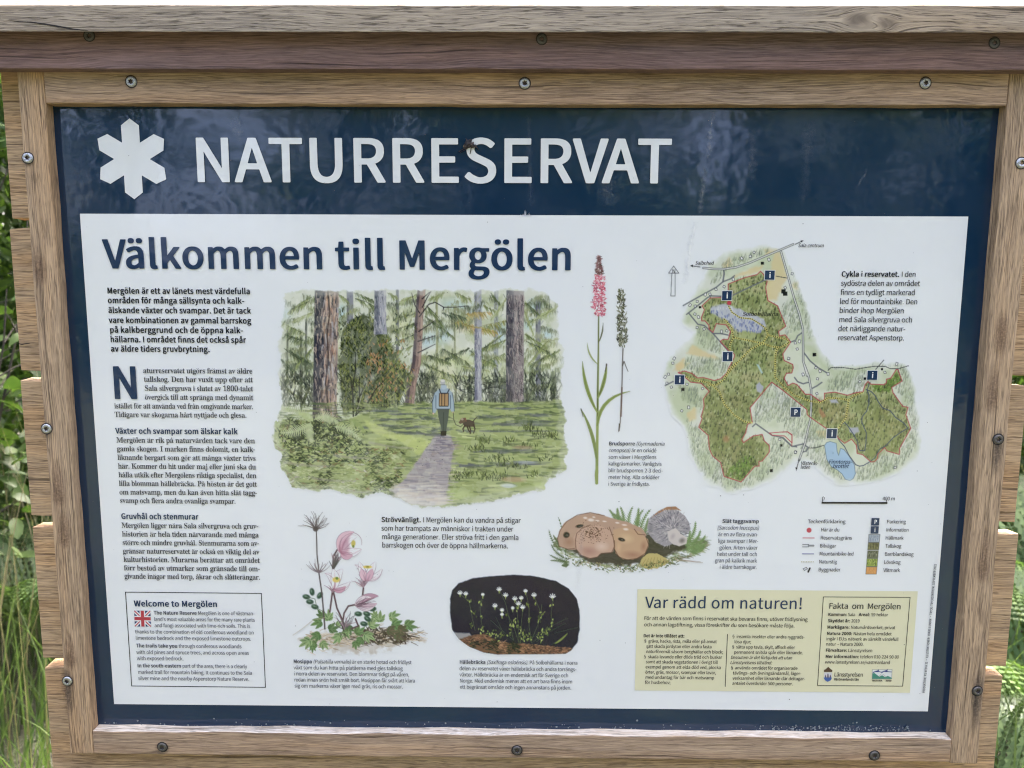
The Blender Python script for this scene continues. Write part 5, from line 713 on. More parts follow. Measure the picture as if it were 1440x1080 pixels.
4,12,14,12,30,7,2,9,89,221,1,33,230,252,-75,-1,1,-12,26,-6,6,-11,-8,-6,-52,-88,-10,14,-40,84,4,8,27,6,0,12,-113,0,-4,-2,1,-11,20,-7,10,-12,65,-124,-1,-68,-7,-10,-27,-8,1,-12,119,2,-1,11,-26,
7,-7,10,-1,82,9,6,51,88,5,17,11,11,18,7,0,9,97,178,2,41,96,177,-28,-1,-24,-6,-14,-16,-6,-11,-2,-15,2,-12,6,-8,9,-4,13,3,7,11,1,15,-8,16,1,4,23,7,23,-4,7,-7,3,-12,-1,-30,-48,-15,-30,-21,-10,
-14,-5,-17,2,-21,8,-14,14,-9,17,-2,30,8,21,14,11,-18,9,-4,11,-1,27,11,9,9,-4,11,-14,-3,-6,6,0,96,-6,27,-8,10,-10,8,10,106,90,3,-5,-1,-49,-26,-14,-15,1,-6,7,-3,12,1,13,5,13,24,16,98,186,2,30,
22,252,-16,0,-3,-4,2,-9,19,-7,3,-13,0,-209,-5,-7,0,-9,2,-2,6,0,11,13,13,9,14,-12,18,-8,20,-2,17,3,29,23,18,32,5,26,1,26,-8,35,-18,25,-24,13,-11,1,-23,-4,-19,-15,-3,1,-2,83,6,9,15,104,152,15,
-6,9,-16,5,-26,0,-36,-4,-29,-7,-18,-6,-6,-21,-5,-9,3,-14,10,-2,6,-2,101,6,11,18,9,99,151,1,35,105,177,-29,-1,-20,-7,-26,-30,-13,-33,-2,-37,9,-34,18,-25,13,-10,16,-6,23,0,31,10,18,16,8,12,-1,
5,-7,4,-29,-18,-23,2,-19,13,-12,22,-5,28,0,26,4,23,6,13,21,10,18,-3,4,-7,1,-26,6,-9,7,-4,7,1,11,11,1,19,-5,14,-12,12,100,191,2,35,116,252,-22,0,-3,-8,3,-5,22,-5,4,-6,1,-69,-3,-1,-17,14,-15,
3,-12,1,-16,-4,-14,-9,-10,-12,-10,-18,-6,-21,-3,-44,8,-34,18,-27,23,-13,14,-1,21,5,20,19,3,-11,-6,-9,3,-5,33,9,32,2,3,4,-1,10,-19,8,-3,16,0,200,5,9,-3,2,15,94,152,23,-12,5,-7,0,-87,-5,-12,
-6,-2,-12,-11,-12,-4,-14,5,-9,11,-5,22,-2,34,3,32,7,19,9,10,101,155,2,29,90,177,-30,-3,-20,-17,-16,-24,-9,-34,3,-43,12,-31,20,-22,14,-7,13,-3,22,3,28,12,15,15,9,16,-3,6,-6,4,-15,-15,-14,-8,
-16,-1,-20,8,-13,17,-6,24,2,14,87,1,3,3,-5,5,-4,31,-11,24,-17,19,9,89,160,17,-11,4,-22,0,-17,-4,-3,-48,1,0,19,6,23,16,9,102,109,1,43,104,257,-30,-1,-23,-13,-10,-12,-6,-13,-3,-44,-25,-4,6,-8,
-5,-10,21,-2,3,-5,-1,-120,-4,-9,-20,-6,-1,-8,3,-4,93,0,4,2,-1,10,-27,8,-5,22,0,107,4,3,28,0,3,3,-6,7,6,8,-2,4,-28,0,-4,2,-1,38,3,20,4,5,12,3,14,-2,-4,-28,4,-10,7,-6,13,3,8,15,0,15,-5,12,-13,
14,103,168,3,43,92,177,-32,-2,-19,-11,-17,-16,-7,-20,0,-22,3,-14,8,-14,18,-16,-20,-20,-8,-13,0,-23,12,-17,-16,-19,-2,-17,11,-17,22,-13,47,-2,37,7,24,14,8,25,1,19,-3,14,-5,11,-10,8,-28,8,-53,
3,-9,2,-4,5,1,6,17,11,37,1,29,17,10,14,5,18,-1,20,-6,20,26,4,-5,8,0,5,5,4,-1,3,-45,1,15,88,160,12,-4,5,-8,4,-18,0,-27,-3,-15,-5,-12,-19,-5,-14,3,-7,7,-4,17,-1,26,2,18,6,11,16,7,12,118,-21,
20,-5,5,-12,-16,-14,-15,-7,-19,-2,-29,1,-20,6,-9,12,1,9,7,3,9,9,104,197,1,37,28,252,-17,0,-3,-8,3,-5,17,-6,4,-14,0,-187,-4,-15,-19,-7,0,-10,4,-2,83,2,-1,10,-17,5,-4,9,-1,100,5,8,29,16,15,-4,
5,-12,2,-95,-4,-19,-18,-8,-1,-10,85,-2,1,12,-17,5,-5,9,-1,104,-3,18,-6,14,-16,13,-19,3,-33,-11,-18,-15,-1,91,5,9,105,101,2,14,57,255,-9,0,-8,-5,-6,-9,-3,-10,3,-21,8,-8,8,-4,8,0,8,5,6,8,3,11,
-3,21,-7,8,19,28,172,-16,0,-3,-8,3,-5,16,-5,3,-6,1,-118,-4,-13,-18,-7,-1,-10,4,-2,81,0,2,4,0,8,-18,6,-4,11,0,134,5,9,-3,2,106,107,2,12,60,256,-8,0,-8,-4,-10,-19,3,-22,7,-8,8,-4,16,4,7,9,3,9,
-3,22,-7,9,29,33,172,-20,0,-3,-8,3,-4,21,-6,4,-16,0,-166,-2,-22,-4,-8,-12,-3,-16,3,5,16,0,12,-4,9,-9,6,-7,0,-7,-3,-7,-14,1,-17,6,-13,13,-13,15,-4,27,1,21,12,15,18,6,24,0,185,5,9,-2,2,107,
185,1,43,28,252,-16,0,-3,-8,3,-5,17,-6,3,-13,0,-189,-4,-14,-20,-7,0,-10,4,-2,83,1,1,11,-19,7,-4,15,1,38,4,5,10,3,5,-4,37,-55,-2,-5,-17,-4,1,-12,86,0,0,12,-19,10,-62,91,25,25,7,12,33,12,1,10,
-74,2,-1,-12,21,-5,2,-4,-6,-3,-20,-23,-4,-11,-15,-16,-11,-2,-2,145,5,9,-2,2,108,101,1,19,28,252,-16,0,-3,-8,3,-5,16,-4,4,-9,0,-195,-3,-13,-19,-8,-1,-10,4,-2,81,0,2,4,0,8,-18,6,-4,12,0,213,5,
9,-3,2,109,288,1,61,224,176,-15,-1,-24,-10,-19,-18,-13,19,-19,10,-18,-1,-24,-10,-17,-16,-3,2,0,10,6,7,-2,4,-66,0,0,-12,17,-6,4,-8,1,-112,-3,-16,-19,-8,0,-11,80,-1,4,2,0,10,-16,6,-4,8,-2,100,
4,8,6,1,12,10,12,5,13,-4,7,-12,0,-102,-4,-14,-17,-6,0,-10,83,-1,0,11,-17,6,-4,9,-1,100,2,5,7,2,11,10,14,6,14,-4,5,-12,1,-99,-3,-15,-18,-8,-1,-10,4,-2,80,1,1,11,-17,6,-4,9,-1,91,-4,31,-5,12,
-8,9,110,197,1,37,131,176,-15,-2,-24,-9,-16,-15,-3,11,5,7,-2,4,-67,-2,1,-10,19,-8,3,-17,0,-110,-4,-9,-18,-6,0,-12,86,2,-1,10,-17,5,-4,9,-1,100,5,8,28,16,16,-4,5,-12,2,-95,-4,-19,-18,-8,-1,
-10,4,-2,82,2,0,10,-17,5,-5,9,0,103,-4,22,-13,19,-10,6,111,174,2,17,96,177,-34,-4,-23,-18,-17,-28,-8,-34,3,-35,13,-32,10,-12,20,-17,21,-5,35,4,19,16,19,27,8,36,-2,37,-13,31,-29,29,16,92,161,
18,-9,5,-9,5,-31,0,-37,-2,-38,-4,-15,-4,-6,-22,-7,-20,7,-6,11,-4,24,-1,52,3,32,5,15,17,10,112,192,2,35,128,176,-16,0,-18,-6,-20,-22,-3,2,0,11,5,7,-2,4,-64,-2,0,-10,18,-6,4,-10,0,-180,-3,-22,
-20,-8,1,-12,94,0,0,12,-23,6,-5,8,-3,22,1,43,3,1,17,-16,21,-5,13,1,24,13,17,24,7,20,4,27,-1,28,-4,20,-8,20,-10,13,-13,11,16,108,151,14,-5,9,-10,5,-23,2,-33,-4,-31,-5,-17,-10,-11,-14,-4,-10,
3,-16,10,-5,9,-1,84,3,8,6,3,11,12,113,188,2,32,168,178,-10,-2,-8,-11,-13,-9,-16,13,-15,7,-23,1,-15,-2,-29,-23,-12,-18,-7,-18,-5,-28,2,-32,7,-24,14,-22,18,-13,22,-3,25,6,15,12,4,-1,-1,-65,-5,
-6,-24,-6,-2,-8,3,-4,90,0,5,2,-1,10,-18,5,-5,11,0,209,6,9,14,99,159,20,-13,2,-5,1,-100,-4,-12,-18,-9,-12,-2,-17,7,-9,15,-5,33,1,37,4,25,8,16,18,7,114,148,1,32,126,176,-9,-1,-11,-5,-13,-11,
-7,-3,-11,-14,-3,4,0,16,6,6,-2,4,-66,-2,0,-10,20,-8,2,-16,-1,-112,-4,-8,-17,-6,0,-12,95,2,-1,10,-24,6,-5,7,0,90,4,13,20,15,11,-3,17,-17,8,1,8,6,5,14,-2,17,-7,12,115,148,1,52,128,177,-7,-1,
-9,-7,-30,8,-26,-1,-10,-5,-14,-18,-8,-25,0,-16,6,-16,17,-19,50,-29,7,-8,1,-10,-6,-12,-19,-7,-16,1,-23,12,-5,7,0,8,-6,19,-10,2,-3,-4,0,-20,6,-6,0,-16,-5,-9,1,-11,9,0,10,9,34,-11,25,2,13,5,13,
19,8,28,-1,20,-5,16,-17,17,-48,27,-7,8,-2,8,4,10,18,8,13,-1,23,-10,9,-28,10,-1,2,4,0,17,-6,9,0,12,6,6,116,116,1,33,75,235,-9,-2,-10,-23,-37,-39,-8,-4,-2,-3,1,-12,16,-1,4,-4,0,-115,2,-15,10,
-17,16,-6,18,1,25,11,11,14,6,14,-2,6,-7,2,-11,-13,-10,-5,-11,3,-4,9,-1,112,4,3,31,0,4,5,-1,13,-2,3,-32,0,-4,2,0,39,6,8,117,194,1,37,120,172,-19,0,-2,-8,2,-5,18,-5,5,-8,1,-106,-3,-4,-16,-10,
-14,-5,-16,5,-6,14,0,121,5,9,-65,2,-5,-2,1,-10,17,-6,4,-5,3,-119,9,-22,13,-12,14,-3,16,2,23,8,17,15,3,-10,-6,-8,3,-7,26,8,39,4,4,3,-1,10,-18,4,-5,10,-1,129,6,9,118,158,1,27,159,172,-53,-2,1,
-10,20,-6,1,-2,-34,-81,-3,4,-27,75,4,6,19,4,0,12,-85,0,-4,-2,0,-10,16,-6,6,-10,52,-134,-2,-10,5,-7,8,-1,4,4,-1,14,16,41,9,8,33,85,0,8,17,9,119,225,1,48,234,172,-47,-2,0,-10,18,-7,-31,-71,-3,
3,-19,65,3,5,15,5,0,11,-81,1,-1,-11,18,-7,8,-25,-3,-9,-7,-4,-19,-43,-29,77,2,5,16,5,0,11,-80,0,0,-11,13,-6,6,-11,49,-133,-2,-10,3,-6,9,-2,4,4,0,14,17,44,9,8,18,42,4,-5,26,-86,-2,-9,1,-8,4,
-4,9,2,3,8,-1,10,18,50,10,8,30,76,-1,8,15,7,0,8,120,164,1,37,163,172,-57,0,0,-12,20,-7,-32,-37,-23,36,2,4,16,4,-1,12,-86,-1,0,-11,15,-6,7,-7,42,-70,-35,-44,-5,-11,-24,-12,0,-11,60,0,0,10,
-19,5,-2,4,6,4,28,38,5,-4,21,-37,-2,-4,-17,-5,0,-12,86,1,0,11,-16,8,-48,80,33,41,5,11,22,11,2,7,121,154,1,41,157,172,-51,-2,1,-10,18,-4,3,-4,-4,-4,-26,-76,-4,-3,-30,81,3,6,18,4,0,12,-84,0,
-4,-2,0,-10,16,-6,7,-10,55,-140,-13,-37,-16,-19,-10,3,-2,17,-9,10,-9,1,-10,-7,-5,-13,1,-13,4,-12,8,-8,10,-4,16,2,18,6,12,16,20,48,-2,11,16,45,8,8,30,83,0,11,16,8,2,8,122,150,1,33,144,172,
-128,-1,4,-7,0,-8,-1,-7,-5,-5,-2,-24,4,-4,8,2,9,27,7,6,24,4,22,0,2,-3,-73,-136,-9,-6,0,-11,136,0,-4,9,1,19,6,6,2,23,-3,5,-9,-2,-9,-20,0,-8,-10,-9,-36,-6,-12,0,-2,2,72,136,8,6,0,9,229,178,4,
15,94,250,-12,0,-11,-5,-9,-9,-4,-14,0,-12,6,-10,8,-8,14,-5,12,1,10,7,10,19,0,12,-5,10,-9,10,8,90,235,10,-6,3,-13,-6,-11,-12,-2,-10,7,-3,12,8,10,41,96,177,-28,-1,-24,-6,-14,-16,-6,-11,-2,-15,
2,-12,6,-8,9,-4,13,3,7,11,1,15,-8,16,1,4,23,7,23,-4,7,-7,3,-12,-1,-30,-48,-15,-30,-21,-10,-14,-5,-17,2,-21,8,-14,14,-9,17,-2,30,8,21,14,11,-18,9,-4,11,-1,27,11,9,9,-4,11,-14,-3,-6,6,0,96,-6,
27,-8,10,-10,8,10,106,90,3,-5,-1,-49,-26,-14,-15,1,-6,7,-3,12,1,13,5,13,24,16,228,178,4,8,125,232,-11,-2,-8,-10,2,-12,10,-8,13,2,7,11,-2,13,8,57,232,-12,-2,-7,-10,2,-12,9,-8,13,2,8,11,-3,13,
41,96,177,-28,-1,-24,-6,-14,-16,-6,-11,-2,-15,2,-12,6,-8,9,-4,13,3,7,11,1,15,-8,16,1,4,23,7,23,-4,7,-7,3,-12,-1,-30,-48,-15,-30,-21,-10,-14,-5,-17,2,-21,8,-14,14,-9,17,-2,30,8,21,14,11,-18,
9,-4,11,-1,27,11,9,9,-4,11,-14,-3,-6,6,0,96,-6,27,-8,10,-10,8,10,106,90,3,-5,-1,-49,-26,-14,-15,1,-6,7,-3,12,1,13,5,13,24,16,246,174,4,8,126,232,-12,-2,-7,-11,2,-11,9,-8,14,2,7,11,-2,12,8,
58,232,-12,-2,-8,-11,2,-11,10,-8,13,2,7,11,-2,12,17,96,177,-34,-4,-23,-18,-17,-28,-8,-34,3,-35,13,-32,10,-12,20,-17,21,-5,35,4,19,16,19,27,8,36,-2,37,-13,31,-29,29,16,92,161,18,-9,5,-9,5,
-31,0,-37,-2,-38,-4,-15,-4,-6,-22,-7,-20,7,-6,11,-4,24,-1,52,3,32,5,15,17,10,233,155,3,5,104,246,-20,-2,-28,-52,21,1,28,48,29,90,177,-30,-3,-20,-17,-16,-24,-9,-34,3,-43,12,-31,20,-22,14,-7,
13,-3,22,3,28,12,15,15,9,16,-3,6,-6,4,-15,-15,-14,-8,-16,-1,-20,8,-13,17,-6,24,2,14,87,1,3,3,-5,5,-4,31,-11,24,-17,19,9,89,160,17,-11,4,-22,0,-17,-4,-3,-48,1,0,19,6,23,16,9,235,155,4,8,118,
232,-12,-2,-7,-10,1,-13,10,-7,12,1,8,11,-2,13,8,49,232,-12,-2,-7,-10,2,-13,10,-7,12,1,8,11,-2,13,29,90,177,-30,-3,-20,-17,-16,-24,-9,-34,3,-43,12,-31,20,-22,14,-7,13,-3,22,3,28,12,15,15,9,
16,-3,6,-6,4,-15,-15,-14,-8,-16,-1,-20,8,-13,17,-6,24,2,14,87,1,3,3,-5,5,-4,31,-11,24,-17,19,9,89,160,17,-11,4,-22,0,-17,-4,-3,-48,1,0,19,6,23,16,9,48,194,2,29,110,268,-20,0,-20,-5,-16,-9,
-12,-13,-11,-18,-7,-19,-8,-56,1,-32,4,-41,6,-25,9,-18,12,-18,13,-10,17,-7,20,-3,20,3,16,6,12,10,12,13,10,18,6,22,8,54,-3,54,-6,30,-8,21,-10,17,-14,14,-16,8,16,104,241,16,-8,9,-18,6,-47,1,
-52,-4,-46,-6,-31,-10,-13,-18,-4,-17,6,-11,19,-7,48,-1,57,4,48,7,24,11,14,49,194,1,31,134,266,-36,0,-48,-34,-36,-15,0,-5,5,-4,6,-12,11,-8,14,8,26,29,6,1,4,-4,-2,-187,-4,-9,-7,-4,-38,-1,-1,
-3,5,-8,-5,-8,1,-3,144,-1,3,2,-6,8,1,6,5,4,-2,3,-40,2,-7,5,-3,10,0,217,5,8,50,194,1,45,106,268,-27,0,-28,-6,-20,-13,-10,-17,-3,-16,3,-17,7,-9,12,-8,20,-2,0,4,-5,8,5,30,9,14,15,6,19,-1,12,-7,
7,-15,2,-23,-6,-29,-17,-33,-24,-30,-59,-63,-2,-33,-5,-7,2,-3,165,0,3,2,-5,10,1,60,5,6,-2,3,-19,-1,2,-8,-6,-14,-7,-8,-11,-4,-90,0,92,98,16,22,9,22,2,32,-5,15,-7,11,-20,16,51,194,1,66,104,268,
-34,-1,-25,-7,-19,-15,-8,-17,0,-19,6,-12,11,-7,20,-5,5,4,-5,7,4,25,6,12,8,7,16,3,17,-4,10,-9,6,-16,-1,-28,-11,-23,-9,-8,-11,-4,-39,-2,-1,-3,4,-4,1,-9,-5,-7,2,-3,27,0,19,-3,12,-6,10,-8,8,-14,
4,-16,-3,-20,-6,-14,-15,-14,-29,-4,-20,4,-14,11,-8,19,4,9,-2,4,-10,-1,-13,-18,-1,-20,8,-16,15,-12,21,-7,41,-1,38,10,14,8,11,12,7,13,6,15,1,32,-7,23,-18,19,-26,14,22,16,15,21,5,19,-2,30,-9,
16,-13,12,-22,9,52,194,2,37,154,265,-46,-2,-12,-20,-8,-5,-75,-128,-4,-35,-5,-5,1,-3,95,0,6,-3,1,-22,-4,-11,-14,-8,-25,-2,-1,-3,5,-8,0,-4,-5,-4,2,-4,121,0,3,2,-5,9,4,11,-29,6,-6,6,-3,11,2,23,
37,0,3,4,-5,6,0,10,5,4,-1,4,-36,0,-5,4,0,156,5,8,6,108,222,-2,-125,-6,-3,-64,1,0,4,68,121,53,194,1,56,166,265,-134,-1,4,-10,-9,-103,-1,-9,-6,-7,17,-8,32,7,17,0,18,-5,10,-7,8,-9,5,-12,3,-17,
-3,-25,-7,-17,-12,-12,-16,-6,-21,0,-16,6,-9,9,-5,11,-1,7,4,5,-1,5,-13,-1,-10,-14,0,-21,7,-16,17,-13,16,-5,25,-3,35,6,30,17,18,25,6,22,0,34,-8,24,-13,18,-16,11,-23,8,-32,3,-32,-6,-4,6,4,54,4,
5,82,-1,8,-2,4,-6,2,-9,-2,-8,20,0,1,3,-5,6,-2,50,5,8,54,194,2,43,130,268,-21,0,-17,-3,-17,-8,-17,-13,-22,-33,-13,-50,-2,-64,3,-24,8,-25,10,-20,14,-16,18,-11,18,-5,33,1,26,13,18,22,11,32,1,
32,-4,21,-9,19,-14,14,-17,10,-21,3,-23,-2,-25,-11,-6,3,3,29,7,26,10,19,12,12,20,5,17,-6,9,-22,1,-11,-5,-5,2,-4,21,4,12,12,3,7,0,14,-6,16,-15,13,16,109,137,13,-6,10,-12,6,-20,0,-27,-3,-22,-7,
-16,-10,-9,-14,-3,-18,6,-14,20,-8,30,-2,38,4,8,14,8,14,5,55,194,1,21,186,265,-169,-1,5,-10,-2,-60,-5,-6,2,-4,20,2,-3,6,2,17,5,7,9,4,99,1,4,-3,-85,-203,-9,-7,0,-10,30,2,-1,8,92,232,2,17,5,5,
56,194,3,32,113,268,-36,-2,-26,-10,-19,-20,-8,-27,0,-23,5,-17,9,-14,22,-21,-24,-20,-16,-19,-5,-22,3,-27,9,-20,13,-14,17,-10,25,-6,40,1,28,11,22,20,10,28,0,27,-8,22,-16,18,-26,19,26,22,10,14,
4,18,-3,30,-8,15,-12,13,-17,10,16,106,244,12,-5,9,-8,7,-13,2,-16,-2,-16,-5,-12,-11,-12,-11,-5,-15,7,-18,13,-7,11,-3,16,4,20,8,12,14,7,16,88,116,37,-20,10,-10,6,-12,1,-16,-5,-18,-9,-12,-13,
-7,-20,-2,-18,4,-13,11,-8,16,-2,22,5,18,13,18,9,7,57,194,2,43,103,268,-32,-2,-25,-14,-19,-24,-9,-34,0,-30,4,-22,11,-19,14,-13,21,-8,24,-1,30,12,10,9,4,-2,-4,-36,-6,-25,-10,-20,-12,-13,-19,
-5,-23,4,-10,7,-9,11,-2,5,0,12,-5,1,-7,-4,-2,-26,6,-16,13,-13,21,-6,15,-2,23,4,17,7,16,13,14,17,11,20,12,49,2,62,-4,26,-8,27,-13,21,-13,13,-17,10,15,100,240,16,-6,12,-18,6,-25,2,-34,-9,-16,
-21,-11,-12,0,-18,4,-10,12,-6,18,0,27,4,23,7,16,11,8,46,91,1,10,52,45,-17,-3,-9,-12,1,-24,6,-7,8,-4,19,2,9,13,-2,25,-6,7,44,91,1,9,64,44,-28,0,-4,-3,-18,-85,2,-4,19,0,5,3,26,72,2,12,58,91,2,
12,50,204,-18,-6,-7,-13,3,-22,6,-7,8,-4,11,0,8,4,6,6,3,10,-3,22,-7,6,10,52,45,-17,-3,-9,-12,1,-24,6,-7,8,-4,19,2,9,13,-2,25,-6,7,45,110,1,8,98,113,-82,0,-2,-3,0,-23,4,-3,80,0,3,5,0,21,8211,
208,2,7,176,264,-142,-2,-1,-258,2,-4,139,-1,4,2,1,258,6,158,244,2,-5,0,-217,-106,-2,-1,5,1,217,]
# ---------------------------------------------------------------- lettering: outlines of each letter, cap height 1
GL = {}
def tess(C):
    pts = []; ed = []
    for c in C:
        n = len(pts); pts += [Vector(p) for p in c]; ed += [(n + i, n + (i + 1) % len(c)) for i in range(len(c))]
    if not pts: return np.zeros((0, 2)), np.zeros((0, 3), int)
    v, e, f, *_ = delaunay_2d_cdt(pts, ed, [], 0, 1e-7)
    v = np.array([tuple(a) for a in v]); f = np.array([tuple(a) for a in f]); c = v[f].mean(1)
    ins = np.zeros(len(c), bool)
    for P in C:
        P = np.array(P); Q = np.roll(P, -1, 0)
        for (ax, ay), (bx, by) in zip(P, Q):
            if ay == by: continue
            ins ^= ((ay > c[:, 1]) != (by > c[:, 1])) & (c[:, 0] < (bx - ax) * (c[:, 1] - ay) / (by - ay) + ax)
    return v, f[ins]
for _f, _v in GLYPHS.items():
    GL[_f] = {}; _u = 250 if _f in 'RBS' else 1000; _i = 0
    while _i < len(_v):
        _ch, _ad, _nc = _v[_i:_i + 3]; _i += 3; _C = []
        for _ in range(_nc):
            _np = _v[_i]; _i += 1
            _P = np.cumsum(np.array(_v[_i:_i + 2 * _np]).reshape(-1, 2), axis=0) / _u; _i += 2 * _np
            _C.append([tuple(p) for p in _P.tolist()])
        GL[_f][chr(_ch)] = [_ad / _u, _C, None]
def glyph(fn, ch):
    g = GL[fn][ch]
    if g[2] is None: g[2] = tess(g[1])
    return g[0], g[2][0], g[2][1]
KERN = {'Va': -.09, 'Vä': -.09, 'Te': -.1, 'AT': -.08, 'VA': -.14, 'RV': -.03, 'NA': -.02, 'Fa': -.06, 'Ta': -.1, 'Fö': -.05, 'Fi': -.02, 'Vå': -.09, 'AV': -.14, 'TU': 0.0, 'ra': -.0}
def runs(s, base, bold='B'):
    """'*bold* plain _italic_' -> [(font, shear, char)]"""
    out = []; f = base; sh = 0.0
    for ch in s:
        if ch == '*': f = bold if f == base else base; continue
        if ch == '_': sh = 0.0 if sh else 0.2; continue
        out.append((f, sh, ch))
    return out
TRACK = {'R': -0.055, 'B': -0.035, 'S': -0.045, 'H': -0.02}
class Block:
    def __init__(s): s.V = []; s.F = []; s.n = 0
    def line(s, txt, x0, y0, x1, cap, base='R', bold='B', shear0=0.0, ang=None, maxstretch=0.07):
        """set one line from photo position (x0, y0) to x1; cap = cap height in photo pixels"""
        if base in 'RS' and cap < 9: cap *= 0.94
        a = sheet([(x0, y0)])[0]; b = sheet([(x1, y0 + 0.0055 * (x1 - x0))])[0]
        u = sheet([(x0, y0 - cap)])[0]
        sz = abs(u[1] - a[1]); tw = b[0] - a[0]
        R = runs(txt, base, bold); trk = TRACK.get(base, 0.0)
        sp = 0.34; nat = 0; nsp = 0
        for i, (f, sh, ch) in enumerate(R):
            if ch == ' ': nsp += 1; continue
            ad = GL[f][ch][0] + trk
            if i + 1 < len(R): ad += KERN.get(ch + R[i + 1][2], 0)
            nat += ad
        nat *= sz
        k = tw / (nat + nsp * sp * sz) if tw > 0 else 1
        kk = min(k, 1 + maxstretch * .4) if nsp else k
        spw = (tw - nat * kk) / nsp if nsp else 0
        x = a[0]
        for i, (f, sh, ch) in enumerate(R):
            if ch == ' ': x += spw; continue
            ad, v, t = glyph(f, ch)
            sh = sh + shear0; ad += trk
            if len(t):
                s.V.append(np.c_[x + (v[:, 0] + sh * v[:, 1]) * sz * kk, a[1] + v[:, 1] * sz]); s.F.append(t + s.n); s.n += len(v)
            if i + 1 < len(R): ad += KERN.get(ch + R[i + 1][2], 0)
            x += ad * sz * kk
        return kk
    def along(s, txt, p0, p1, cap, base='R'):
        a, b = sheet([p0, p1]); d = b - a; L = np.hypot(*d); d = d / L; nrm = np.array([-d[1], d[0]])
        sz = cap / 1190.0
        w = sum((GL[base][c][0] if c != ' ' else 0.4) for c in txt) * sz; k = L / w; x = 0
        for c in txt:
            if c == ' ': x += 0.4 * sz * k; continue
            ad, v, t = glyph(base, c)
            q = a + np.outer((x + v[:, 0] * sz * k), d) + np.outer(v[:, 1] * sz, nrm)
            s.V.append(q); s.F.append(t + s.n); s.n += len(v); x += ad * sz * k
    def bar(s, p0, p1, w):
        """a printed rule of width w photo pixels"""
        a, b = sheet([p0, p1]); d = b - a; L = np.hypot(*d); d /= L; n = np.array([-d[1], d[0]]) * w / 1190 / 2
        e = d * w / 1190 / 2
        s.V.append(np.array([a - e + n, b + e + n, b + e - n, a - e - n])); s.F.append(np.array([(0, 2, 1), (0, 3, 2)]) + s.n); s.n += 4
    def done(s, name, mat, y=L4, parent=None):
        v = np.concatenate(s.V); f = np.concatenate(s.F)
        me = mesh_np(name, np.c_[v[:, 0], np.full(len(v), y), v[:, 1]], f, mat)
        return link(name, me, parent or panel)
def block(name, mat, lines, cap, base='R', bold='B', y=L4, shear0=0.0, ms=0.07):
    B = Block()
    for (t, x0, y0, x1) in lines: B.line(t, x0, y0, x1, cap, base, bold, shear0, maxstretch=ms)
    return B.done(name, mat, y)
def blocks(name, mat, lines, cap):
    for q in lines: block(name, mat, [q], cap)
K_navy = print_mat('navy_ink', ink((36, 58, 90)))
K_black = print_mat('black_ink', ink((38, 42, 50)))
K_grey = print_mat('grey_ink', ink((74, 80, 92)))
K_body = print_mat('soft_black_ink', ink((54, 58, 66)))
K_white = print_mat('white_ink', ink((214, 222, 226)))
K_yellow = print_mat('pale_yellow_ink', ink((212, 213, 178)))

# emblem: three crossing bars with pointed ends
ec = np.array([185.9, 223.8])
R0, Rs, HW = 55.5, 46.0, 12.9
pts = []
rc = HW / math.sin(math.radians(30))
for k in range(6):
    a = math.radians(90 + 60 * k)
    d = np.array([math.cos(a), math.sin(a)]); n = np.array([-d[1], d[0]])
    for (r, h) in ((Rs, -HW), (R0, 0), (Rs, HW)): pts.append(d * r + n * h)
    a2 = a + math.radians(30)
    pts.append(np.array([math.cos(a2), math.sin(a2)]) * HW / math.cos(math.radians(60)) )
sc_ = 1 / 1262.0
c0 = sheet([ec])[0]
flat_poly('reserve_emblem', [[(c0[0] + p[0] * sc_ * 0.98, c0[1] + p[1] * sc_) for p in pts]], L2, K_white, panel)

block('title_lettering', K_white, [("NATURRESERVAT", 270.5, 256.3, 945)], 62.6, 'T')
block('heading_lettering', K_navy, [("Välkommen till Mergölen", 146.5, 377.7, 805.7)], 41.2, 'H')
block('intro_lettering', K_black, [
    ("Mergölen är ett av länets mest värdefulla", 151.1, 412.9, 352.4), ("områden för många sällsynta och kalk-", 152.1, 426.4, 344.2),
    ("älskande växter och svampar. Det är tack", 152.8, 440.2, 353.3), ("vare kombinationen av gammal barrskog", 153.6, 454.2, 353.7),
    ("på kalkberggrund och de öppna kalk-", 154.8, 467.8, 342.4), ("hällarna. I området finns det också spår", 155.6, 481.2, 346.3),
    ("av äldre tiders gruvbrytning.", 156.3, 494.4, 295.8)], 8.5, 'B')
block('drop_cap', K_navy, [("N", 156.8, 561.0, 198.2)], 46.2, 'H')
SL = [("aturreservatet utgörs främst av äldre", 201.8, 524.4, 355.1), ("tallskog. Den har vuxit upp efter att", 202.8, 536.6, 355.9),
      ("Sala silvergruva i slutet av 1800-talet", 203.8, 549.2, 356.2), ("övergick till att spränga med dynamit", 204.2, 561.7, 356.4),
      ("istället för att använda ved från omgivande marker.", 161.4, 574.0, 356.6), ("Tidigare var skogarna hårt nyttjade och glesa.", 161.8, 586.2, 347.3)]
block('body_text', K_body, SL, 7.9, 'S', ms=0.12)
block('subheading', K_navy, [("Växter och svampar som älskar kalk", 163, 609.6, 334.6)], 8.2, 'B')
SL = [("Mergölen är rik på naturvärden tack vare den", 164.3, 622.0, 358.9), ("gamla skogen. I marken finns dolomit, en kalk-", 164.9, 634.2, 359.1),
      ("liknande bergart som gör att många växter trivs", 165.8, 646.4, 360), ("här. Kommer du hit under maj eller juni ska du", 166.6, 658.6, 360.2),
      ("hålla utkik efter Mergölens riktiga specialist, den", 167.3, 670.8, 360.8), ("lilla blomman hällebräcka. På hösten är det gott", 167.9, 682.8, 361.5),
      ("om matsvamp, men du kan även hitta slät tagg-", 168.5, 695.0, 361.9), ("svamp och flera andra ovanliga svampar.", 169.2, 706.9, 331.9)]
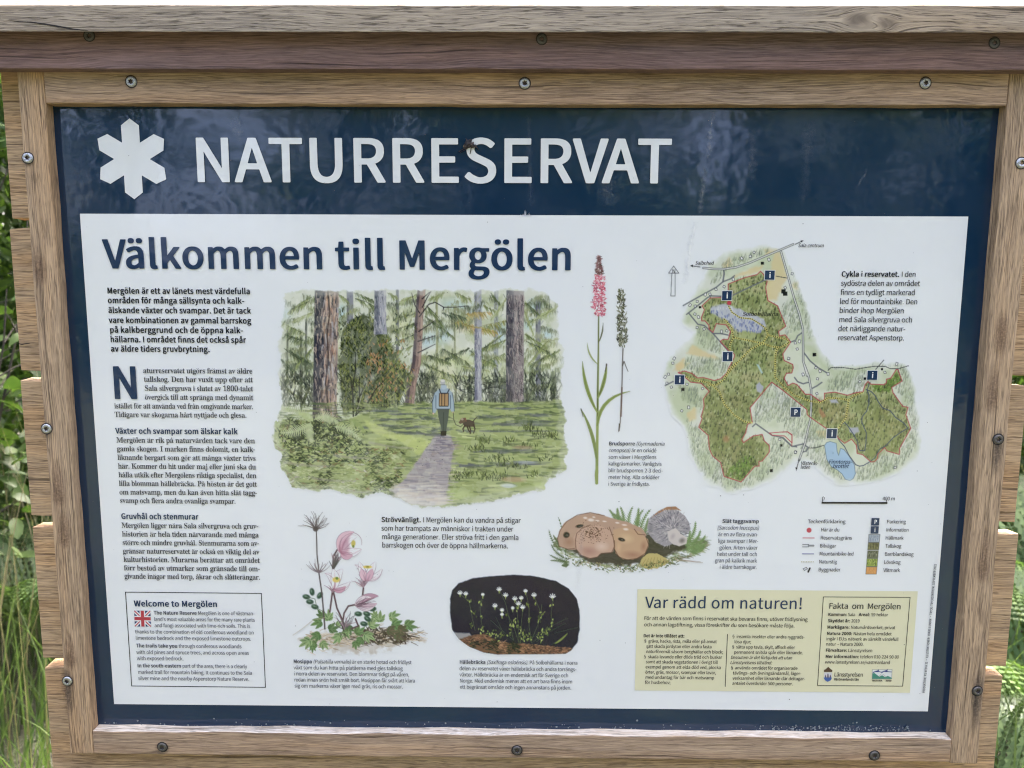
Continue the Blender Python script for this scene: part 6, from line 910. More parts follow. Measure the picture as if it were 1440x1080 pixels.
block('body_text', K_body, SL, 7.9, 'S', ms=0.12)
block('subheading', K_navy, [("Gruvhål och stenmurar", 170.9, 729.5, 279.5)], 8.1, 'B')
SL = [("Mergölen ligger nära Sala silvergruva och gruv-", 171.5, 741.8, 363.6), ("historien är hela tiden närvarande med många", 172.2, 753.9, 364.2),
      ("större och mindre gruvhål. Stenmurarna som av-", 172.8, 765.8, 364.7), ("gränsar naturreservatet är också en viktig del av", 173.4, 777.8, 364.9),
      ("kulturhistorien. Murarna berättar att området", 174.3, 789.6, 365.5), ("förr bestod av utmarker som gränsade till om-", 174.9, 801.5, 365.9),
      ("givande inägor med torp, åkrar och slåtterängar.", 175.6, 813.2, 366.2)]
block('body_text', K_body, SL, 7.8, 'S', ms=0.12)
# welcome box
B = Block()
q = [(176.8, 832.4), (367.8, 834.2), (373.5, 966.2), (185.5, 964.3)]
for i in range(4): B.bar(q[i], q[(i + 1) % 4], 1.1)
B.done('text_box_outline', K_black, L2)
block('subheading', K_navy, [("Welcome to Mergölen", 188.8, 852.2, 306.3)], 8.4, 'B')
block('caption_text', K_grey, [
    ("*The Nature Reserve* Mergölen is one of Västman-", 216.7, 863.7, 358.3), ("land's most valuable areas for the many rare plants", 217.2, 872.6, 358.8),
    ("and fungi associated with lime-rich soils. This is", 217.8, 881.4, 352.2), ("thanks to the combination of old coniferous woodland on", 190.5, 890.2, 357.5),
    ("limestone bedrock and the exposed limestone outcrops.", 191.3, 899.0, 353.7), ("*The trails take you* through coniferous woodlands", 191.8, 909.8, 340),
    ("with old pines and spruce trees, and across open areas", 192.3, 918.9, 350.5), ("with exposed bedrock.", 193, 927.5, 258.8),
    ("*In the south-eastern* part of the area, there is a clearly", 193.8, 937.8, 347.8), ("marked trail for mountain biking. It continues to the Sala", 194.5, 946.9, 355),
    ("silver mine and the nearby Aspenstorp Nature Reserve.", 195, 955.6, 351)], 5.5)
block('caption_text', K_black, [
    ("*Strövvänligt.* I Mergölen kan du vandra på stigar", 536.3, 733.7, 731.9), ("som har trampats av människor i trakten under", 536.3, 745.8, 721.5),
    ("många generationer. Eller ströva fritt i den gamla", 536.7, 757.7, 729.3), ("barrskogen och över de öppna hällmarkerna.", 537, 769.5, 714.4)], 7.6)
block('caption_text', K_grey, [
    ("*Mosippa* _(Pulsatilla vernalis)_ är en starkt hotad och fridlyst", 412.8, 932, 578.8), ("växt som du kan hitta på platåerna med gles tallskog", 413.3, 940.6, 566.5),
    ("i norra delen av reservatet. Den blommar tidigt på våren,", 413.5, 949.1, 575.5), ("redan innan snön helt smält bort. Mosippan får svårt att klara", 414, 957.7, 583.8),
    ("sig om markerna växer igen med gräs, ris och mossor.", 414.5, 966.2, 566.8)], 5.6)
block('caption_text', K_grey, [
    ("*Hällebräcka* _(Saxifraga osloënsis)._ På Solbohällarna i norra", 646, 932.8, 812), ("delen av reservatet växer hällebräcka och andra torrängs-", 646, 941.8, 810.3),
    ("växter. Hällebräcka är en endemisk art för Sverige och", 646.2, 950.5, 799), ("Norge. Med endemisk menas att en art bara finns inom", 646.4, 959.1, 804.7),
    ("ett begränsat område och ingen annanstans på jorden.", 646.6, 967.8, 803.3)], 5.6)
block('caption_text', K_black, [
    ("*Cykla i reservatet.* I den", 1182.3, 389, 1287), ("sydöstra delen av området", 1181.7, 401.8, 1292.7), ("finns en tydligt markerad", 1181, 414.6, 1286),
    ("led för mountainbike. Den", 1180, 427.4, 1289.3), ("binder ihop Mergölen", 1179.3, 440.1, 1270.3), ("med Sala silvergruva och", 1178.7, 452.9, 1282),
    ("det närliggande natur-", 1177.7, 465.6, 1272), ("reservatet Aspenstorp.", 1177.3, 478.3, 1270.7)], 8.0)
block('caption_text', K_grey, [
    ("*Brudsporre* _(Gymnadenia_", 855.5, 626, 934), ("_conopsea)_ är en orkidé", 855.3, 635.4, 922.7), ("som växer i Mergölens", 855.2, 644.8, 922.7),
    ("kalkgräsmarker. Vanligtvis", 855.1, 654.2, 930), ("blir brudsporren 2-3 deci-", 855, 663.7, 931.7), ("meter hög. Alla orkidéer", 854.9, 673.1, 926.7), ("i Sverige är fridlysta.", 854.8, 682.6, 913.4)], 5.7)
block('caption_text', K_grey, [
    ("*Slät taggsvamp*", 1015, 734.9, 1066.7), ("_(Sarcodon leucopus)_", 1008, 744.2, 1066.7), ("är en av flera ovan-", 1009.3, 753.5, 1065.8), ("liga svampar i Mer-", 1008.9, 762.8, 1065.8),
    ("gölen. Arten växer", 1010.9, 772.1, 1064.7), ("helst under tall och", 1007.6, 781.2, 1064.2), ("gran på kalkrik mark", 1004.7, 790.3, 1063.8), ("i äldre barrskogar.", 1011.3, 799.3, 1063.6)], 5.8)
# yellow box
a = sheet([(896.3, 828.2), (1290.4, 829.6), (1279.8, 973), (892.7, 970.5)])
rect_mesh('yellow_field', a[0][0], a[3][1], a[1][0], a[0][1], L2, K_yellow, panel)
block('yellow_box_heading', K_navy, [("Var rädd om naturen!", 906.6, 854.3, 1128.7)], 15.9, 'V', y=L4)
block('caption_text', K_black, [
    ("För att de värden som finns i reservatet ska bevaras finns, utöver fridlysning", 905.3, 871.1, 1135), ("och annan lagstiftning, vissa föreskrifter du som besökare måste följa.", 905.2, 880.1, 1116.8)], 5.3)
block('rule_text', K_black, [
    ("*Det är inte tillåtet att:*", 904.4, 895.5, 962.2), ("§ gräva, hacka, rista, måla eller på annat", 904.4, 902.9, 1007.4), ("sätt skada jordytan eller andra fasta", 908.4, 910.3, 1000.3),
    ("naturföremål såsom berghällar och block;", 908.1, 917.6, 1016.4), ("§ skada levande eller döda träd och buskar", 903.9, 924.9, 1014.8), ("samt att skada vegetationen i övrigt till", 907.7, 932.1, 1008.8),
    ("exempel genom att elda död ved, plocka", 907.3, 939.3, 1013.3), ("örter, gräs, mossor, svampar eller lavar,", 907, 946.6, 1006.5), ("med undantag för bär och matsvamp", 907, 953.8, 1003.9), ("för husbehov;", 906.6, 961, 942.5)], 4.7)
block('rule_text', K_black, [
    ("§ insamla insekter eller andra ryggrads-", 1028.1, 896.6, 1130.7), ("lösa djur;", 1032.1, 903.9, 1055.8), ("§ sätta upp tavla, skylt, affisch eller", 1027.8, 911.2, 1117.2),
    ("permanent snitsla spår eller liknande.", 1031.4, 918.6, 1128.7), ("_Dessutom är det förbjudet att utan_", 1026.7, 925.9, 1113.2), ("_Länsstyrelsens tillstånd:_", 1026.2, 933.1, 1085),
    ("§ använda området för organiserade", 1026, 940.5, 1120.8), ("tävlings- och övningsändamål, läger-", 1030.1, 947.8, 1126.2), ("verksamhet eller liknande där deltagar-", 1029.6, 955.1, 1131.6), ("antalet överskrider 500 personer.", 1029.2, 962.3, 1114.4)], 4.7)
B = Block()
B.bar((1022.7, 891.7), (1019.5, 964.8), 0.9); B.done('column_divider', K_black, L3); B = Block()
q = [(1157.5, 839), (1279.3, 839.6), (1268.9, 964.4), (1149.3, 963.6)]
for i in range(4): B.bar(q[i], q[(i + 1) % 4], 0.9)
B.done('text_box_outline', K_black, L3)
block('yellow_box_heading', K_black, [("Fakta om Mergölen", 1164.5, 855.4, 1266.1)], 8.4, 'R')
block('fact_text', K_black, [
    ("*Kommun:* Sala", 1163.7, 865.6, 1202), ("*Areal:* 59 hektar", 1206.8, 865.8, 1247.9), ("*Skyddat år:* 2019", 1163.3, 874.4, 1208.2), ("*Markägare:* Naturvårdsverket, privat", 1162.4, 883.4, 1258.1),
    ("*Natura 2000:* Nästan hela området", 1161.9, 892.3, 1252.9), ("ingår i EU:s nätverk av särskilt värdefull", 1161.2, 899.8, 1262.6), ("natur – Natura 2000.", 1160.7, 907.2, 1213.7),
    ("*Förvaltare:* Länsstyrelsen", 1160.3, 915.9, 1226), ("*Mer information:* telefon 010-224 90 00", 1159.9, 924.6, 1263.3), ("www.lansstyrelsen.se/vastmanland", 1159.3, 932.4, 1250.9),
    ], 4.7)
block('county_lettering', K_black, [("Länsstyrelsen", 1172.2, 950.6, 1212.9)], 6.0)
block('county_lettering', K_black, [("*Västmanlands län*", 1172.2, 956.2, 1207)], 3.6)
B = Block()
B.along("PRODUKTION: PS MEDIA 21 • ILLUSTRATIONER: JONAS LUNDIN • TRYCK: TRYCKCENTRUM, SEPTEMBER 2022", (1300.0, 974), (1316.4, 792.8), 3.5, 'B')
B.done('imprint_text', K_grey, L4)
# legend and scale
blocks('legend_text', K_black, [
    ("0", 1155.2, 703.2, 1158.9), ("400 m", 1240.2, 703.2, 1257.9), ("Teckenförklaring", 1135.2, 735.2, 1188.2),
    ("Här är du", 1153.5, 746.9, 1179.8), ("Reservatsgräns", 1152.9, 758.2, 1197.4), ("Bilvägar", 1152, 769.5, 1174.9), ("Mountainbike-led", 1151.4, 780.6, 1199.8),
    ("Naturstig", 1150.8, 791.8, 1176.2), ("Byggnader", 1150, 802.9, 1180.9), ("Parkering", 1246, 735.6, 1273), ("Information", 1245.2, 747, 1277), ("Hällmark", 1244.1, 758.4, 1269.7),
    ("Tallskog", 1244, 769.7, 1266.6), ("Barrblandskog", 1243.1, 781.1, 1283.7), ("Lövskog", 1242, 792.4, 1265.5), ("Våtmark", 1241.4, 803.7, 1264.6)], 5.4)
B = Block()
B.bar((1156.2, 706.6), (1246, 706.9), 2.6); B.bar((1156.2, 702.8), (1156.2, 706), 0.8); B.bar((1246, 702.8), (1246, 706), 0.8)
B.done('scale_bar', K_black, L4)
# the map's own lettering
blocks('map_lettering', K_black, [
    ("_Salbohed_", 977, 372.2, 1003.1), ("_Sala centrum_", 1121.5, 347.6, 1157.6), ("_Solbohällarna_", 1043.1, 443.8, 1093.5),
    ("_Västerås-_", 1125.3, 653.5, 1149.6), ("_leden_", 1124.9, 659, 1138.5), ("N", 944.7, 383.6, 949.6)], 5.4)
blocks('map_lettering', K_navy, [("_Finntorps-_", 1164.2, 651.6, 1197.2), ("_brottet_", 1170, 657.8, 1192.4)], 5.8)
LI = [(1082, 386.9), (1021.9, 415.7), (1022.8, 501.3), (955.4, 533.9), (1226, 527.5), (1169.2, 609.4)]
def sq(B, c, r):
    a = sheet([(c[0] - r, c[1] - r), (c[0] + r, c[1] + r)]); x0, x1 = a[0][0], a[1][0]; z1, z0 = a[0][1], a[1][1]
    B.V.append(np.array([(x0, z0), (x1, z0), (x1, z1), (x0, z1)])); B.F.append(np.array([(0, 1, 2), (0, 2, 3)]) + B.n); B.n += 4
def symbol(c, r, ch, cap, border):
    """one blue square with its letter"""
    vs, fs, mi = [], [], []
    def add(B, k, y):
        n = sum(len(v) for v in vs); v = np.concatenate(B.V); f = np.concatenate(B.F)
        vs.append(np.c_[v[:, 0], np.full(len(v), y), v[:, 1]]); fs.append(f + n); mi.extend([k] * len(f))
    if border: B = Block(); sq(B, c, r + .8); add(B, 0, L3 - 0.0001)
    B = Block(); sq(B, c, r); add(B, 1, L3 - 0.0003)
    B = Block(); w = cap * (.20 if ch == 'i' else .36); B.line(ch, c[0] - w, c[1] + cap / 2, c[0] + w, cap, 'B'); add(B, 0, L4 - 0.0001)
    me = mesh_np('map_symbol', np.concatenate(vs), np.concatenate(fs), K_white); me.materials.append(K_navy)
    me.polygons.foreach_set('material_index', mi)
    link('map_symbol', me, panel)
for q in LI: symbol(q, 6.5, 'i', 8.0, True)
symbol((1118.3, 579.4), 6.5, 'P', 7.6, True)
symbol((1230.3, 733.3), 5.2, 'P', 5.8, False); symbol((1229.4, 744.7), 5.1, 'i', 5.8, False)
# ---------------------------------------------------------------- printed pictures: pigment laid stroke by stroke on a fine grid
RS = np.random.RandomState(7)
RES = 1.25
def rnd(a, b): return a + (b - a) * RS.rand()
def fbm(h, w, cell, octv=4, seed=0, pers=0.55):
    r = np.random.RandomState(seed); out = np.zeros((h, w)); amp = 1; tot = 0
    for _ in range(octv):
        gh, gw = int(h / cell) + 3, int(w / cell) + 3
        g = r.rand(gh, gw)
        y = np.arange(h) / cell; x = np.arange(w) / cell
        yi, xi = y.astype(int), x.astype(int); fy, fx = y - yi, x - xi
        fy = fy * fy * (3 - 2 * fy); fx = fx * fx * (3 - 2 * fx)
        a = g[yi][:, xi] * (1 - fx) + g[yi][:, xi + 1] * fx; b = g[yi + 1][:, xi] * (1 - fx) + g[yi + 1][:, xi + 1] * fx
        out += amp * (a * (1 - fy[:, None]) + b * fy[:, None]); tot += amp; amp *= pers; cell = max(cell / 2, 1.0)
    return out / tot
class Cv:
    def __init__(s, x0, y0, x1, y1, paper=PAPER, res=RES):
        s.x0, s.y0, s.r = x0, y0, res
        s.w, s.h = int((x1 - x0) * res) + 1, int((y1 - y0) * res) + 1
        s.C = np.tile(np.array(paper, float), (s.h, s.w, 1)); s.A = np.zeros((s.h, s.w))
        s.X = x0 + np.arange(s.w) / res; s.Y = y0 + np.arange(s.h) / res
        s.clip = None
    def win(s, xa, ya, xb, yb):
        i0 = max(int((ya - s.y0) * s.r), 0); i1 = min(int((yb - s.y0) * s.r) + 2, s.h)
        j0 = max(int((xa - s.x0) * s.r), 0); j1 = min(int((xb - s.x0) * s.r) + 2, s.w)
        if i1 <= i0 or j1 <= j0: return None
        return slice(i0, i1), slice(j0, j1)
    def put(s, sl, a, col):
        if s.clip is not None: a = a * s.clip[sl]
        a3 = a[..., None]
        s.C[sl] = s.C[sl] * (1 - a3) + np.asarray(col, float) * a3
        s.A[sl] = np.maximum(s.A[sl], a)
    def line(s, pts, w0, w1, col, a=1.0, soft=0.8):
        P = np.asarray(pts, float); m = max(w0, w1) / 2 + soft + .5
        sl = s.win(P[:, 0].min() - m, P[:, 1].min() - m, P[:, 0].max() + m, P[:, 1].max() + m)
        if sl is None: return
        X = s.X[sl[1]][None, :]; Y = s.Y[sl[0]][:, None]
        n = len(P) - 1; cov = 0
        for i in range(n):
            p, q = P[i], P[i + 1]; d = q - p; L = d @ d + 1e-9
            t = np.clip(((X - p[0]) * d[0] + (Y - p[1]) * d[1]) / L, 0, 1)
            dist = np.sqrt((X - p[0] - t * d[0]) ** 2 + (Y - p[1] - t * d[1]) ** 2)
            w = w0 + (w1 - w0) * (i + t) / n
            cov = np.maximum(cov, np.clip((w / 2 - dist) / soft + 0.5, 0, 1))
        s.put(sl, cov * a, col)
    def sdist(s, P, sl):
        X = s.X[sl[1]][None, :] + 0 * s.Y[sl[0]][:, None]; Y = s.Y[sl[0]][:, None] + 0 * X
        ins = np.zeros(X.shape, bool); D = np.full(X.shape, 1e9)
        for p, q in zip(P, np.roll(P, -1, 0)):
            d = q - p; L = d @ d + 1e-9
            t = np.clip(((X - p[0]) * d[0] + (Y - p[1]) * d[1]) / L, 0, 1)
            D = np.minimum(D, (X - p[0] - t * d[0]) ** 2 + (Y - p[1] - t * d[1]) ** 2)
            if p[1] != q[1]:
                ins ^= ((p[1] > Y) != (q[1] > Y)) & (X < (q[0] - p[0]) * (Y - p[1]) / (q[1] - p[1]) + p[0])
        D = np.sqrt(D)
        return np.where(ins, D, -D)
    def poly(s, pts, col, a=1.0, soft=0.9, rough=0.0, seed=1, cell=8, tex=0.0):
        P = np.asarray(pts, float); m = soft + rough + 1
        sl = s.win(P[:, 0].min() - m, P[:, 1].min() - m, P[:, 0].max() + m, P[:, 1].max() + m)
        if sl is None: return None
        D = s.sdist(P, sl)
        if rough: D = D + (fbm(*D.shape, cell * s.r, 4, seed) - 0.5) * 2 * rough
        cov = np.clip(D / soft + 0.5, 0, 1) * a
        if tex: cov = cov * (1 - tex + tex * np.clip(fbm(*D.shape, cell * 1.5 * s.r, 4, seed + 5) * 2.4 - 0.7, 0, 1))
        s.put(sl, cov, col)
        return sl, D
    def ell(s, cx, cy, rx, ry, ang, col, a=1.0, soft=0.35):
        R = max(rx, ry) + 1
        sl = s.win(cx - R, cy - R, cx + R, cy + R)
        if sl is None: return
        X = s.X[sl[1]][None, :] - cx; Y = s.Y[sl[0]][:, None] - cy; c, n = math.cos(ang), math.sin(ang)
        d = np.sqrt(((X * c + Y * n) / rx) ** 2 + ((-X * n + Y * c) / ry) ** 2)
        s.put(sl, np.clip((1 - d) / soft, 0, 1) * a, col)
    def done(s, name, y=L2, parent=None, cut=0.012):
        P = np.stack(np.meshgrid(s.X, s.Y), -1).reshape(-1, 2)
        q = sheet(P)
        idx = np.arange(s.h * s.w).reshape(s.h, s.w)
        F = np.stack([idx[:-1, :-1], idx[1:, :-1], idx[1:, 1:], idx[:-1, 1:]], -1).reshape(-1, 4)
        keep = (s.A.ravel()[F] > cut).any(1); F = F[keep]
        used = np.zeros(s.h * s.w, bool); used[F.ravel()] = True
        mp = np.cumsum(used) - 1
        V = np.c_[q[:, 0], np.full(len(q), y), q[:, 1]][used]
        me = mesh_np(name, V, mp[F], PAINT, ink(s.C.reshape(-1, 3)[used]))
        return link(name, me, parent or panel)
PAINT = print_mat('printed_picture')
def jit(c, k=12):
    d = rnd(-k, k); return (c[0] + d + rnd(-k, k) * .3, c[1] + d + rnd(-k, k) * .3, c[2] + d * .8 + rnd(-k, k) * .3)
def pick(L): return L[RS.randint(len(L))]
def curve(p0, p1, bend, n=7):
    p0, p1 = np.array(p0, float), np.array(p1, float); d = p1 - p0; nn = np.array([-d[1], d[0]])
    t = np.linspace(0, 1, n)[:, None]
    return p0 + d * t + nn * bend * 4 * t * (1 - t)

# ---- forest picture -------------------------------------------------------
c = Cv(380, 402, 806, 716)
edge = [(400, 412), (440, 409), (520, 409), (600, 409), (700, 409), (768, 409), (774, 420), (783, 428), (786, 450), (782, 470), (790, 490), (788, 520), (790, 545), (788, 565),
        (795, 580), (790, 600), (797, 625), (792, 640), (796, 655), (785, 665), (770, 675), (766, 688), (740, 692), (700, 700), (655, 706), (640, 712), (610, 713), (580, 708),
        (560, 698), (535, 690), (510, 698), (495, 692), (470, 688), (440, 689), (415, 684), (406, 672), (394, 656), (400, 640), (388, 628), (386, 605), (392, 585), (400, 560),
        (392, 540), (396, 510), (394, 480), (400, 450), (404, 430)]
full = (slice(0, c.h), slice(0, c.w))
D = c.sdist(np.array(edge, float), full) + (fbm(c.h, c.w, 14, 5, 3) - 0.5) * 12
c.clip = np.clip(D / 3.5 + 0.6, 0, 1)
c.put(full, np.ones((c.h, c.w)) * 0.96, (200, 208, 190))
c.put(full, np.clip((fbm(c.h, c.w, 22, 5, 77) - .48) * 4, 0, .6), (164, 178, 132))
c.put(full, np.clip((fbm(c.h, c.w, 16, 5, 78) - .55) * 5, 0, .6), (216, 222, 214))
for (x, y, rx, ry) in [(395, 440, 20, 16), (470, 455, 18, 30), (480, 440, 12, 18), (640, 430, 26, 14), (620, 470, 22, 18), (668, 440, 14, 22), (705, 470, 10, 20), (752, 430, 14, 14), (742, 455, 10, 14), (600, 480, 18, 14), (668, 500, 16, 10), (770, 470, 14, 12)]:
    c.ell(x, y, rx, ry, 0.2, (176, 206, 216), 0.75, 0.8)
for (x, y, rx, ry, k) in [(460, 470, 30, 30, (214, 214, 150)), (770, 500, 24, 20, (216, 220, 168)), (640, 505, 60, 18, (196, 208, 150)), (560, 455, 24, 30, (206, 212, 164)), (710, 530, 40, 30, (186, 198, 150)), (410, 500, 22, 40, (176, 188, 150)), (620, 530, 30, 24, (206, 206, 150)), (655, 455, 24, 16, (214, 198, 140))]:
    c.ell(x, y, rx, ry, 0, k, 0.7, 0.8)
# far trunks
for (x, y0, y1, w, k) in [(405, 450, 570, 3, (120, 128, 110)), (424, 470, 585, 3.5, (96, 104, 92)), (431, 450, 520, 3, (84, 92, 84)), (492, 408, 456, 9, (104, 108, 128)), (559, 408, 500, 4, (96, 102, 112)), (614, 410, 540, 3, (150, 158, 110)),
                          (640, 430, 500, 2.5, (140, 150, 110)), (672, 408, 572, 10, (146, 150, 166)), (698, 408, 560, 6, (150, 158, 160)), (757, 420, 560, 7, (104, 108, 124)), (738, 540, 568, 5, (120, 128, 118)),
                          (748, 520, 566, 8, (126, 138, 110)), (766, 540, 568, 8, (112, 118, 116)), (778, 525, 568, 7, (116, 130, 100)), (690, 540, 566, 6, (96, 104, 96)), (707, 535, 566, 7, (84, 92, 90)), (660, 545, 566, 6, (70, 78, 74)), (641, 540, 566, 3, (104, 110, 84))]:
    c.line([(x, y0), (x + rnd(-1, 1), (y0 + y1) / 2), (x, y1)], w, w * 1.05, k, 0.85, 1.2)
    for _ in range(int((y1 - y0) / 6)):
        yy = rnd(y0, y1); c.line([(x - w * .3, yy), (x - w * .3 + rnd(-1, 1), yy + rnd(3, 9))], w * .4, w * .2, jit([q * .7 for q in k]), 0.5)
BOUGH_N = 0
def bough(x0, y0, x1, y1, k1, k2, ln=10, dens=1.0, wd=1.5):
    P = curve((x0, y0), (x1, y1), rnd(-.06, .06)); L = math.hypot(x1 - x0, y1 - y0)
    n = int(L * 1.3 * dens)
    for i in range(n):
        t = RS.rand(); p = P[0] + (P[-1] - P[0]) * t; sz = ln * (0.35 + 0.75 * math.sin(math.pi * min(1, t * .9 + .08)))
        dx = (x1 - x0) / L * sz * rnd(.1, .7); dy = sz * rnd(.35, 1.0)
        c.line([p + (0, rnd(-2, 1)), p + (dx * .6, dy * .5), p + (dx, dy)], wd, 0.5, jit(k1 if RS.rand() < .5 else k2, 16), 0.6, 0.8)
    c.line(P, 1.3, .5, [q * .7 for q in k1], 0.5)
def mist(x, y, L, sl, k, a):
    """a soft drooping bough further off"""
    P = curve((x, y), (x + L, y + sl), rnd(-.15, .15)); c.line(P + (0, 2), 7, 2, k, a * .5, 4)
    for _ in range(int(abs(L) * 1.2)):
        p = P[RS.randint(7)] + (rnd(-3, 3), rnd(-2, 3)); c.line([p, p + (rnd(-2, 3) * np.sign(L), rnd(3, 9))], 1.4, .5, jit([q * .8 for q in k], 14), a, .8)
G1, G2, G3, G4 = (110, 126, 78), (146, 160, 98), (74, 88, 66), (176, 186, 140)
for _ in range(150):
    x, y = rnd(392, 784), rnd(412, 548); mist(x, y, pick([-1, 1]) * rnd(14, 34), rnd(4, 14), pick([(140, 154, 104), (160, 172, 120), (120, 134, 98), (176, 184, 140), (104, 118, 92)]), .55)
for b in [(438, 418, 405, 440, G1, G2), (434, 424, 408, 436, G3, G2), (440, 440, 412, 452, G2, G4), (430, 470, 398, 455, G1, G4), (432, 480, 400, 470, G3, G1), (400, 490, 438, 512, G3, G3), (395, 505, 422, 530, G3, G3),
          (440, 490, 412, 520, G2, G3), (398, 540, 420, 560, G4, G2), (436, 545, 424, 570, G1, G3), (498, 412, 526, 424, G1, G3), (476, 414, 490, 424, G1, G2), (500, 420, 528, 432, G3, G2), (545, 412, 558, 418, G2, G1), (590, 412, 560, 425, G2, G4),
          (586, 440, 556, 448, G3, G2), (585, 455, 552, 466, G3, G1), (586, 470, 556, 482, G3, G4), (584, 485, 552, 498, G1, G4), (600, 430, 632, 470, G3, G1), (598, 445, 640, 476, G3, G1), (602, 500, 634, 512, G3, G1), (596, 512, 640, 530, G3, G2),
          (625, 412, 604, 420, G2, G1), (640, 412, 662, 422, G1, G2), (690, 412, 704, 430, G1, G3), (680, 430, 700, 440, G2, G1), (712, 420, 690, 450, G2, G4), (738, 426, 760, 445, G1, G3), (738, 470, 768, 488, G1, G2), (740, 480, 772, 496, G3, G2),
          (768, 440, 742, 455, G1, G4), (786, 430, 756, 446, G2, G4), (790, 475, 762, 480, G2, G4), (788, 492, 760, 506, G1, G2), (770, 480, 742, 514, G2, G1), (768, 500, 745, 515, G1, G3), (712, 478, 660, 500, G1, G2), (708, 470, 676, 492, G3, G2),
          (660, 466, 712, 452, (140, 140, 70), G1), (640, 455, 668, 440, (176, 158, 88), G2), (655, 442, 692, 440, (186, 160, 90), (150, 140, 80)), (650, 455, 700, 468, (150, 148, 70), (180, 150, 90)), (660, 490, 626, 506, G3, G3), (624, 492, 660, 512, G3, G1),
          (600, 528, 640, 536, G2, G4), (680, 512, 710, 498, G1, G2), (650, 515, 690, 522, G2, G4), (640, 530, 680, 526, G4, G1), (700, 515, 676, 505, G1, G2), (735, 430, 750, 470, G4, G2), (632, 440, 655, 448, G3, (96, 112, 90)), (622, 440, 640, 446, (90, 106, 92), G3)]:
    bough(*b[:4], b[4], b[5], rnd(8, 12))
for _ in range(500):
    x, y = rnd(392, 788), rnd(412, 566)
    if RS.rand() < .55: y = rnd(500, 566)
    c.line([(x, y), (x + rnd(-5, 5), y + rnd(2, 8))], rnd(1, 2.6), .6, jit(pick([G1, G2, G3, G4, (66, 80, 64), (140, 150, 150)]), 12), 0.45)
# dark thicket at the foot of the trees
for _ in range(1100):
    x = pick([rnd(395, 442), rnd(480, 590), rnd(590, 615), rnd(640, 712), rnd(738, 786)]); y = rnd(528, 572)
    c.line([(x, y), (x + rnd(-6, 6), y - rnd(3, 13))], rnd(1.2, 3), .6, jit(pick([(40, 46, 46), (52, 62, 52), (74, 84, 62), (96, 104, 84)]), 8), 0.6)
for _ in range(26):
    x, y = rnd(640, 712), rnd(535, 556); c.line(curve((x, y), (x + rnd(10, 30), y + rnd(-4, 6)), .1), .9, .5, (50, 54, 54), .7)
# slanting brown pine
tr = [(593, 408), (590, 440), (588, 480), (586, 510), (579, 540), (576, 568)]
c.line(tr, 11, 13, (138, 116, 108), 1, 1); c.line([(x - 4, y) for x, y in tr], 3.4, 5, (74, 68, 76), .9, 1.4); c.line([(x + 4, y) for x, y in tr], 2.5, 2.5, (176, 150, 132), .8, 1)
for _ in range(70):
    t = RS.rand(); x = np.interp(t * 160 + 408, [p[1] for p in tr], [p[0] for p in tr]) + rnd(-5, 5); y = 408 + t * 160
    c.line([(x, y), (x + rnd(-1, 1), y + rnd(3, 9))], 1.1, .6, jit((96, 82, 82)), .6)
for L_ in [[(590, 440), (583, 428), (579, 412)], [(590, 445), (603, 428), (612, 425), (624, 432), (640, 432), (658, 430)], [(594, 432), (601, 418), (606, 410)], [(589, 466), (610, 452)], [(588, 480), (612, 472)], [(588, 496), (612, 484)], [(624, 432), (623, 437)], [(594, 420), (604, 411)]]:
    c.line(L_, 1.8, .9, (52, 50, 54), .9)
# juniper
jn = [(505, 445), (516, 441), (527, 452), (535, 470), (548, 474), (556, 500), (572, 515), (582, 530), (572, 548), (566, 566), (545, 574), (520, 580), (482, 582), (478, 540), (479, 500), (480, 475), (488, 458)]
c.poly(jn, (74, 84, 60), .85, 5, 9, 4, tex=.2)
jn = np.array(jn, float)
def inside(P, x, y):
    r = False
    for p, q in zip(P, np.roll(P, -1, 0)):
        if (p[1] > y) != (q[1] > y) and x < (q[0] - p[0]) * (y - p[1]) / (q[1] - p[1]) + p[0]: r = not r
    return r
UJ = fbm(80, 66, 7, 3, 95, .6)
for _ in range(2600):
    x, y = rnd(474, 586), rnd(438, 580)
    if not inside(jn, x, y) and RS.rand() < .86: continue
    if UJ[int((y - 436) / 2), int((x - 470) / 2)] > .66: continue
    t = (y - 440) / 140
    k = pick([(34, 44, 34), (48, 58, 38), (86, 98, 50), (112, 122, 58), (140, 150, 84), (56, 66, 44)])
    if x > 515 and 480 < y < 565 and RS.rand() < .30: k = pick([(176, 132, 84), (190, 144, 104), (160, 120, 70)])
    if x > 545 and RS.rand() < .5: k = pick([(120, 134, 66), (150, 160, 96)])
    a = rnd(-2.4, -.7); l = rnd(2, 5.5)
    c.line([(x, y), (x + l * math.cos(a), y + l * math.sin(a))], rnd(1.2, 2.4), .6, jit(k, 8), .8, .7)
for (x, y) in [(500, 505), (503, 522), (514, 538), (507, 552), (524, 530), (498, 565), (516, 560)]: c.ell(x, y, 5, 9, .2, (164, 172, 170), .6, .8)
for L_ in [[(497, 585), (496, 545), (500, 520), (500, 495)], [(501, 582), (506, 555), (505, 530)], [(500, 584), (515, 570), (528, 548), (545, 530)], [(504, 578), (505, 560), (514, 540)], [(497, 560), (493, 530)]]:
    c.line(L_, 2.2, 1, (40, 42, 40), .9)
c.line([(503, 575), (509, 556)], 1.4, .8, (176, 180, 168), .8)
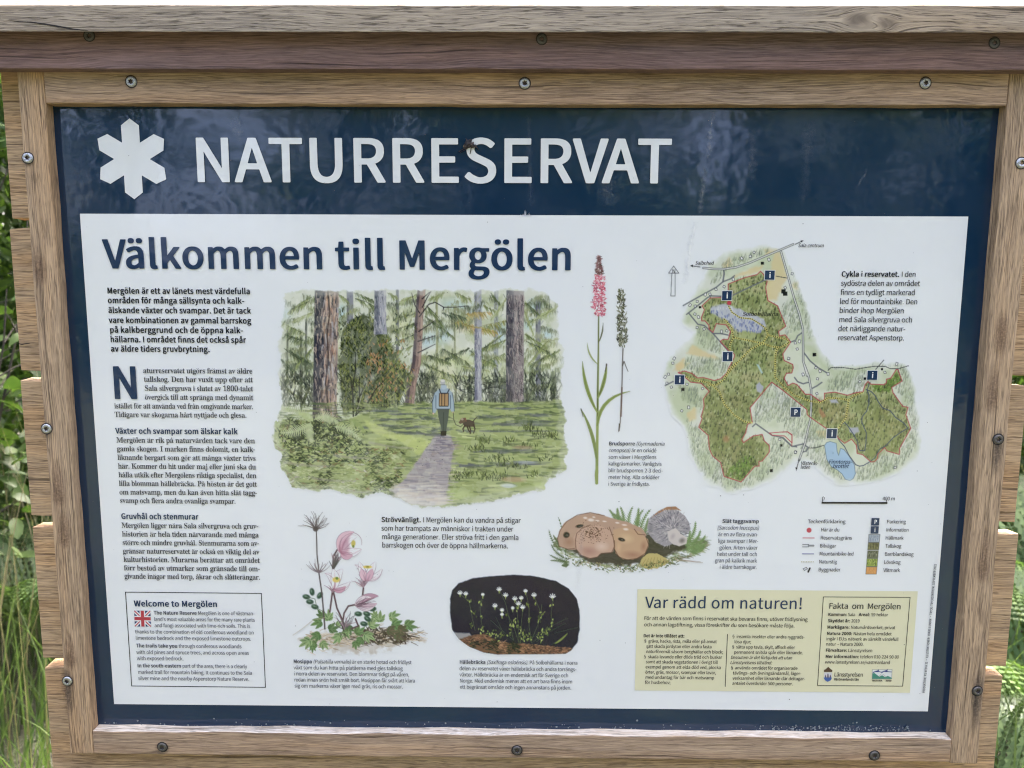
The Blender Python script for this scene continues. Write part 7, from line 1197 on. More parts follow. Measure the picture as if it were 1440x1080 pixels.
# middle trunks
def trunk(xl, xr, y0, y1, lean, dk, md, lt, n, barkw=1.5, flare=2):
    P = [(xl, y0), (xr, y0), (xr + lean, y1 - 14), (xr + lean + flare, y1), (xl + lean - flare, y1), (xl + lean, y1 - 14)]
    c.poly(P, md, 1, 1.0, .8, 3)
    w = xr - xl
    for i in range(8):
        t = (i + .5) / 8 * .42; c.line([(xl + w * t, y0), (xl + lean + w * t, y1)], w * .09, w * .09, dk, .75 - i * .07, 1.5)
    for _ in range(n):
        u, yy = RS.rand(), rnd(y0, y1 - 4); x = xl + w * u + lean * (yy - y0) / (y1 - y0); k = dk if RS.rand() < .62 - .35 * u else lt
        l = rnd(5, 16); c.line([(x, yy), (x + rnd(-2, 2), yy + l * .5), (x + rnd(-2.5, 2.5), min(yy + l, y1))], rnd(.8, barkw * 1.6), .5, jit(k, 12), .55, .8)
trunk(527, 543, 408, 470, 0, (74, 80, 96), (150, 154, 166), (186, 188, 190), 60)
trunk(668, 677, 462, 572, 0, (96, 100, 122), (158, 162, 172), (196, 198, 200), 60, flare=1)
trunk(443.5, 476.5, 409, 588, -3, (44, 48, 62), (134, 120, 114), (196, 176, 156), 300, 2.0)
for _ in range(90):
    u, yy = rnd(.35, 1), rnd(412, 580); x = 443.5 + 33 * u - 3 * (yy - 409) / 179
    l = rnd(6, 18); c.line([(x, yy), (x + rnd(-2, 2), yy + l)], rnd(1.5, 3.4), .7, jit(pick([(186, 146, 116), (210, 190, 170), (176, 178, 186), (96, 80, 76)]), 10), .6, .9)
c.line([(461, 410), (464, 440), (460, 470), (462, 500), (458, 540), (463, 585)], 2.4, 2, (58, 50, 52), .7)
c.poly([(438, 590), (442, 578), (452, 588), (460, 580), (466, 590), (474, 580), (481, 592), (478, 596), (440, 597)], (118, 112, 100), .6, 2, 2)
trunk(712.5, 737, 409, 593, -1, (58, 60, 72), (140, 132, 132), (186, 172, 164), 130, 1.4, 3)
for _ in range(110):
    u, yy = rnd(.28, 1), rnd(412, 588); x = 712.5 + 24.5 * u - 1 * (yy - 409) / 179
    r = rnd(1.5, 3.2); h = rnd(4, 9); P = [(x - r, yy), (x - r * .6, yy + h * .5), (x - r, yy + h), (x, yy + h + 2)]
    c.line(P, .8, .7, (70, 64, 68), .62, .7)
# ground
gp = [(386, 592), (440, 590), (470, 596), (500, 584), (540, 575), (600, 566), (660, 564), (720, 566), (790, 562), (800, 600), (800, 716), (380, 716)]
c.poly(gp, (150, 166, 104), .96, 3, 3, 9)
for _ in range(900):
    y = 566 + (RS.rand() ** 1.2) * 145; x = rnd(386, 800)
    l = rnd(8, 34); k = pick([(100, 120, 66), (128, 146, 84), (170, 184, 118), (200, 210, 150), (74, 92, 60), (150, 164, 104), (88, 104, 70)])
    if y < 600: k = pick([(84, 104, 64), (108, 126, 76), (146, 162, 100), (72, 88, 60)])
    c.line(curve((x, y), (x + l, y + rnd(-2, 3)), rnd(-.1, .1), 5), rnd(1.2, 4.2), .6, jit(k, 10), .6, 1.1)
for (x0, y0, x1, w) in [(500, 578, 570, 2.5), (520, 590, 600, 3), (510, 600, 610, 5), (530, 608, 622, 3.5), (545, 582, 600, 2.5), (600, 604, 640, 5), (660, 586, 716, 4), (660, 596, 790, 4), (700, 592, 796, 3), (640, 606, 668, 3), (728, 583, 786, 3.5), (650, 634, 714, 4), (700, 634, 770, 5), (680, 651, 790, 4),
                        (640, 655, 730, 5), (664, 606, 790, 2), (590, 588, 615, 4), (680, 574, 760, 2.5), (580, 574, 612, 2)]:
    for _ in range(14):
        a = rnd(0, .75); xx = x0 + (x1 - x0) * a; c.line(curve((xx, y0 + rnd(-w, w) * .6), (xx + (x1 - x0) * rnd(.15, .35), y0 + rnd(-w, w) * .6), .02, 5), w * rnd(.5, .9), .8, jit(pick([(78, 88, 94), (66, 80, 70), (92, 98, 116)]), 8), .42, 1.5)
c.poly([(512, 590), (535, 600), (560, 610), (600, 617), (606, 622), (590, 640), (560, 620), (520, 606)], (188, 202, 120), .75, 3, 3, 12)
# left undergrowth
UG = fbm(60, 112, 9, 4, 91, .6)
for _ in range(3000):
    x = rnd(388, 600); y = rnd(590, 700)
    if x > 470 + (y - 590) * 1.3 and y < 630: continue
    if x > 570 - (y - 640) * .2: continue
    f = (y - 590) / 110
    z_ = UG[int((y - 590) / 2), int((x - 386) / 2)]
    k = pick([(34, 46, 34), (48, 62, 40), (66, 80, 48)]) if z_ < .42 else pick([(78, 94, 54), (104, 122, 66), (128, 146, 84), (112, 100, 64)]) if z_ < .55 else pick([(140, 158, 98), (168, 182, 124), (196, 204, 160), (150, 164, 110)])
    if 600 < y < 650 and 400 < x < 520 and RS.rand() < .45: k = pick([(34, 46, 36), (44, 58, 40)])
    if RS.rand() < .05: k = pick([(140, 96, 62), (160, 150, 160), (206, 206, 206)])
    a = rnd(-1.2, 1.2) * (.6 if f > .4 else 1); l = rnd(2, 7)
    c.line([(x, y), (x + l * math.cos(a), y - l * math.sin(a))], rnd(1, 2.8), .6, jit(k, 8), .7, .8)
for (x0, y0, x1, y1) in [(520, 622, 580, 630), (400, 650, 470, 655), (440, 672, 500, 676), (490, 690, 520, 692), (470, 640, 520, 644)]:
    c.line(curve((x0, y0), (x1, y1), .03), 4, 2, (150, 146, 140), .5, 2)
def frond(p0, p1, bend, k, ln):
    P = curve(p0, p1, bend, 16); c.line(P, 1.2, .7, k, .9)
    for i in range(1, 15):
        d = P[i + 1] - P[i - 1]; d = d / np.hypot(*d); n = np.array([-d[1], d[0]]); l = ln * (1 - abs(i / 15 - .35) * 1.1)
        for sg in (-1, 1): c.line([P[i], P[i] + (n * sg + d * .5) * l], 2.6, .7, jit(k, 8), .95, .7)
FG = (170, 184, 138)
for _ in range(260):
    x, y = 440 + RS.normal() * 30, 608 + RS.normal() * 9
    c.line([(x, y), (x + rnd(-5, 5), y - rnd(1, 6))], 2.2, .7, jit((38, 50, 38), 8), .6, .8)
for q in [((435, 592), (398, 575), .12, FG, 8), ((436, 596), (394, 608), -.1, FG, 8), ((437, 594), (440, 622), .15, FG, 8), ((442, 590), (476, 596), -.2, FG, 8), ((470, 600), (508, 620), -.12, FG, 8), ((440, 592), (420, 582), .1, (170, 186, 130), 5), ((490, 590), (512, 606), -.1, (140, 160, 96), 5), ((392, 600), (386, 590), .1, (150, 170, 110), 4)]: frond(*q)
# right tufts
for (x, y, n, w) in [(680, 620, 26, 10), (668, 631, 30, 14), (745, 602, 30, 14), (760, 612, 30, 16), (775, 613, 26, 12), (716, 620, 20, 10), (700, 645, 30, 22), (720, 655, 40, 20), (660, 668, 50, 24), (645, 672, 24, 12), (700, 672, 46, 24), (750, 668, 14, 10), (765, 645, 16, 14), (742, 628, 22, 18)]:
    for _ in range(n):
        xx = x + RS.normal() * w * .5; yy = y + RS.normal() * 2.5
        c.line([(xx, yy), (xx + rnd(-2.5, 2.5), yy - rnd(2, 6))], 1.6, .6, jit(pick([(48, 60, 36), (74, 90, 48), (98, 116, 58)]), 8), .8, .7)
for (x, y, rx, ry, k) in [(722, 674, 22, 5, (170, 146, 112)), (735, 629, 18, 3.5, (150, 134, 104)), (715, 683, 14, 4, (196, 210, 222)), (740, 650, 20, 3, (150, 160, 170)), (640, 695, 30, 9, (176, 196, 124)), (760, 682, 14, 5, (176, 196, 118)), (700, 690, 24, 6, (188, 200, 146))]:
    c.ell(x, y, rx, ry, 0.03, k, .75, .5)
# path
pp = [(612, 612), (635, 611), (640, 630), (634, 650), (632, 670), (628, 690), (626, 708), (600, 712), (566, 706), (552, 690), (572, 670), (586, 650), (598, 630), (608, 618)]
c.poly(pp, (158, 152, 160), .95, 3, 3, 15)
pa = np.array(pp, float)
for _ in range(330):
    x, y = rnd(552, 640), rnd(612, 710)
    if not inside(pa, x, y): continue
    k = pick([(128, 124, 140), (112, 108, 128), (172, 164, 162), (146, 138, 142), (186, 176, 166)])
    if y < 640: k = pick([(112, 106, 128), (150, 138, 130), (96, 92, 112)])
    l = rnd(5, 18); c.line([(x, y), (x + l, y + rnd(-1, 1))], rnd(1, 3), .8, jit(k, 8), .5, 1.2)
for _ in range(150):
    y = 704 - abs(RS.normal()) * 13 + 8 * RS.rand(); x = rnd(548, 618); c.line([(x, y), (x + rnd(10, 30), y + rnd(-2, 2))], rnd(2, 4), 1, pick([(214, 216, 216), (190, 184, 184), (206, 198, 184)]), .5, 1.8)
for _ in range(30): c.ell(rnd(580, 625), rnd(615, 662), .8, .6, 0, (60, 56, 60), .8, .5)
c.put(full, np.clip((fbm(c.h, c.w, 12, 5, 97) - .54) * 4, 0, .16), (214, 220, 200))
c.put(full, np.clip((9 - (c.sdist(np.array(edge, float), full))) / 14, 0, .3), (216, 222, 212))
# walker with a dog
SK = (150, 172, 186)
c.line([(623, 612), (600, 611), (586, 608)], 5, 2, (84, 86, 104), .6, 2)
c.poly([(614.5, 573), (632, 573), (630.5, 588), (627, 608), (621.5, 608), (620, 600), (617, 588)], (74, 86, 80), 1, .8)
c.line([(624, 580), (623.5, 606)], 1, .8, (44, 52, 52), .8)
c.poly([(619.5, 606), (628, 606), (627.5, 612.5), (620, 612.5)], (32, 32, 34), 1, .8)
c.poly([(616, 548), (622, 545), (630, 546), (636, 552), (638.5, 566), (639, 578), (635, 579), (633, 575), (614.5, 575), (612, 581), (608.5, 580), (608, 566), (611, 553)], SK, 1, .8)
for L_ in [[(611, 553), (608, 566), (608.5, 580)], [(636, 552), (638.5, 566), (639, 578)], [(613, 556), (613, 574)], [(633.5, 556), (633.5, 574)], [(614, 575), (633, 575)]]: c.line(L_, .9, .8, (52, 70, 90), .85)
c.poly([(618.5, 553), (630, 553), (631, 569), (629, 571), (619, 571), (617.5, 569)], (166, 134, 92), 1, .7)
for x in (617.8, 621.4, 625.6, 630.8): c.line([(x, 553), (x - .2, 570)], 1.1, 1.1, (48, 40, 34), .9)
c.line([(618, 571), (630, 571)], 1.3, 1.3, (40, 34, 30), .9)
c.line([(618, 547), (620, 553), (629, 553), (632, 547)], 1.6, 1.6, (44, 50, 60), .9)
c.ell(624, 544, 5, 4.5, 0, (166, 186, 200), 1); c.ell(622.8, 537.5, 4.2, 4.6, 0, (172, 176, 178), 1); c.ell(622.8, 535.3, 3.6, 2.4, 0, (206, 208, 206), 1)
c.line([(619, 541), (626.5, 541)], .9, .9, (84, 92, 100), .8)
c.ell(609.5, 581.5, 1.3, 1.6, 0, (206, 180, 160), 1); c.ell(637.5, 580, 1.3, 1.6, 0, (206, 180, 160), 1)
c.line([(637.5, 580), (638, 590), (641, 597), (648, 600), (652, 596)], .9, .9, (60, 60, 52), .9)
BR = (72, 62, 56)
c.poly([(652, 590), (660, 590), (667, 593), (668, 600), (661, 600), (654, 600), (651, 596)], BR, 1, .8)
c.poly([(645, 594), (649, 588), (655, 587), (656, 592), (651, 595), (647, 596)], (96, 78, 64), 1, .7); c.ell(650, 589.5, 2.4, 1.8, 0, (176, 160, 146), .8)
c.line([(654, 588), (655.5, 592)], 1.6, 1.6, (124, 74, 62), .8)
for L_ in [[(654, 598), (651, 603), (652, 607)], [(660, 599), (662, 605), (661, 610)], [(666, 597), (668, 603), (666, 609)], [(657, 599), (659, 605), (662, 609)]]: c.line(L_, 2.1, 1.2, (60, 48, 42), 1)
c.line([(665, 593), (668, 589), (671, 586)], 1.6, .8, (56, 46, 42), 1)
c.done('forest_picture')

# ---- fragrant orchid picture ------------------------------------------------
c = Cv(812, 354, 892, 686)
def leaf(P0, P1, bend, w, k, k2=None, n=9):
    P = curve(P0, P1, bend, n); d = np.gradient(P, axis=0); d /= np.hypot(d[:, 0], d[:, 1])[:, None]; nn = np.c_[-d[:, 1], d[:, 0]]
    t = np.linspace(0, 1, n); ww = w * np.sin(np.pi * (t * .88 + .10)) ** .8
    c.poly(np.r_[P + nn * ww[:, None] / 2, (P - nn * ww[:, None] / 2)[::-1]], k, 1, .8)
    if k2 is not None: c.line(P[1:], w * .3, .4, k2, .7, .8)
OG, OD = (138, 156, 84), (104, 122, 66)
c.line([(842, 442), (841.5, 480), (841, 520), (840.5, 560), (840, 600), (839.5, 640), (839, 679)], 1.6, 4.4, OG, 1); c.line([(841.5, 442), (840.8, 520), (839.8, 600)], .9, 1.2, (72, 74, 52), .8)
leaf((840, 580), (819, 508), -.06, 5, OG, OD); leaf((840.5, 560), (853, 512), .05, 5, OG, (84, 90, 60)); leaf((840, 610), (886, 550), -.22, 5, OG, OD); leaf((839.5, 655), (817, 575), .06, 5, (128, 146, 84), OD)
leaf((840.5, 512), (826, 482), -.12, 2.4, (150, 164, 110)); leaf((841.5, 482), (848, 454), .06, 2, (96, 100, 70)); leaf((839.5, 655), (838, 679), 0, 5, OG)
c.line([(817, 575), (820, 586)], 1.6, 1, (60, 60, 50), .8); c.line([(853, 512), (851, 522)], 2, 1, (74, 62, 60), .8)
for _ in range(520):
    t = RS.rand(); y = 360 + t * 84; hw = 1.5 + 8 * math.sin(min(1, t * 1.25) * 1.45) ** .9 * (1 if t < .92 else .8); x = 842.5 + rnd(-1, 1) * hw
    k = pick([(120, 84, 84), (92, 74, 68), (150, 110, 110)]) if t < .32 else pick([(196, 74, 100), (214, 120, 138), (176, 54, 84), (222, 158, 170), (138, 58, 76), (200, 96, 116)])
    a = rnd(0, 6.28); l = rnd(1.5, 3.6); c.line([(x, y), (x + l * math.cos(a), y + l * .7 * math.sin(a))], rnd(1, 2), .7, jit(k, 10), .85, .7)
c.line([(876, 490), (875, 520), (874, 560), (872, 595), (870.5, 606)], 1.6, 1.2, (92, 84, 78), 1); c.line([(874.5, 545), (873, 585)], 2.2, 2.6, (110, 92, 84), .9); c.line([(871, 596), (869.5, 607)], 1.8, .4, (86, 80, 72), 1)
c.line([(875.5, 514), (877.5, 508), (880, 515), (883, 522)], 1.4, .8, (64, 58, 54), .9)
for _ in range(330):
    t = RS.rand(); y = 408 + t * 80; hw = 1.5 + 5.2 * math.sin(min(1, .3 + t) * 1.6) * (1 - max(0, t - .88) * 6); x = 874 + rnd(-1, 1) * hw + t * 2 - 1
    k = pick([(92, 98, 70), (122, 126, 100), (56, 56, 46), (72, 74, 56), (150, 152, 132)])
    a = rnd(-2.6, -.5); l = rnd(2, 4); c.line([(x, y), (x + l * math.cos(a), y + l * math.sin(a))], rnd(1, 2), .6, jit(k, 8), .9, .7)
c.done('orchid_picture')

# ---- pasque flower picture ---------------------------------------------------
c = Cv(404, 712, 602, 926)
c.poly([(420, 898), (440, 892), (500, 888), (560, 884), (596, 900), (570, 905), (520, 918), (480, 916), (450, 912)], (176, 166, 150), .75, 5, 8, 21, tex=.5)
for _ in range(420):
    x = rnd(430, 590); y = 898 + RS.normal() * 6 + (x - 500) * -.02
    if x > 500: y -= 3
    k = pick([(96, 84, 70), (66, 58, 48), (150, 132, 104), (190, 176, 150), (206, 196, 176)]) if x > 490 else pick([(180, 164, 136), (206, 194, 170), (140, 124, 100)])
    a = rnd(-.5, .5); l = rnd(4, 16); c.line([(x, y), (x + l * math.cos(a), y + l * math.sin(a))], rnd(.8, 2), .5, jit(k, 10), .75, .7)
for _ in range(160):
    x = rnd(505, 575); y = rnd(884, 905); c.line([(x, y), (x + rnd(-6, 6), y + rnd(-5, 4))], rnd(1.5, 3.5), .8, jit((74, 66, 54), 12), .8)
LG, LD, LL = (104, 138, 84), (66, 96, 58), (140, 168, 112)
def cutleaf(x, y, ang, L, k=LG):
    for da, f in ((0, 1), (-.55, .8), (.55, .8), (-1.0, .5), (1.0, .5)):
        a = ang + da; p1 = (x + L * f * math.cos(a), y + L * f * math.sin(a)); leaf((x, y), p1, rnd(-.08, .08), L * .34, jit(k, 10), jit(LD, 8), 7)
for q in [(455, 868, -2.2, 14), (452, 874, 2.8, 16), (462, 872, -1.6, 16), (463, 885, -.3, 16), (450, 892, 2.6, 16), (445, 905, 2.9, 14), (436, 900, 2.6, 18), (452, 903, .8, 14), (440, 908, 1.6, 10), (478, 892, 2.2, 16), (486, 885, 1.2, 14), (500, 890, -.6, 16), (508, 896, 1.9, 14), (512, 892, .5, 18), (520, 880, -.7, 18),
          (534, 874, -1.5, 16), (548, 868, -.3, 16), (552, 876, .3, 18), (570, 878, .2, 18), (528, 868, -1.9, 12), (500, 902, 1.5, 12), (474, 880, -.8, 10), (490, 880, 1.3, 14)]: cutleaf(*q, k=pick([LG, LG, LL, (92, 122, 80)]))
for q in [(560, 884, .2, 16), (556, 892, .6, 14), (545, 886, .1, 16)]: cutleaf(*q, k=(96, 92, 68))
for (x, y, a) in [(439, 832, 1.4), (431, 839, .2), (450, 837, 2.2), (436, 846, .1), (443, 853, .3), (504, 863, .1), (516, 863, .3), (517, 870, .6), (512, 877, .2), (524, 856, -.1)]:
    c.ell(x, y, 6.4, 4.2, a, (52, 82, 66), 1); c.ell(x - 1, y - 1, 3.6, 1.6, a, (120, 150, 130), .8, .7)
c.line([(431, 839), (443, 842), (446, 855), (455, 860)], 1, 1, (90, 110, 90), .8)
ST = (92, 70, 76)
c.line([(445, 745), (446, 780), (449, 808), (453, 835), (456, 870), (457, 884)], 1.6, 2.2, (84, 76, 78), 1)
for k in range(26):
    a = -math.pi / 2 + rnd(-1.45, 1.45); l = rnd(14, 26); c.line(curve((444, 744), (444 + l * math.cos(a), 743 + l * math.sin(a)), rnd(-.12, .12)), 1.3, .4, jit((92, 84, 84)), .85, .7)
c.ell(444, 744, 4.5, 4, 0, (72, 64, 66), .9)
for k in range(14):
    a = -math.pi / 2 + rnd(-1.0, 1.0); l = rnd(12, 22); c.line(curve((449, 805), (449 + l * math.cos(a), 805 + l * math.sin(a)), rnd(-.1, .1)), 1.6, .4, jit((120, 108, 112)), .8, .7)
for P in [[(468, 829), (466, 845), (464, 860)], [(469, 832), (474, 855), (482, 872), (486, 884)], [(512, 815), (511, 828), (510, 838)], [(482, 876), (484, 862), (490, 852), (500, 850)], [(475, 772), (469, 782), (468, 800)], [(500, 870), (504, 880), (494, 884)]]: c.line(P, 2.4, 2.4, ST, 1)
for (x, y, n, s, base_) in [(468, 832, 12, 12, -1.57), (511, 825, 14, 15, -1.57), (470, 790, 14, 14, -1.5), (484, 884, 16, 22, -1.57)]:
    for _ in range(n):
        a = base_ + rnd(-1.15, 1.15); l = s * rnd(.6, 1.3); c.line(curve((x, y), (x + l * math.cos(a), y + l * math.sin(a)), rnd(-.15, .15)), 2.0, .5, jit(pick([(140, 110, 124), (170, 146, 156), (84, 80, 84)]), 10), .75, .7)
for _ in range(14):
    x = 470 + rnd(-7, 8); c.line([(469, 800), (x, rnd(775, 790))], 1.8, .6, jit((78, 78, 78)), .9)
def petal(P0, P1, bend, w, k, edge_=(150, 92, 112)):
    leaf(P0, P1, bend, w + 1.1, (150, 128, 144), None); leaf(P0, P1, bend, w - .3, k, None); Pm = curve(P0, P1, bend, 7); c.line(Pm[:4], w * .32, w * .06, edge_, .5, 1.6)
    for o_ in (-.25, 0, .25): c.line(Pm[1:-1] + (0, w * o_), .5, .4, (180, 160, 176), .5, .6)
PT, PW = (214, 184, 198), (230, 228, 232)
def outline(P0, P1, bend): c.line(curve(P0, P1, bend), .8, .5, (140, 96, 116), .7, .7)
# upper nodding bloom
for q in [((480, 774), (502, 754), -.18, 13, PW), ((480, 776), (508, 772), .1, 12, PW), ((478, 775), (498, 748), -.25, 11, (214, 180, 194)), ((480, 777), (496, 780), .2, 10, (200, 160, 178))]: petal(*q)
c.poly([(477, 775), (481, 762), (494, 750), (490, 762), (492, 776), (484, 779)], (160, 92, 120), .5, 4, 2); outline((478, 774), (498, 749), -.25); outline((479, 777), (508, 772), .15); outline((498, 749), (509, 766), -.2)
c.ell(497, 764, 3.6, 5.5, .1, (190, 180, 84), 1); c.ell(497, 768, 2, 2.4, 0, (120, 140, 60), 1)
# middle bloom
for q in [((470, 828), (458, 806), .2, 10, PW), ((470, 828), (492, 818), .15, 9, PW), ((471, 827), (482, 800), -.1, 12, PW), ((470, 827), (468, 800), .1, 12, PW), ((470, 829), (486, 824), .2, 7, (196, 150, 170))]: petal(*q)
outline((470, 829), (457, 806), .25); outline((472, 829), (493, 818), .2); c.ell(473, 815, 6.5, 4.5, 0, (216, 196, 96), 1); c.ell(474, 813, 2.6, 2.4, 0, (110, 140, 60), 1)
# right bloom
for q in [((514, 815), (500, 794), .15, 8, PW), ((515, 815), (537, 800), .15, 8, PW), ((514, 815), (505, 790), .0, 9, PW), ((516, 814), (528, 790), 0, 10, PW), ((514, 816), (508, 800), .0, 10, (214, 180, 196)), ((517, 816), (524, 800), 0, 9, (206, 166, 184))]: petal(*q)
outline((514, 816), (499, 794), .2); outline((518, 816), (538, 801), .2); c.ell(517, 797, 7.5, 2.6, 0, (214, 194, 90), 1); c.ell(517, 797, 3, 1.6, 0, (150, 150, 60), 1)
# drooping bud
for q in [((501, 850), (532, 838), -.12, 10, (180, 140, 160)), ((501, 851), (530, 848), .12, 9, (206, 180, 194)), ((500, 851), (522, 840), -.2, 5, (222, 214, 220)), ((503, 852), (526, 853), .2, 4, (216, 206, 214))]: petal(*q, edge_=(96, 60, 80))
for _ in range(16): c.line([(rnd(501, 508), rnd(847, 853)), (rnd(515, 530), rnd(838, 853))], .9, .4, (100, 74, 90), .7)
for _ in range(16): c.line([(rnd(478, 492), rnd(880, 890)), (rnd(470, 500), rnd(890, 900))], 2, .6, jit(pick([(60, 66, 50), LG, LL]), 8), .8)
c.line([(457, 868), (440, 872), (425, 884), (412, 893)], .9, .7, (170, 156, 134), .8)
c.done('pasque_flower_picture')

# ---- saxifrage picture ---------------------------------------------------------
c = Cv(628, 802, 822, 924)
sh = [(636, 830), (645, 820), (665, 813), (690, 810), (720, 808), (745, 809), (765, 813), (782, 817), (800, 828), (811, 842), (815, 858), (815, 885), (812, 903), (803, 914), (795, 919), (700, 920), (680, 917), (660, 909), (645, 898), (636, 885), (633, 860), (633, 842)]
c.poly(sh, (19, 29, 50), 1, 1.2, .6, 31)
D = c.sdist(np.array(sh, float), (slice(0, c.h), slice(0, c.w))); c.clip = np.clip(D / 1.2 + .5, 0, 1)
c.poly([(630, 888), (660, 890), (668, 900), (650, 905), (630, 900)], (160, 162, 160), .9, 2, 1.5, 32)
soil = [(640, 900), (660, 894), (680, 891), (690, 896), (700, 902), (740, 905), (770, 908), (800, 914), (815, 912), (815, 922), (660, 922), (645, 908)]
c.poly(soil, (110, 82, 62), 1, 1.5, 2, 33)
for _ in range(900):
    x = rnd(645, 812); y0 = np.interp(x, [640, 680, 700, 770, 812], [902, 891, 902, 908, 912]); y = y0 + abs(RS.normal()) * 9
    k = pick([(150, 110, 80), (176, 132, 96), (96, 70, 54), (120, 84, 60), (60, 50, 42)])
    if 660 < x < 700 and y > 900 or 712 < x < 730: k = pick([(36, 40, 34), (52, 58, 44), (26, 28, 28)])
    a = rnd(-.7, .7); l = rnd(2, 6); c.line([(x, y), (x + l * math.cos(a), y - l * math.sin(a))], rnd(.9, 1.8), .5, jit(k, 10), .85, .7)
SG, SL_ = (112, 128, 60), (160, 176, 92)
for P in [[(648, 836), (660, 846), (664, 868), (668, 886)], [(679, 838), (675, 855), (677, 875), (680, 886)], [(703, 831), (711, 848), (716, 870), (722, 900)], [(697, 853), (714, 863), (722, 880), (730, 904)], [(725, 843), (728, 866), (730, 904)], [(740, 833), (744, 855), (744, 880), (748, 904)], [(735, 857), (733, 880), (732, 904)],
          [(752, 840), (760, 860), (756, 880), (746, 902)], [(778, 841), (775, 862), (776, 880), (755, 902)], [(762, 850), (760, 875)]]: c.line(P, .8, .8, (84, 96, 62), .9, .7)
for P in [[(798, 869), (775, 880), (750, 895)], [(690, 872), (705, 885), (722, 900)], [(697, 867), (708, 890)], [(795, 876), (765, 892), (750, 902)], [(812, 882), (780, 890)], [(798, 892), (776, 906)]]: c.line(P, .9, .7, (72, 84, 60), .85, .7)
leaf((780, 905), (798, 890), .05, 3, SG, SL_)
for (x, y, n, s) in [(661, 845, 4, 5), (666, 862, 5, 8), (664, 880, 5, 9), (677, 885, 7, 8), (675, 847, 4, 5), (677, 868, 3, 5), (692, 890, 8, 10), (700, 895, 6, 9), (704, 893, 6, 8), (712, 864, 3, 4), (720, 880, 7, 8), (716, 890, 6, 8), (726, 874, 4, 6), (727, 855, 4, 5), (732, 882, 7, 9), (738, 897, 9, 9), (745, 897, 8, 8), (744, 870, 5, 8),
                     (741, 848, 4, 6), (757, 868, 6, 8), (762, 862, 4, 5), (757, 893, 7, 9), (765, 890, 8, 9), (752, 848, 3, 4), (774, 876, 5, 7), (762, 898, 5, 8), (775, 852, 3, 4), (770, 885, 6, 8), (687, 893, 5, 8), (733, 893, 6, 8)]:
    for _ in range(n):
        xx, yy = x + RS.normal() * s * .28, y + RS.normal() * s * .35; c.ell(xx, yy, rnd(1.6, 3.0), rnd(.9, 1.5), rnd(-1.9, -.6) if RS.rand() < .6 else rnd(-2.6, -.2), jit(pick([SG, SL_, (84, 100, 50)]), 10), .95, .5)
for (x, y, s) in [(647, 834, 4), (655, 835, 3.4), (679, 836, 2.4), (702, 829, 4), (711, 837, 4), (696, 852, 4), (706, 858, 3), (706, 864, 2.6), (724, 842, 4), (733, 841, 3.4), (729, 849, 4), (735, 854, 4), (721, 855, 2.4), (739, 831, 3), (751, 837, 4), (777, 839, 5)]:
    for a in (-2.3, -1.57, -.85, -3.0, -.2):
        c.line([(x, y + 2), (x + .85 * s * math.cos(a), y + s * .9 * math.sin(a))], 1.7, 1.3, (222, 228, 222), .95, .7)
    c.line([(x, y + 2), (x, y + 5)], 2, 1.4, (140, 156, 84), .9)
c.done('saxifrage_picture')

# ---- fungus picture --------------------------------------------------------------
c = Cv(764, 704, 1002, 808)
for _ in range(700):
    x = rnd(778, 992); t = (x - 778) / 214; yb = 766 + 34 * math.sin(math.pi * min(1, t * 1.0)) ** .6; y = rnd(757, yb)
    k = pick([(92, 110, 66), (122, 140, 84), (64, 78, 48), (150, 164, 112), (110, 104, 74)])
    a = rnd(-.5, .5); l = rnd(3, 12); c.line([(x, y), (x + l * math.cos(a), y + l * math.sin(a))], rnd(1.2, 3), .6, jit(k, 10), .55, 1.1)
def feather(P0, P1, bend, k, ln, w=1.6):
    P = curve(P0, P1, bend, 12); c.line(P, 1.1, .6, k, .9, .8)
    for i in range(1, 11):
        d = P[i + 1] - P[i - 1]; d = d / np.hypot(*d); n = np.array([-d[1], d[0]]); l = ln * (1.1 - i / 12)
        for sg in (-1, 1): c.line([P[i], P[i] + (n * sg * .8 + d * .8) * l], w, .5, jit(k, 8), .85, .7)
for q in [((795, 780), (785, 727), .05), ((790, 775), (772, 745), -.1), ((795, 785), (775, 765), -.1), ((800, 790), (773, 780), -.05), ((800, 792), (774, 788), .05), ((792, 770), (778, 752), -.05), ((800, 794), (790, 795), 0)]: feather(*q, (84, 104, 66), 4)
for q in [((868, 745), (856, 716), .1), ((875, 745), (872, 712), .1), ((885, 748), (890, 712), -.1), ((893, 750), (905, 716), -.1), ((900, 752), (915, 716), -.1), ((880, 740), (860, 722), .1), ((905, 755), (912, 728), 0), ((870, 738), (868, 714), 0), ((896, 742), (898, 714), 0)]: feather(*q, (112, 138, 88), 6, 2.4)
for q in [((965, 765), (978, 733), .1), ((965, 768), (985, 745), .15), ((968, 770), (992, 752), .15), ((970, 772), (994, 762), .1), ((970, 775), (990, 770), .1), ((960, 775), (970, 745), .1), ((962, 772), (992, 768), .0)]: feather(*q, (110, 140, 84), 6, 2.4)
c.poly([(800, 775), (790, 765), (810, 740), (880, 760), (920, 745), (960, 760), (965, 770), (930, 785), (880, 795), (830, 792)], (60, 58, 46), .9, 4, 4, 41)
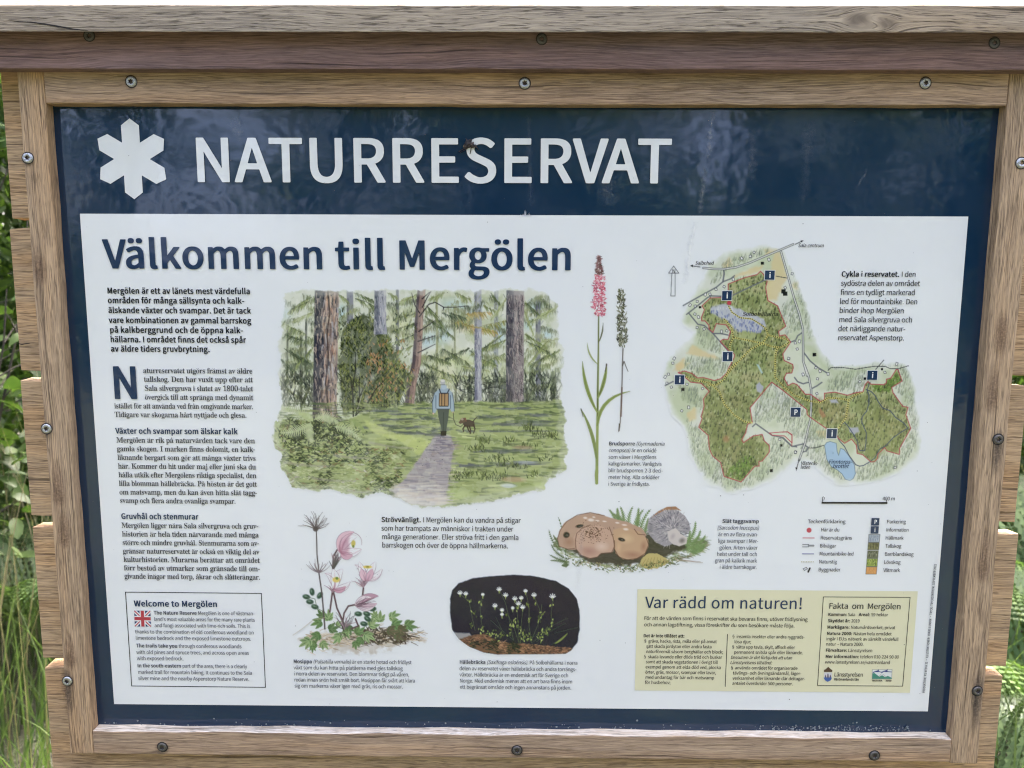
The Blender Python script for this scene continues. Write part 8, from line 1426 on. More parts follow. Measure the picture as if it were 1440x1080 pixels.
# caps
BC = (176, 146, 124)
c.poly([(784, 757), (786, 747), (793, 736), (808, 726), (826, 721), (842, 722), (858, 728), (880, 733), (902, 742), (909, 752), (905, 760), (870, 770), (830, 772), (800, 773), (787, 768)], BC, 1, 1.2, 1)
c.poly([(806, 757), (812, 746), (822, 741), (840, 738), (858, 744), (862, 756), (864, 768), (862, 776), (845, 778), (840, 783), (828, 785), (815, 779), (809, 768)], (188, 156, 134), 1, 1.2, .8)
c.poly([(862, 745), (880, 740), (900, 748), (911, 758), (912, 768), (906, 780), (890, 787), (876, 786), (866, 778), (863, 765)], (186, 154, 120), 1, 1.2, .8)
for (x, y, rx, ry, k, a) in [(828, 775, 16, 8, (160, 118, 104), .7), (890, 780, 18, 7, (154, 112, 90), .7), (800, 762, 10, 9, (150, 108, 82), .6), (846, 768, 12, 9, (212, 190, 174), .7), (880, 757, 14, 9, (208, 182, 142), .7), (825, 730, 18, 5, (186, 152, 126), .7), (880, 740, 18, 5, (184, 148, 116), .7), (905, 768, 6, 10, (150, 104, 84), .6), (870, 770, 5, 10, (214, 180, 140), .5)]:
    c.ell(x, y, rx, ry, .1, k, a, .9)
for P in [[(809, 760), (811, 750), (818, 743), (830, 738)], [(809, 760), (810, 772), (818, 781), (830, 785), (840, 783)], [(857, 742), (862, 755), (864, 768), (860, 777), (846, 778), (840, 783)], [(864, 760), (864, 772), (870, 783), (882, 787), (896, 785), (907, 778), (912, 766), (908, 754)], [(784, 757), (788, 745), (797, 733), (812, 724), (830, 720.5), (850, 725)],
          [(784, 757), (786, 768), (798, 772), (808, 771)], [(892, 744), (897, 751), (907, 752)]]: c.line(P, 1.1, 1.0, (92, 62, 48), .75, .9)
for (x, y, rx, ry, a) in [(796.5, 752, 5, 4.6, -.2), (815, 739.5, 6, 2.6, -.15), (874, 758.5, 5.6, 2.6, .3)]: c.ell(x, y, rx + .6, ry + .6, a, (120, 86, 64), .8); c.ell(x, y, rx, ry, a, (42, 40, 38), 1); c.ell(x + 1, y + .5, rx * .4, ry * .4, a, (110, 104, 96), .7)
for (x, y, rx, ry) in [(823, 728, 4, 2), (831, 731, 6, 3), (840, 732, 4, 1.6), (868, 735, 4, 1.6), (878, 738, 5, 1.6), (880, 744, 5, 2.4), (835, 727, 3, 1.4), (850, 733, 4, 1.4)]: c.ell(x, y, rx, ry, .1, (220, 212, 204), .85, .6)
for _ in range(260):
    x, y = 833 + RS.normal() * 10, 749 + RS.normal() * 6
    c.ell(x, y, rnd(.5, 1.1), rnd(.4, .8), 0, (84, 58, 40), .85, .5)
# grey upturned one
c.poly([(910, 742), (912, 730), (921, 722), (935, 716), (950, 716), (962, 724), (969, 735), (971, 746), (964, 751), (955, 748), (945, 765), (935, 768), (922, 762), (913, 752)], (150, 148, 154), 1, 1.2, 1)
c.poly([(916, 728), (925, 719), (938, 712.5), (950, 712), (958, 718), (950, 716.5), (935, 717), (922, 724)], (160, 120, 88), 1, .9)
for _ in range(420):
    x, y = 940 + RS.normal() * 17, 738 + RS.normal() * 13
    if ((x - 940) / 30) ** 2 + ((y - 741) / 27) ** 2 > 1 or y < 717: continue
    a = math.atan2(y - 745, x - 945) + rnd(-.3, .3); l = rnd(2, 5); c.line([(x, y), (x + l * math.cos(a), y + l * math.sin(a))], 1.1, .5, jit(pick([(112, 112, 122), (176, 174, 178), (92, 92, 104), (196, 192, 190)]), 8), .7, .7)
c.ell(934, 731, 6, 5, 0, (96, 96, 112), .55, .8); c.ell(915, 742, 5, 9, .2, (110, 110, 120), .5, .8)
c.poly([(938, 747), (950, 742), (957, 750), (966, 756), (965, 764), (955, 768), (946, 765), (940, 760)], (196, 190, 186), 1, 1.2, 1); c.ell(959, 760, 6, 5, -.3, (70, 68, 66), .6, .8); c.line([(957, 750), (962, 752), (969, 749)], 1.2, 1, (90, 88, 96), .8); c.ell(946, 754, 4, 6, .5, (160, 150, 156), .6, .8)
# yellow leaf, twig, moss edge
c.poly([(900, 790), (904, 783), (912, 778), (924, 778), (932, 782), (942, 789), (934, 795), (924, 799), (910, 800), (902, 797)], (184, 172, 104), 1, .9, 1, 44, 3)
for k in range(7): c.line([(903 + k * 5, 794 - k * .4), (908 + k * 4.2, 783 + abs(k - 3))], 1, .5, (140, 122, 66), .8)
c.line([(900, 796), (942, 789)], 1.2, .6, (130, 108, 60), .9)
for P in [[(950, 786), (985, 790)], [(955, 788), (988, 791)], [(840, 797), (850, 794)]]: c.line(P, 1, .6, (150, 130, 110), .8)
for _ in range(260):
    x = rnd(795, 955); y = 786 + 13 * math.sin((x - 795) / 160 * 3.1) + RS.normal() * 3
    c.line([(x, y), (x + rnd(-4, 4), y + rnd(-3, 3))], rnd(1, 2), .5, jit(pick([(92, 112, 62), (130, 148, 88), (60, 74, 42), (150, 140, 96)]), 10), .75, .7)
c.done('fungus_picture')

# ---- flag, crest and habitat-network mark -----------------------------------------
c = Cv(187.5, 856.5, 214.5, 882.5, res=2.6)
def fl(u, v): # unit square -> picture
    return (188.9 + 22.9 * u + 1.0 * v, 858.4 + 0.3 * u + 22.3 * v)
FB, FR, FW = (40, 56, 104), (178, 52, 66), (224, 228, 232)
c.poly([fl(0, 0), fl(1, 0), fl(1, 1), fl(0, 1)], FB, 1, .5)
c.clip = np.clip(c.sdist(np.array([fl(0, 0), fl(1, 0), fl(1, 1), fl(0, 1)], float), (slice(0, c.h), slice(0, c.w))) / .5 + .5, 0, 1)
for a_, b_ in (((0, 0), (1, 1)), ((1, 0), (0, 1))): c.line([fl(*a_), fl(*b_)], 4.6, 4.6, FW, 1, .5); c.line([fl(*a_), fl(*b_)], 1.5, 1.5, FR, 1, .5)
c.line([fl(.5, 0), fl(.5, 1)], 7.6, 7.6, FW, 1, .5); c.line([fl(0, .5), fl(1, .5)], 7.6, 7.6, FW, 1, .5)
c.line([fl(.5, 0), fl(.5, 1)], 4.6, 4.6, FR, 1, .5); c.line([fl(0, .5), fl(1, .5)], 4.6, 4.6, FR, 1, .5)
c.done('union_flag')
YEL = (212, 213, 178)
c = Cv(1155.5, 935, 1172, 960, paper=YEL, res=2.6)
c.poly([(1158.3, 944.5), (1158.4, 941.5), (1160.5, 940.6), (1164.4, 937.2), (1168.2, 940.8), (1170, 941.6), (1169.8, 944.5)], (84, 66, 52), 1, .6)
c.poly([(1158.4, 945.2), (1169.6, 945.2), (1169.2, 953.5), (1167, 956.6), (1163.5, 958), (1160.2, 956.4), (1158.2, 953)], (196, 200, 206), 1, .6)
for x, y in ((1160.6, 948), (1163.9, 946.2), (1167.2, 948)): c.poly([(x - 1.4, 954), (x - .9, y + 2), (x, y), (x + .9, y + 2), (x + 1.4, 954)], (92, 84, 104), 1, .5)
c.poly([(1158, 952.6), (1161, 951.6), (1164, 952.8), (1167, 951.6), (1169.4, 952.6), (1168, 956), (1163.6, 958.3), (1159.6, 956)], (56, 92, 160), 1, .6)
c.done('county_crest', L3)
c = Cv(1224, 939, 1256, 959, paper=YEL, res=2.6)
q = [(1226.3, 941.2), (1254, 941.2), (1253.4, 954.2), (1226, 954.2)]
c.poly(q, (206, 216, 216), 1, .5)
c.poly([(1226.2, 946.5), (1229, 945.8), (1232, 948), (1236, 951), (1240, 949), (1244, 951.5), (1248, 950), (1253.5, 952.6), (1253.4, 954.2), (1226, 954.2)], (52, 136, 116), 1, .6)
c.line([(1227.5, 945), (1233, 943), (1237, 944.3), (1241, 945)], 1.3, .9, (40, 52, 120), 1, .5); c.poly([(1231, 944.5), (1235.6, 940.4), (1235, 944.6)], (40, 52, 120), 1, .5)
c.line([(1239, 945), (1245, 942.6), (1248, 944), (1253, 944.4)], 1.3, .9, (40, 52, 120), 1, .5); c.poly([(1243, 944.2), (1248.2, 940), (1247, 944.6)], (40, 52, 120), 1, .5)
c.line([(1236, 950), (1239, 947), (1242, 948), (1245, 951)], .7, .7, (170, 170, 170), 1, .5)
for i in range(4): c.line([q[i], q[(i + 1) % 4]], .5, .5, (110, 120, 130), .9, .5)
c.done('habitat_network_mark', L3)
B = Block(); B.line("NATURA 2000", 1225.8, 957.6, 1252.9, 2.4, 'B'); B.done('habitat_network_lettering', K_black, L4)
# ---- reserve map -------------------------------------------------------------------
def mA(L_): return [(920 + x / 5.4, 330 + y / 5.4) for x, y in L_]
def mB(L_): return [(920 + x / 5.685, 510 + y / 5.685) for x, y in L_]
def mC(L_): return [(1100 + x / 5.143, 490 + y / 5.143) for x, y in L_]
c = Cv(926, 338, 1302, 700)
full = (slice(0, c.h), slice(0, c.w))
ext_ = np.array([(962, 452), (975, 420), (990, 392), (1003, 368), (1024, 358), (1050, 352), (1078, 346), (1098, 352), (1112, 380), (1126, 418), (1138, 460), (1152, 500), (1166, 516), (1200, 514), (1240, 511), (1272, 514), (1282, 545), (1291, 590), (1292, 628),
                 (1275, 656), (1240, 672), (1205, 678), (1180, 678), (1160, 664), (1142, 650), (1120, 646), (1100, 658), (1082, 672), (1060, 685), (1030, 690), (1004, 682), (984, 662), (972, 634), (965, 602), (948, 580), (942, 556), (936, 536), (938, 512), (952, 496), (972, 480), (980, 466), (968, 460)], float)
D = c.sdist(ext_, full) + (fbm(c.h, c.w, 20, 3, 51) - .5) * 10
c.clip = np.clip(D / 9 + .45, 0, 1)
c.put(full, np.ones((c.h, c.w)) * .9, (200, 210, 186))
n1 = fbm(c.h, c.w, 40, 4, 52)
c.put(full, np.clip((n1 - .45) * 3, 0, .5), (166, 184, 140)); c.put(full, np.clip((fbm(c.h, c.w, 36, 4, 53) - .52) * 4, 0, .6), (204, 210, 204))
BE = (208, 190, 136)
for P in [mA([(905, 130), (960, 125), (1010, 330), (930, 500), (862, 500), (845, 400), (880, 270)]), mA([(520, 225), (575, 170), (590, 235), (540, 262)]), mA([(1050, 375), (1108, 350), (1090, 420), (1060, 400)]), mA([(290, 840), (490, 930), (500, 948), (340, 930), (240, 900)]), mA([(165, 990), (235, 925), (220, 1010), (180, 1040)]),
          mA([(690, 270), (830, 232), (795, 285), (690, 305), (600, 330), (640, 290)]), mB([(265, 400), (330, 350), (340, 450), (280, 470)]), mC([(250, 600), (330, 580), (330, 650), (270, 640)]), mA([(830, 110), (960, 90), (900, 140), (850, 160)]), mB([(200, 0), (290, 0), (200, 60), (150, 60)])]:
    c.poly(P, BE, .7, 4, 3, 54)
for P in [mA([(430, 540), (600, 700), (420, 800), (330, 760), (320, 700)]), mB([(200, 180), (340, 220), (340, 340), (220, 300)])]: c.poly(P, (150, 166, 130), .5, 5, 4, 55)
def ticks(P, n, cols, lmin=2.5, lmax=5, w=1.3, a=.6, lean=-.25):
    P = np.array(P, float)
    x0, y0, x1, y1 = P[:, 0].min(), P[:, 1].min(), P[:, 0].max(), P[:, 1].max()
    k = 0; m = 0
    while k < n and m < n * 6:
        m += 1; x, y = rnd(x0, x1), rnd(y0, y1)
        if not inside(P, x, y): continue
        k += 1; l = rnd(lmin, lmax); c.line([(x, y), (x - l * lean, y - l)], w * rnd(.7, 1.3), .5, jit(pick(cols), 9), a * rnd(.6, 1.2), .8)
PALE = [(124, 136, 118), (138, 154, 124), (104, 116, 106), (150, 164, 130)]
for P, n in [(mA([(420, 380), (520, 210), (830, 110), (900, 120), (620, 240), (540, 280), (500, 360), (430, 400)]), 150), (mA([(980, 520), (1080, 500), (1120, 720), (1000, 760), (980, 700), (950, 560)]), 190), (mA([(1000, 160), (1090, 380), (1230, 760), (1170, 800), (1120, 600), (1050, 350), (990, 180)]), 170),
             (mA([(320, 700), (430, 760), (540, 880), (500, 930), (330, 830), (310, 760)]), 140), (mA([(240, 940), (500, 950), (570, 1000), (520, 1080), (330, 1060), (220, 1010)]), 260), (mB([(250, 450), (350, 520), (430, 590), (450, 740), (530, 800), (560, 910), (690, 955), (800, 830), (880, 800), (960, 860), (800, 1000), (640, 1030), (450, 960), (330, 850), (290, 720)]), 520),
             (mB([(937, 165), (1137, 320), (1137, 480), (960, 480), (790, 480), (775, 360)]), 380), (mB([(190, 200), (340, 210), (380, 300), (370, 420), (330, 350), (220, 300)]), 130), (mC([(400, 190), (600, 140), (590, 290), (530, 310), (320, 310), (330, 230)]), 230), (mC([(560, 110), (900, 120), (950, 330), (990, 560), (960, 720), (860, 860), (640, 950), (540, 960), (530, 880), (640, 830), (700, 770), (840, 775), (935, 580), (900, 400), (800, 280), (870, 230), (830, 140)]), 620),
             (mC([(130, 690), (300, 700), (310, 800), (420, 920), (470, 960), (330, 920), (200, 800), (130, 760)]), 160), (mC([(205, 500), (320, 590), (300, 680), (170, 680)]), 120), (mC([(0, 320), (180, 470), (200, 520), (170, 660), (60, 640), (0, 600)]), 230), (mB([(930, 590), (1100, 680), (1100, 760), (960, 860), (870, 760), (920, 700)]), 160), (mC([(300, 60), (560, 110), (400, 150), (330, 150)]), 90)]:
    ticks(P, n, PALE, 3, 6, 1.4, .5)
res = (mA([(806, 278), (828, 300), (858, 352), (845, 400), (862, 500), (935, 540), (998, 695), (943, 735), (950, 770), (992, 760), (1035, 815), (975, 905), (985, 955), (1050, 985), (1055, 1010), (1043, 1050), (1003, 1052)])
       + mC([(12, 215), (42, 268), (75, 250), (105, 260), (165, 330), (205, 333), (275, 383), (303, 370), (303, 323), (380, 316), (470, 338), (530, 320), (583, 312), (597, 262), (618, 238), (640, 258), (735, 262), (750, 250), (752, 222), (783, 215), (822, 152), (835, 152), (865, 235), (790, 282), (800, 320), (870, 418), (908, 425), (893, 480), (928, 578),
              (848, 720), (845, 766), (755, 740), (740, 716), (690, 765), (688, 795), (665, 818), (640, 820), (580, 768), (540, 758), (535, 700), (500, 655), (450, 685), (405, 650), (385, 610), (320, 580), (205, 500), (180, 480), (175, 440), (0, 300)])
       + mB([(937, 155), (765, 360), (783, 478), (745, 492), (730, 560), (698, 615), (713, 638), (790, 585), (862, 573), (880, 625), (918, 662), (918, 715), (862, 785), (835, 790), (838, 825), (803, 828), (693, 953), (557, 908), (530, 798), (465, 745), (440, 690), (430, 580), (355, 515), (382, 445), (373, 430), (398, 350), (392, 290), (438, 228),
              (375, 165), (290, 155), (262, 130), (215, 90), (190, 80), (240, 66), (300, 85), (345, 122), (390, 118), (480, 142), (530, 128), (575, 85), (600, 30)])
       + mA([(580, 985), (607, 930), (608, 910), (596, 895), (565, 880), (500, 810), (520, 795), (560, 795), (578, 735), (545, 685), (470, 676), (445, 742), (415, 715), (415, 690), (385, 655), (360, 655), (357, 630), (380, 570), (362, 540), (425, 480), (510, 478), (560, 440), (560, 375), (690, 325), (780, 303)]))
c.poly(res, (156, 168, 112), .95, 1.5)
r = c.sdist(np.array(res, float), full)
inn = np.clip(r / 2, 0, 1)
c.put(full, inn * np.clip((fbm(c.h, c.w, 26, 4, 61) - .45) * 4, 0, .65), (118, 132, 76)); c.put(full, inn * np.clip((fbm(c.h, c.w, 22, 4, 62) - .52) * 4, 0, .6), (176, 172, 126)); c.put(full, inn * np.clip((fbm(c.h, c.w, 22, 4, 63) - .56) * 5, 0, .5), (140, 160, 96))
c.poly(mB([(420, 240), (760, 200), (780, 480), (700, 620), (900, 640), (860, 780), (640, 830), (520, 780), (440, 600), (370, 500), (400, 330)]), (106, 116, 62), .4, 6, 6, 64)
c.poly(mC([(210, 340), (480, 400), (480, 520), (330, 560), (220, 480)]), (136, 126, 78), .4, 5, 5, 65)
c.poly(mC([(560, 420), (760, 440), (900, 560), (820, 740), (650, 800), (600, 700)]), (122, 132, 66), .4, 5, 5, 66)
for P in [mB([(575, 890), (600, 850), (720, 740), (790, 745), (800, 800), (690, 940)]), mC([(650, 262), (740, 265), (760, 230), (800, 210), (825, 165), (855, 230), (790, 280), (770, 315), (660, 310)])]:
    c.poly(P, (104, 136, 58), .9, 2, 2, 67)
    for _ in range(170):
        x, y = rnd(min(p[0] for p in P), max(p[0] for p in P)), rnd(min(p[1] for p in P), max(p[1] for p in P))
        if inside(np.array(P), x, y): c.ell(x, y, 1.7, 1.5, 0, jit((118, 156, 66), 14), .8, .7); c.ell(x + .8, y + 1, 1.2, .9, 0, (60, 84, 40), .5, .7)
ticks(res, 3000, [(84, 94, 58), (62, 72, 46), (104, 112, 68), (54, 64, 50), (124, 128, 82), (186, 194, 152)], 2.2, 4.2, 2.0, .62)
# bare rock
RK = mA([(425, 560), (470, 535), (530, 530), (600, 548), (700, 590), (830, 640), (848, 690), (800, 740), (700, 735), (640, 735), (600, 700), (560, 655), (430, 590)])
c.poly(RK, (176, 184, 196), .95, 3, 2.5, 71)
for _ in range(260):
    x, y = mA([(rnd(430, 840), rnd(540, 740))])[0]
    if inside(np.array(RK), x, y):
        lowr = (y - 430) > (x - 1000) * .28 + 4
        c.line([(x, y), (x + rnd(-1, 1), y + rnd(1.5, 4))], 1.8, .8, jit(pick([(92, 106, 164), (116, 128, 178), (76, 86, 124)] if lowr else [(200, 206, 210), (160, 168, 184)]), 8), .6)
for P in [mB([(815, 180), (840, 160), (880, 190), (850, 240), (825, 225)]), mC([(335, 370), (400, 360), (405, 395), (350, 400)]), mC([(480, 570), (550, 560), (555, 600), (520, 625), (485, 605)])]: c.poly(P, (168, 174, 192), .9, 2, 2, 72)
c.poly(mB([(815, 10), (835, 15), (868, 80), (855, 88)]), (170, 200, 200), .9, 1.5); c.poly(mC([(270, 430), (300, 460), (315, 490), (290, 500), (265, 460)]), (168, 118, 84), .7, 2, 1, 7); c.ell(*mB([(573, 608)])[0], 6.5, 7, 0, (158, 122, 84), .85, .7)
# lake
lk = mC([(305, 700), (320, 680), (345, 672), (390, 685), (396, 745), (406, 772), (414, 745), (420, 722), (445, 730), (480, 775), (520, 840), (528, 905), (512, 940), (488, 955), (455, 945), (430, 905), (400, 880), (352, 852), (320, 800)])
c.poly(lk, (154, 188, 214), 1, 1); c.line(lk + lk[:1], .9, .9, (96, 120, 140), .9, .7)
hills_ = c.clip; c.clip = None
def road(P, w=3.0, k=(206, 212, 206)):
    c.line(P, w, w, (64, 68, 80), .95, .7); c.line(P, w - 1.5, w - 1.5, k, 1, .7)
def lane(P, w=1.9): c.line(P, w, w, (90, 96, 106), .9, .8); c.line(P, .5, .5, (150, 156, 160), .5, .6)
lane(mA([(600, 458), (700, 410), (838, 345)])); lane(mA([(245, 605), (310, 555), (400, 480), (430, 465), (510, 468)])); lane(mA([(265, 600), (330, 680), (380, 690), (450, 755), (560, 882)])); lane(mA([(450, 750), (500, 750), (560, 762)]))
lane(mA([(220, 538), (350, 465), (470, 400), (520, 358), (580, 335), (608, 312)])); lane(mA([(1120, 745), (1088, 768), (1072, 802), (1035, 815)])); lane(mC([(155, 30), (200, 90), (260, 140), (320, 175)])); lane(mC([(88, 210), (110, 240), (150, 255), (185, 245)])); lane(mC([(212, 290), (250, 270), (285, 245)]))
lane(mB([(785, 510), (810, 487), (870, 530), (940, 580), (1030, 600), (1095, 665), (1137, 672)])); lane(mC([(0, 645), (70, 708), (150, 690), (185, 715), (175, 740), (150, 748)])); lane(mB([(88, 182), (150, 150)])); lane(mC([(130, 418), (150, 400)], ), 1.2)
lane(mA([(527, 262), (530, 300), (520, 358)]), 2.2)
road(mA([(372, 253), (450, 260), (530, 261), (620, 248), (720, 215), (830, 168), (950, 118), (1055, 73)]))
road(mA([(960, 125), (1010, 300), (1060, 480), (1100, 600), (1128, 720), (1130, 860), (1130, 960), (1160, 1070)]) + mC([(160, 120), (190, 200), (208, 300), (208, 420), (203, 510), (188, 570), (165, 680), (120, 810)]))
c.line(mA([(1070, 73), (1128, 45)]), 1, 1, (40, 42, 50), 1, .7); c.poly(mA([(1110, 44), (1132, 42), (1118, 60)]), (40, 42, 50), 1, .6)
c.line(mA([(345, 245), (285, 237)]), 1, 1, (40, 42, 50), 1, .7); c.poly(mA([(293, 228), (270, 236), (292, 247)]), (40, 42, 50), 1, .6)
c.line(mC([(122, 800), (102, 870)]), 1, 1, (40, 42, 50), 1, .7); c.poly(mC([(94, 858), (100, 884), (110, 862)]), (40, 42, 50), 1, .6)
def dash(P, col, w, step, on):
    P = np.array(P, float); sg = np.hypot(*np.diff(P, axis=0).T); cum = np.r_[0, np.cumsum(sg)]; t = 0
    f = lambda s_: (np.interp(s_, cum, P[:, 0]), np.interp(s_, cum, P[:, 1]))
    while t < cum[-1]:
        c.line([f(t), f(min(t + on, cum[-1]))], w, w, col, .95, .6); t += step
for P in [mC([(330, 158), (350, 138), (440, 138), (530, 150), (600, 138), (670, 128), (745, 130), (780, 146), (840, 146), (910, 125)]), mC([(675, 150), (732, 85)]), mC([(190, 720), (240, 718), (300, 700)]), mA([(925, 315), (1010, 330)])]: dash(P, (44, 48, 54), 1.1, 3.2, 2)
BL = (66, 78, 104)
for P in [mC([(632, 245), (612, 300), (626, 340), (625, 400), (608, 455), (578, 490), (573, 530), (590, 570), (607, 610), (604, 680), (595, 738), (560, 738), (548, 720), (545, 680), (520, 630), (480, 570), (452, 535), (430, 548), (400, 580)]), mC([(605, 296), (640, 310), (670, 340), (690, 380), (725, 430), (780, 450), (820, 500), (880, 540), (905, 576), (850, 610), (800, 645), (750, 700), (700, 730), (670, 790), (630, 820), (585, 846), (555, 850), (530, 840), (480, 770), (450, 710), (410, 665), (398, 635)])]:
    c.line(P, 1.3, 1.3, BL, .95, .7)
RD = (172, 62, 76)
c.line(res + res[:1], 1.25, 1.25, RD, .95, .7)
c.line(mB([(918, 562), (1000, 555), (1065, 553), (1100, 580), (1100, 640), (1040, 585), (945, 580), (918, 562)]), 1.2, 1.2, RD, .9, .7)
c.line(mC([(0, 605), (40, 603), (68, 622), (68, 700)]), 1.2, 1.2, RD, .9, .7)
for P in [mA([(565, 545), (590, 590), (650, 630), (740, 640), (820, 690), (850, 720), (862, 762), (940, 780), (1010, 795), (1022, 822), (960, 855), (900, 850), (820, 825), (700, 800), (600, 780), (584, 700), (530, 640)]), mA([(820, 825), (845, 790), (862, 762)]), mA([(820, 825), (730, 870), (640, 960), (570, 1040), (545, 1075)]), mA([(600, 780), (575, 830), (572, 880)]),
          mA([(935, 855), (920, 900), (918, 980), (916, 1080)]) + mC([(10, 275)]), mC([(10, 275), (90, 340), (200, 380), (275, 390), (330, 355), (400, 360), (480, 372), (520, 340), (580, 318)]), mC([(480, 372), (470, 430), (460, 500), (405, 575)]), mB([(250, 110), (330, 140), (440, 160), (520, 230), (560, 330), (640, 420), (720, 470), (780, 480)]), mB([(655, 0), (590, 60), (560, 130), (500, 175), (430, 180)])]:
    c.line(P, 2.2, 2.2, (214, 208, 110), .9, .8); dash(P, (40, 38, 30), 1.5, 3.1, .3)
c.ell(*mA([(568, 518)])[0], 3.6, 3.6, 0, (190, 60, 78), 1, .3)
BK = (32, 34, 40)
for (x, y, s) in [(*mA([(820, 217)])[0], 2.2), (*mA([(980, 430)])[0], 3), (*mA([(993, 448)])[0], 3), (*mA([(347, 551)])[0], 1.8), (*mA([(1215, 910)])[0], 2.4), (*mB([(228, 213)])[0], 2.2), (*mB([(1015, 660)])[0], 1.7), (*mB([(935, 862)])[0], 2.2), (*mC([(720, 149)])[0], 1.6), (*mC([(597, 218)])[0], 1.8), (*mC([(232, 45)])[0], 2.4)]:
    c.poly([(x - s, y - s * .9), (x + s, y - s), (x + s, y + s * .9), (x - s, y + s)], BK, 1, .6)
for i, (x, y) in enumerate(mA([(663, 180), (728, 165), (757, 135), (870, 190), (1046, 297), (993, 402), (600, 338), (530, 395), (468, 415), (387, 455), (422, 452), (325, 507), (271, 535), (310, 542), (308, 603), (335, 625), (325, 705), (378, 716), (510, 735), (550, 730), (1070, 822), (1101, 810), (1085, 868), (1020, 942), (151, 940), (141, 975), (1225, 1010), (1257, 1035)])
                           + mB([(261, 172), (386, 206), (274, 356), (219, 384), (1003, 612), (1128, 715), (136, 195), (100, 163), (87, 113), (113, 92)]) + mC([(45, 72), (150, 188), (254, 219), (249, 326), (330, 184), (560, 240), (741, 173), (826, 112), (94, 750), (815, 861)])):
    a = (i * 1.7) % 1.2 - .6; s = 1.5; h = 1.5 if i % 3 else 2.1
    P = [(x + u * s * math.cos(a) - v * h * math.sin(a), y + u * s * math.sin(a) + v * h * math.cos(a)) for u, v in ((-1, -1), (1, -1), (1, 1), (-1, 1))]
    c.poly(P, (216, 222, 222), 1, .5); c.line(P + P[:1], .75, .75, (60, 64, 74), .9, .5)
# north arrow
P = mA([(147, 238), (186, 292), (158, 292), (157, 465), (125, 465), (134, 292), (108, 292)])
c.line(P + P[:1], .8, .8, (60, 64, 70), .95, .5); c.line(mA([(134, 292), (158, 292)]), .8, .8, (60, 64, 70), .95, .5)
c.done('reserve_map')

# ---- legend symbols -------------------------------------------------------------------
c = Cv(1122, 724, 1242, 812, res=1.8)
c.ell(1137.5, 745.4, 3.9, 3.9, 0, (190, 60, 78), 1, .25)
c.line([(1128.9, 756.2), (1144.7, 756.3)], 1.1, 1.1, (190, 90, 104), 1, .6)
for y in (765.4, 768.8): c.line([(1128.4, y), (1136.8, y)], .8, .8, (64, 68, 80), 1, .6)
c.line([(1136.9, 765.4), (1136.9, 768.8)], .8, .8, (64, 68, 80), 1, .6); c.line([(1137, 767.1), (1143.6, 767.1)], 2.8, 2.8, (130, 136, 142), 1, .6)
c.line([(1128.1, 778.6), (1143.9, 778.7)], 1.1, 1.1, (80, 84, 150), 1, .6)
for i in range(8): c.ell(1127 + i * 2.35, 789.8, .8, .8, 0, (160, 148, 60), 1, .4)
P = [(1129.2, 799.6), (1133.6, 797.4), (1135.2, 799.4), (1131, 802)]; c.line(P + P[:1], .8, .8, (70, 74, 84), 1, .5); c.line([(1136.4, 804), (1138.6, 798.8)], 2.4, 2.4, (36, 38, 44), 1, .5)
c.done('legend_symbols')
c = Cv(1214, 748, 1240, 811, res=1.8)
for (x0, y0, x1, y1, bs, cols, n) in [(1220.9, 751.2, 1236.6, 762.4, (150, 164, 176), [(120, 134, 150), (180, 192, 200)], 50), (1220.1, 762.8, 1235.6, 773, (108, 110, 74), [(78, 78, 56), (140, 138, 90), (90, 96, 60)], 60),
                                      (1219.3, 774, 1234.4, 784.5, (104, 110, 84), [(70, 78, 62), (150, 156, 130), (86, 92, 74)], 60), (1218.3, 785.1, 1233.4, 796.4, (136, 158, 66), [(84, 104, 50), (176, 190, 92), (104, 128, 56)], 60), (1217.4, 797, 1232.4, 807.1, (204, 148, 78), [(214, 160, 92), (190, 134, 66)], 30)]:
    P = [(x0 + .6, y0), (x1 + .6, y0), (x1 - .3, y1), (x0 - .3, y1)]; c.poly(P, bs, 1, .5)
    for _ in range(n): x, y = rnd(x0 + 1, x1 - 1), rnd(y0 + 1, y1 - 3); c.line([(x, y), (x + rnd(-.6, .6), y + rnd(1, 3))], 1.1, .5, pick(cols), .7, .6)
    c.line(P + P[:1], .6, .6, (84, 88, 84), .9, .5)
c.done('legend_swatches')
# ---------------------------------------------------------------- small things on the panel
bm = bmesh.new()
rs = np.random.RandomState(5)
for (a, b, r) in [(658.5, 203, 4.6), (664, 204.5, 3.6), (654.5, 206, 3.2), (668.5, 206, 2.0), (661, 199, 2.4)]:
    p = W(a, b); q = bmesh.ops.create_icosphere(bm, subdivisions=2, radius=r / 1210)
    for v in q['verts']:
        v.co *= 1 + rs.normal() * 0.22; v.co.y *= 0.5; v.co += Vector((p[0], -0.003, p[2]))
def leg_(P, w):
    for i in range(len(P) - 1):
        a, b = Vector(P[i]), Vector(P[i + 1]); d = (b - a).normalized(); s_ = d.cross(Vector((0, 1, 0))) * w
        vs = [bm.verts.new(a + s_), bm.verts.new(b + s_), bm.verts.new(b - s_), bm.verts.new(a - s_), bm.verts.new(a + Vector((0, -w * 1.5, 0))), bm.verts.new(b + Vector((0, -w * 1.5, 0)))]
        for f in ((0, 1, 5, 4), (4, 5, 2, 3), (3, 2, 1, 0)): bm.faces.new([vs[k] for k in f])
for P in [[(656, 208), (650, 211), (645, 214)], [(659, 208), (653, 212), (647, 215)], [(663, 207), (662, 213), (661, 217)], [(666, 206), (671, 208), (673, 211)], [(658, 199), (655, 195)]]:
    leg_([(W(a, b)[0], -0.0022, W(a, b)[2]) for a, b in P], 0.00045)
bmesh.ops.recalc_face_normals(bm, faces=bm.faces)
me = bpy.data.meshes.new('dead_insect'); bm.to_mesh(me); bm.free()
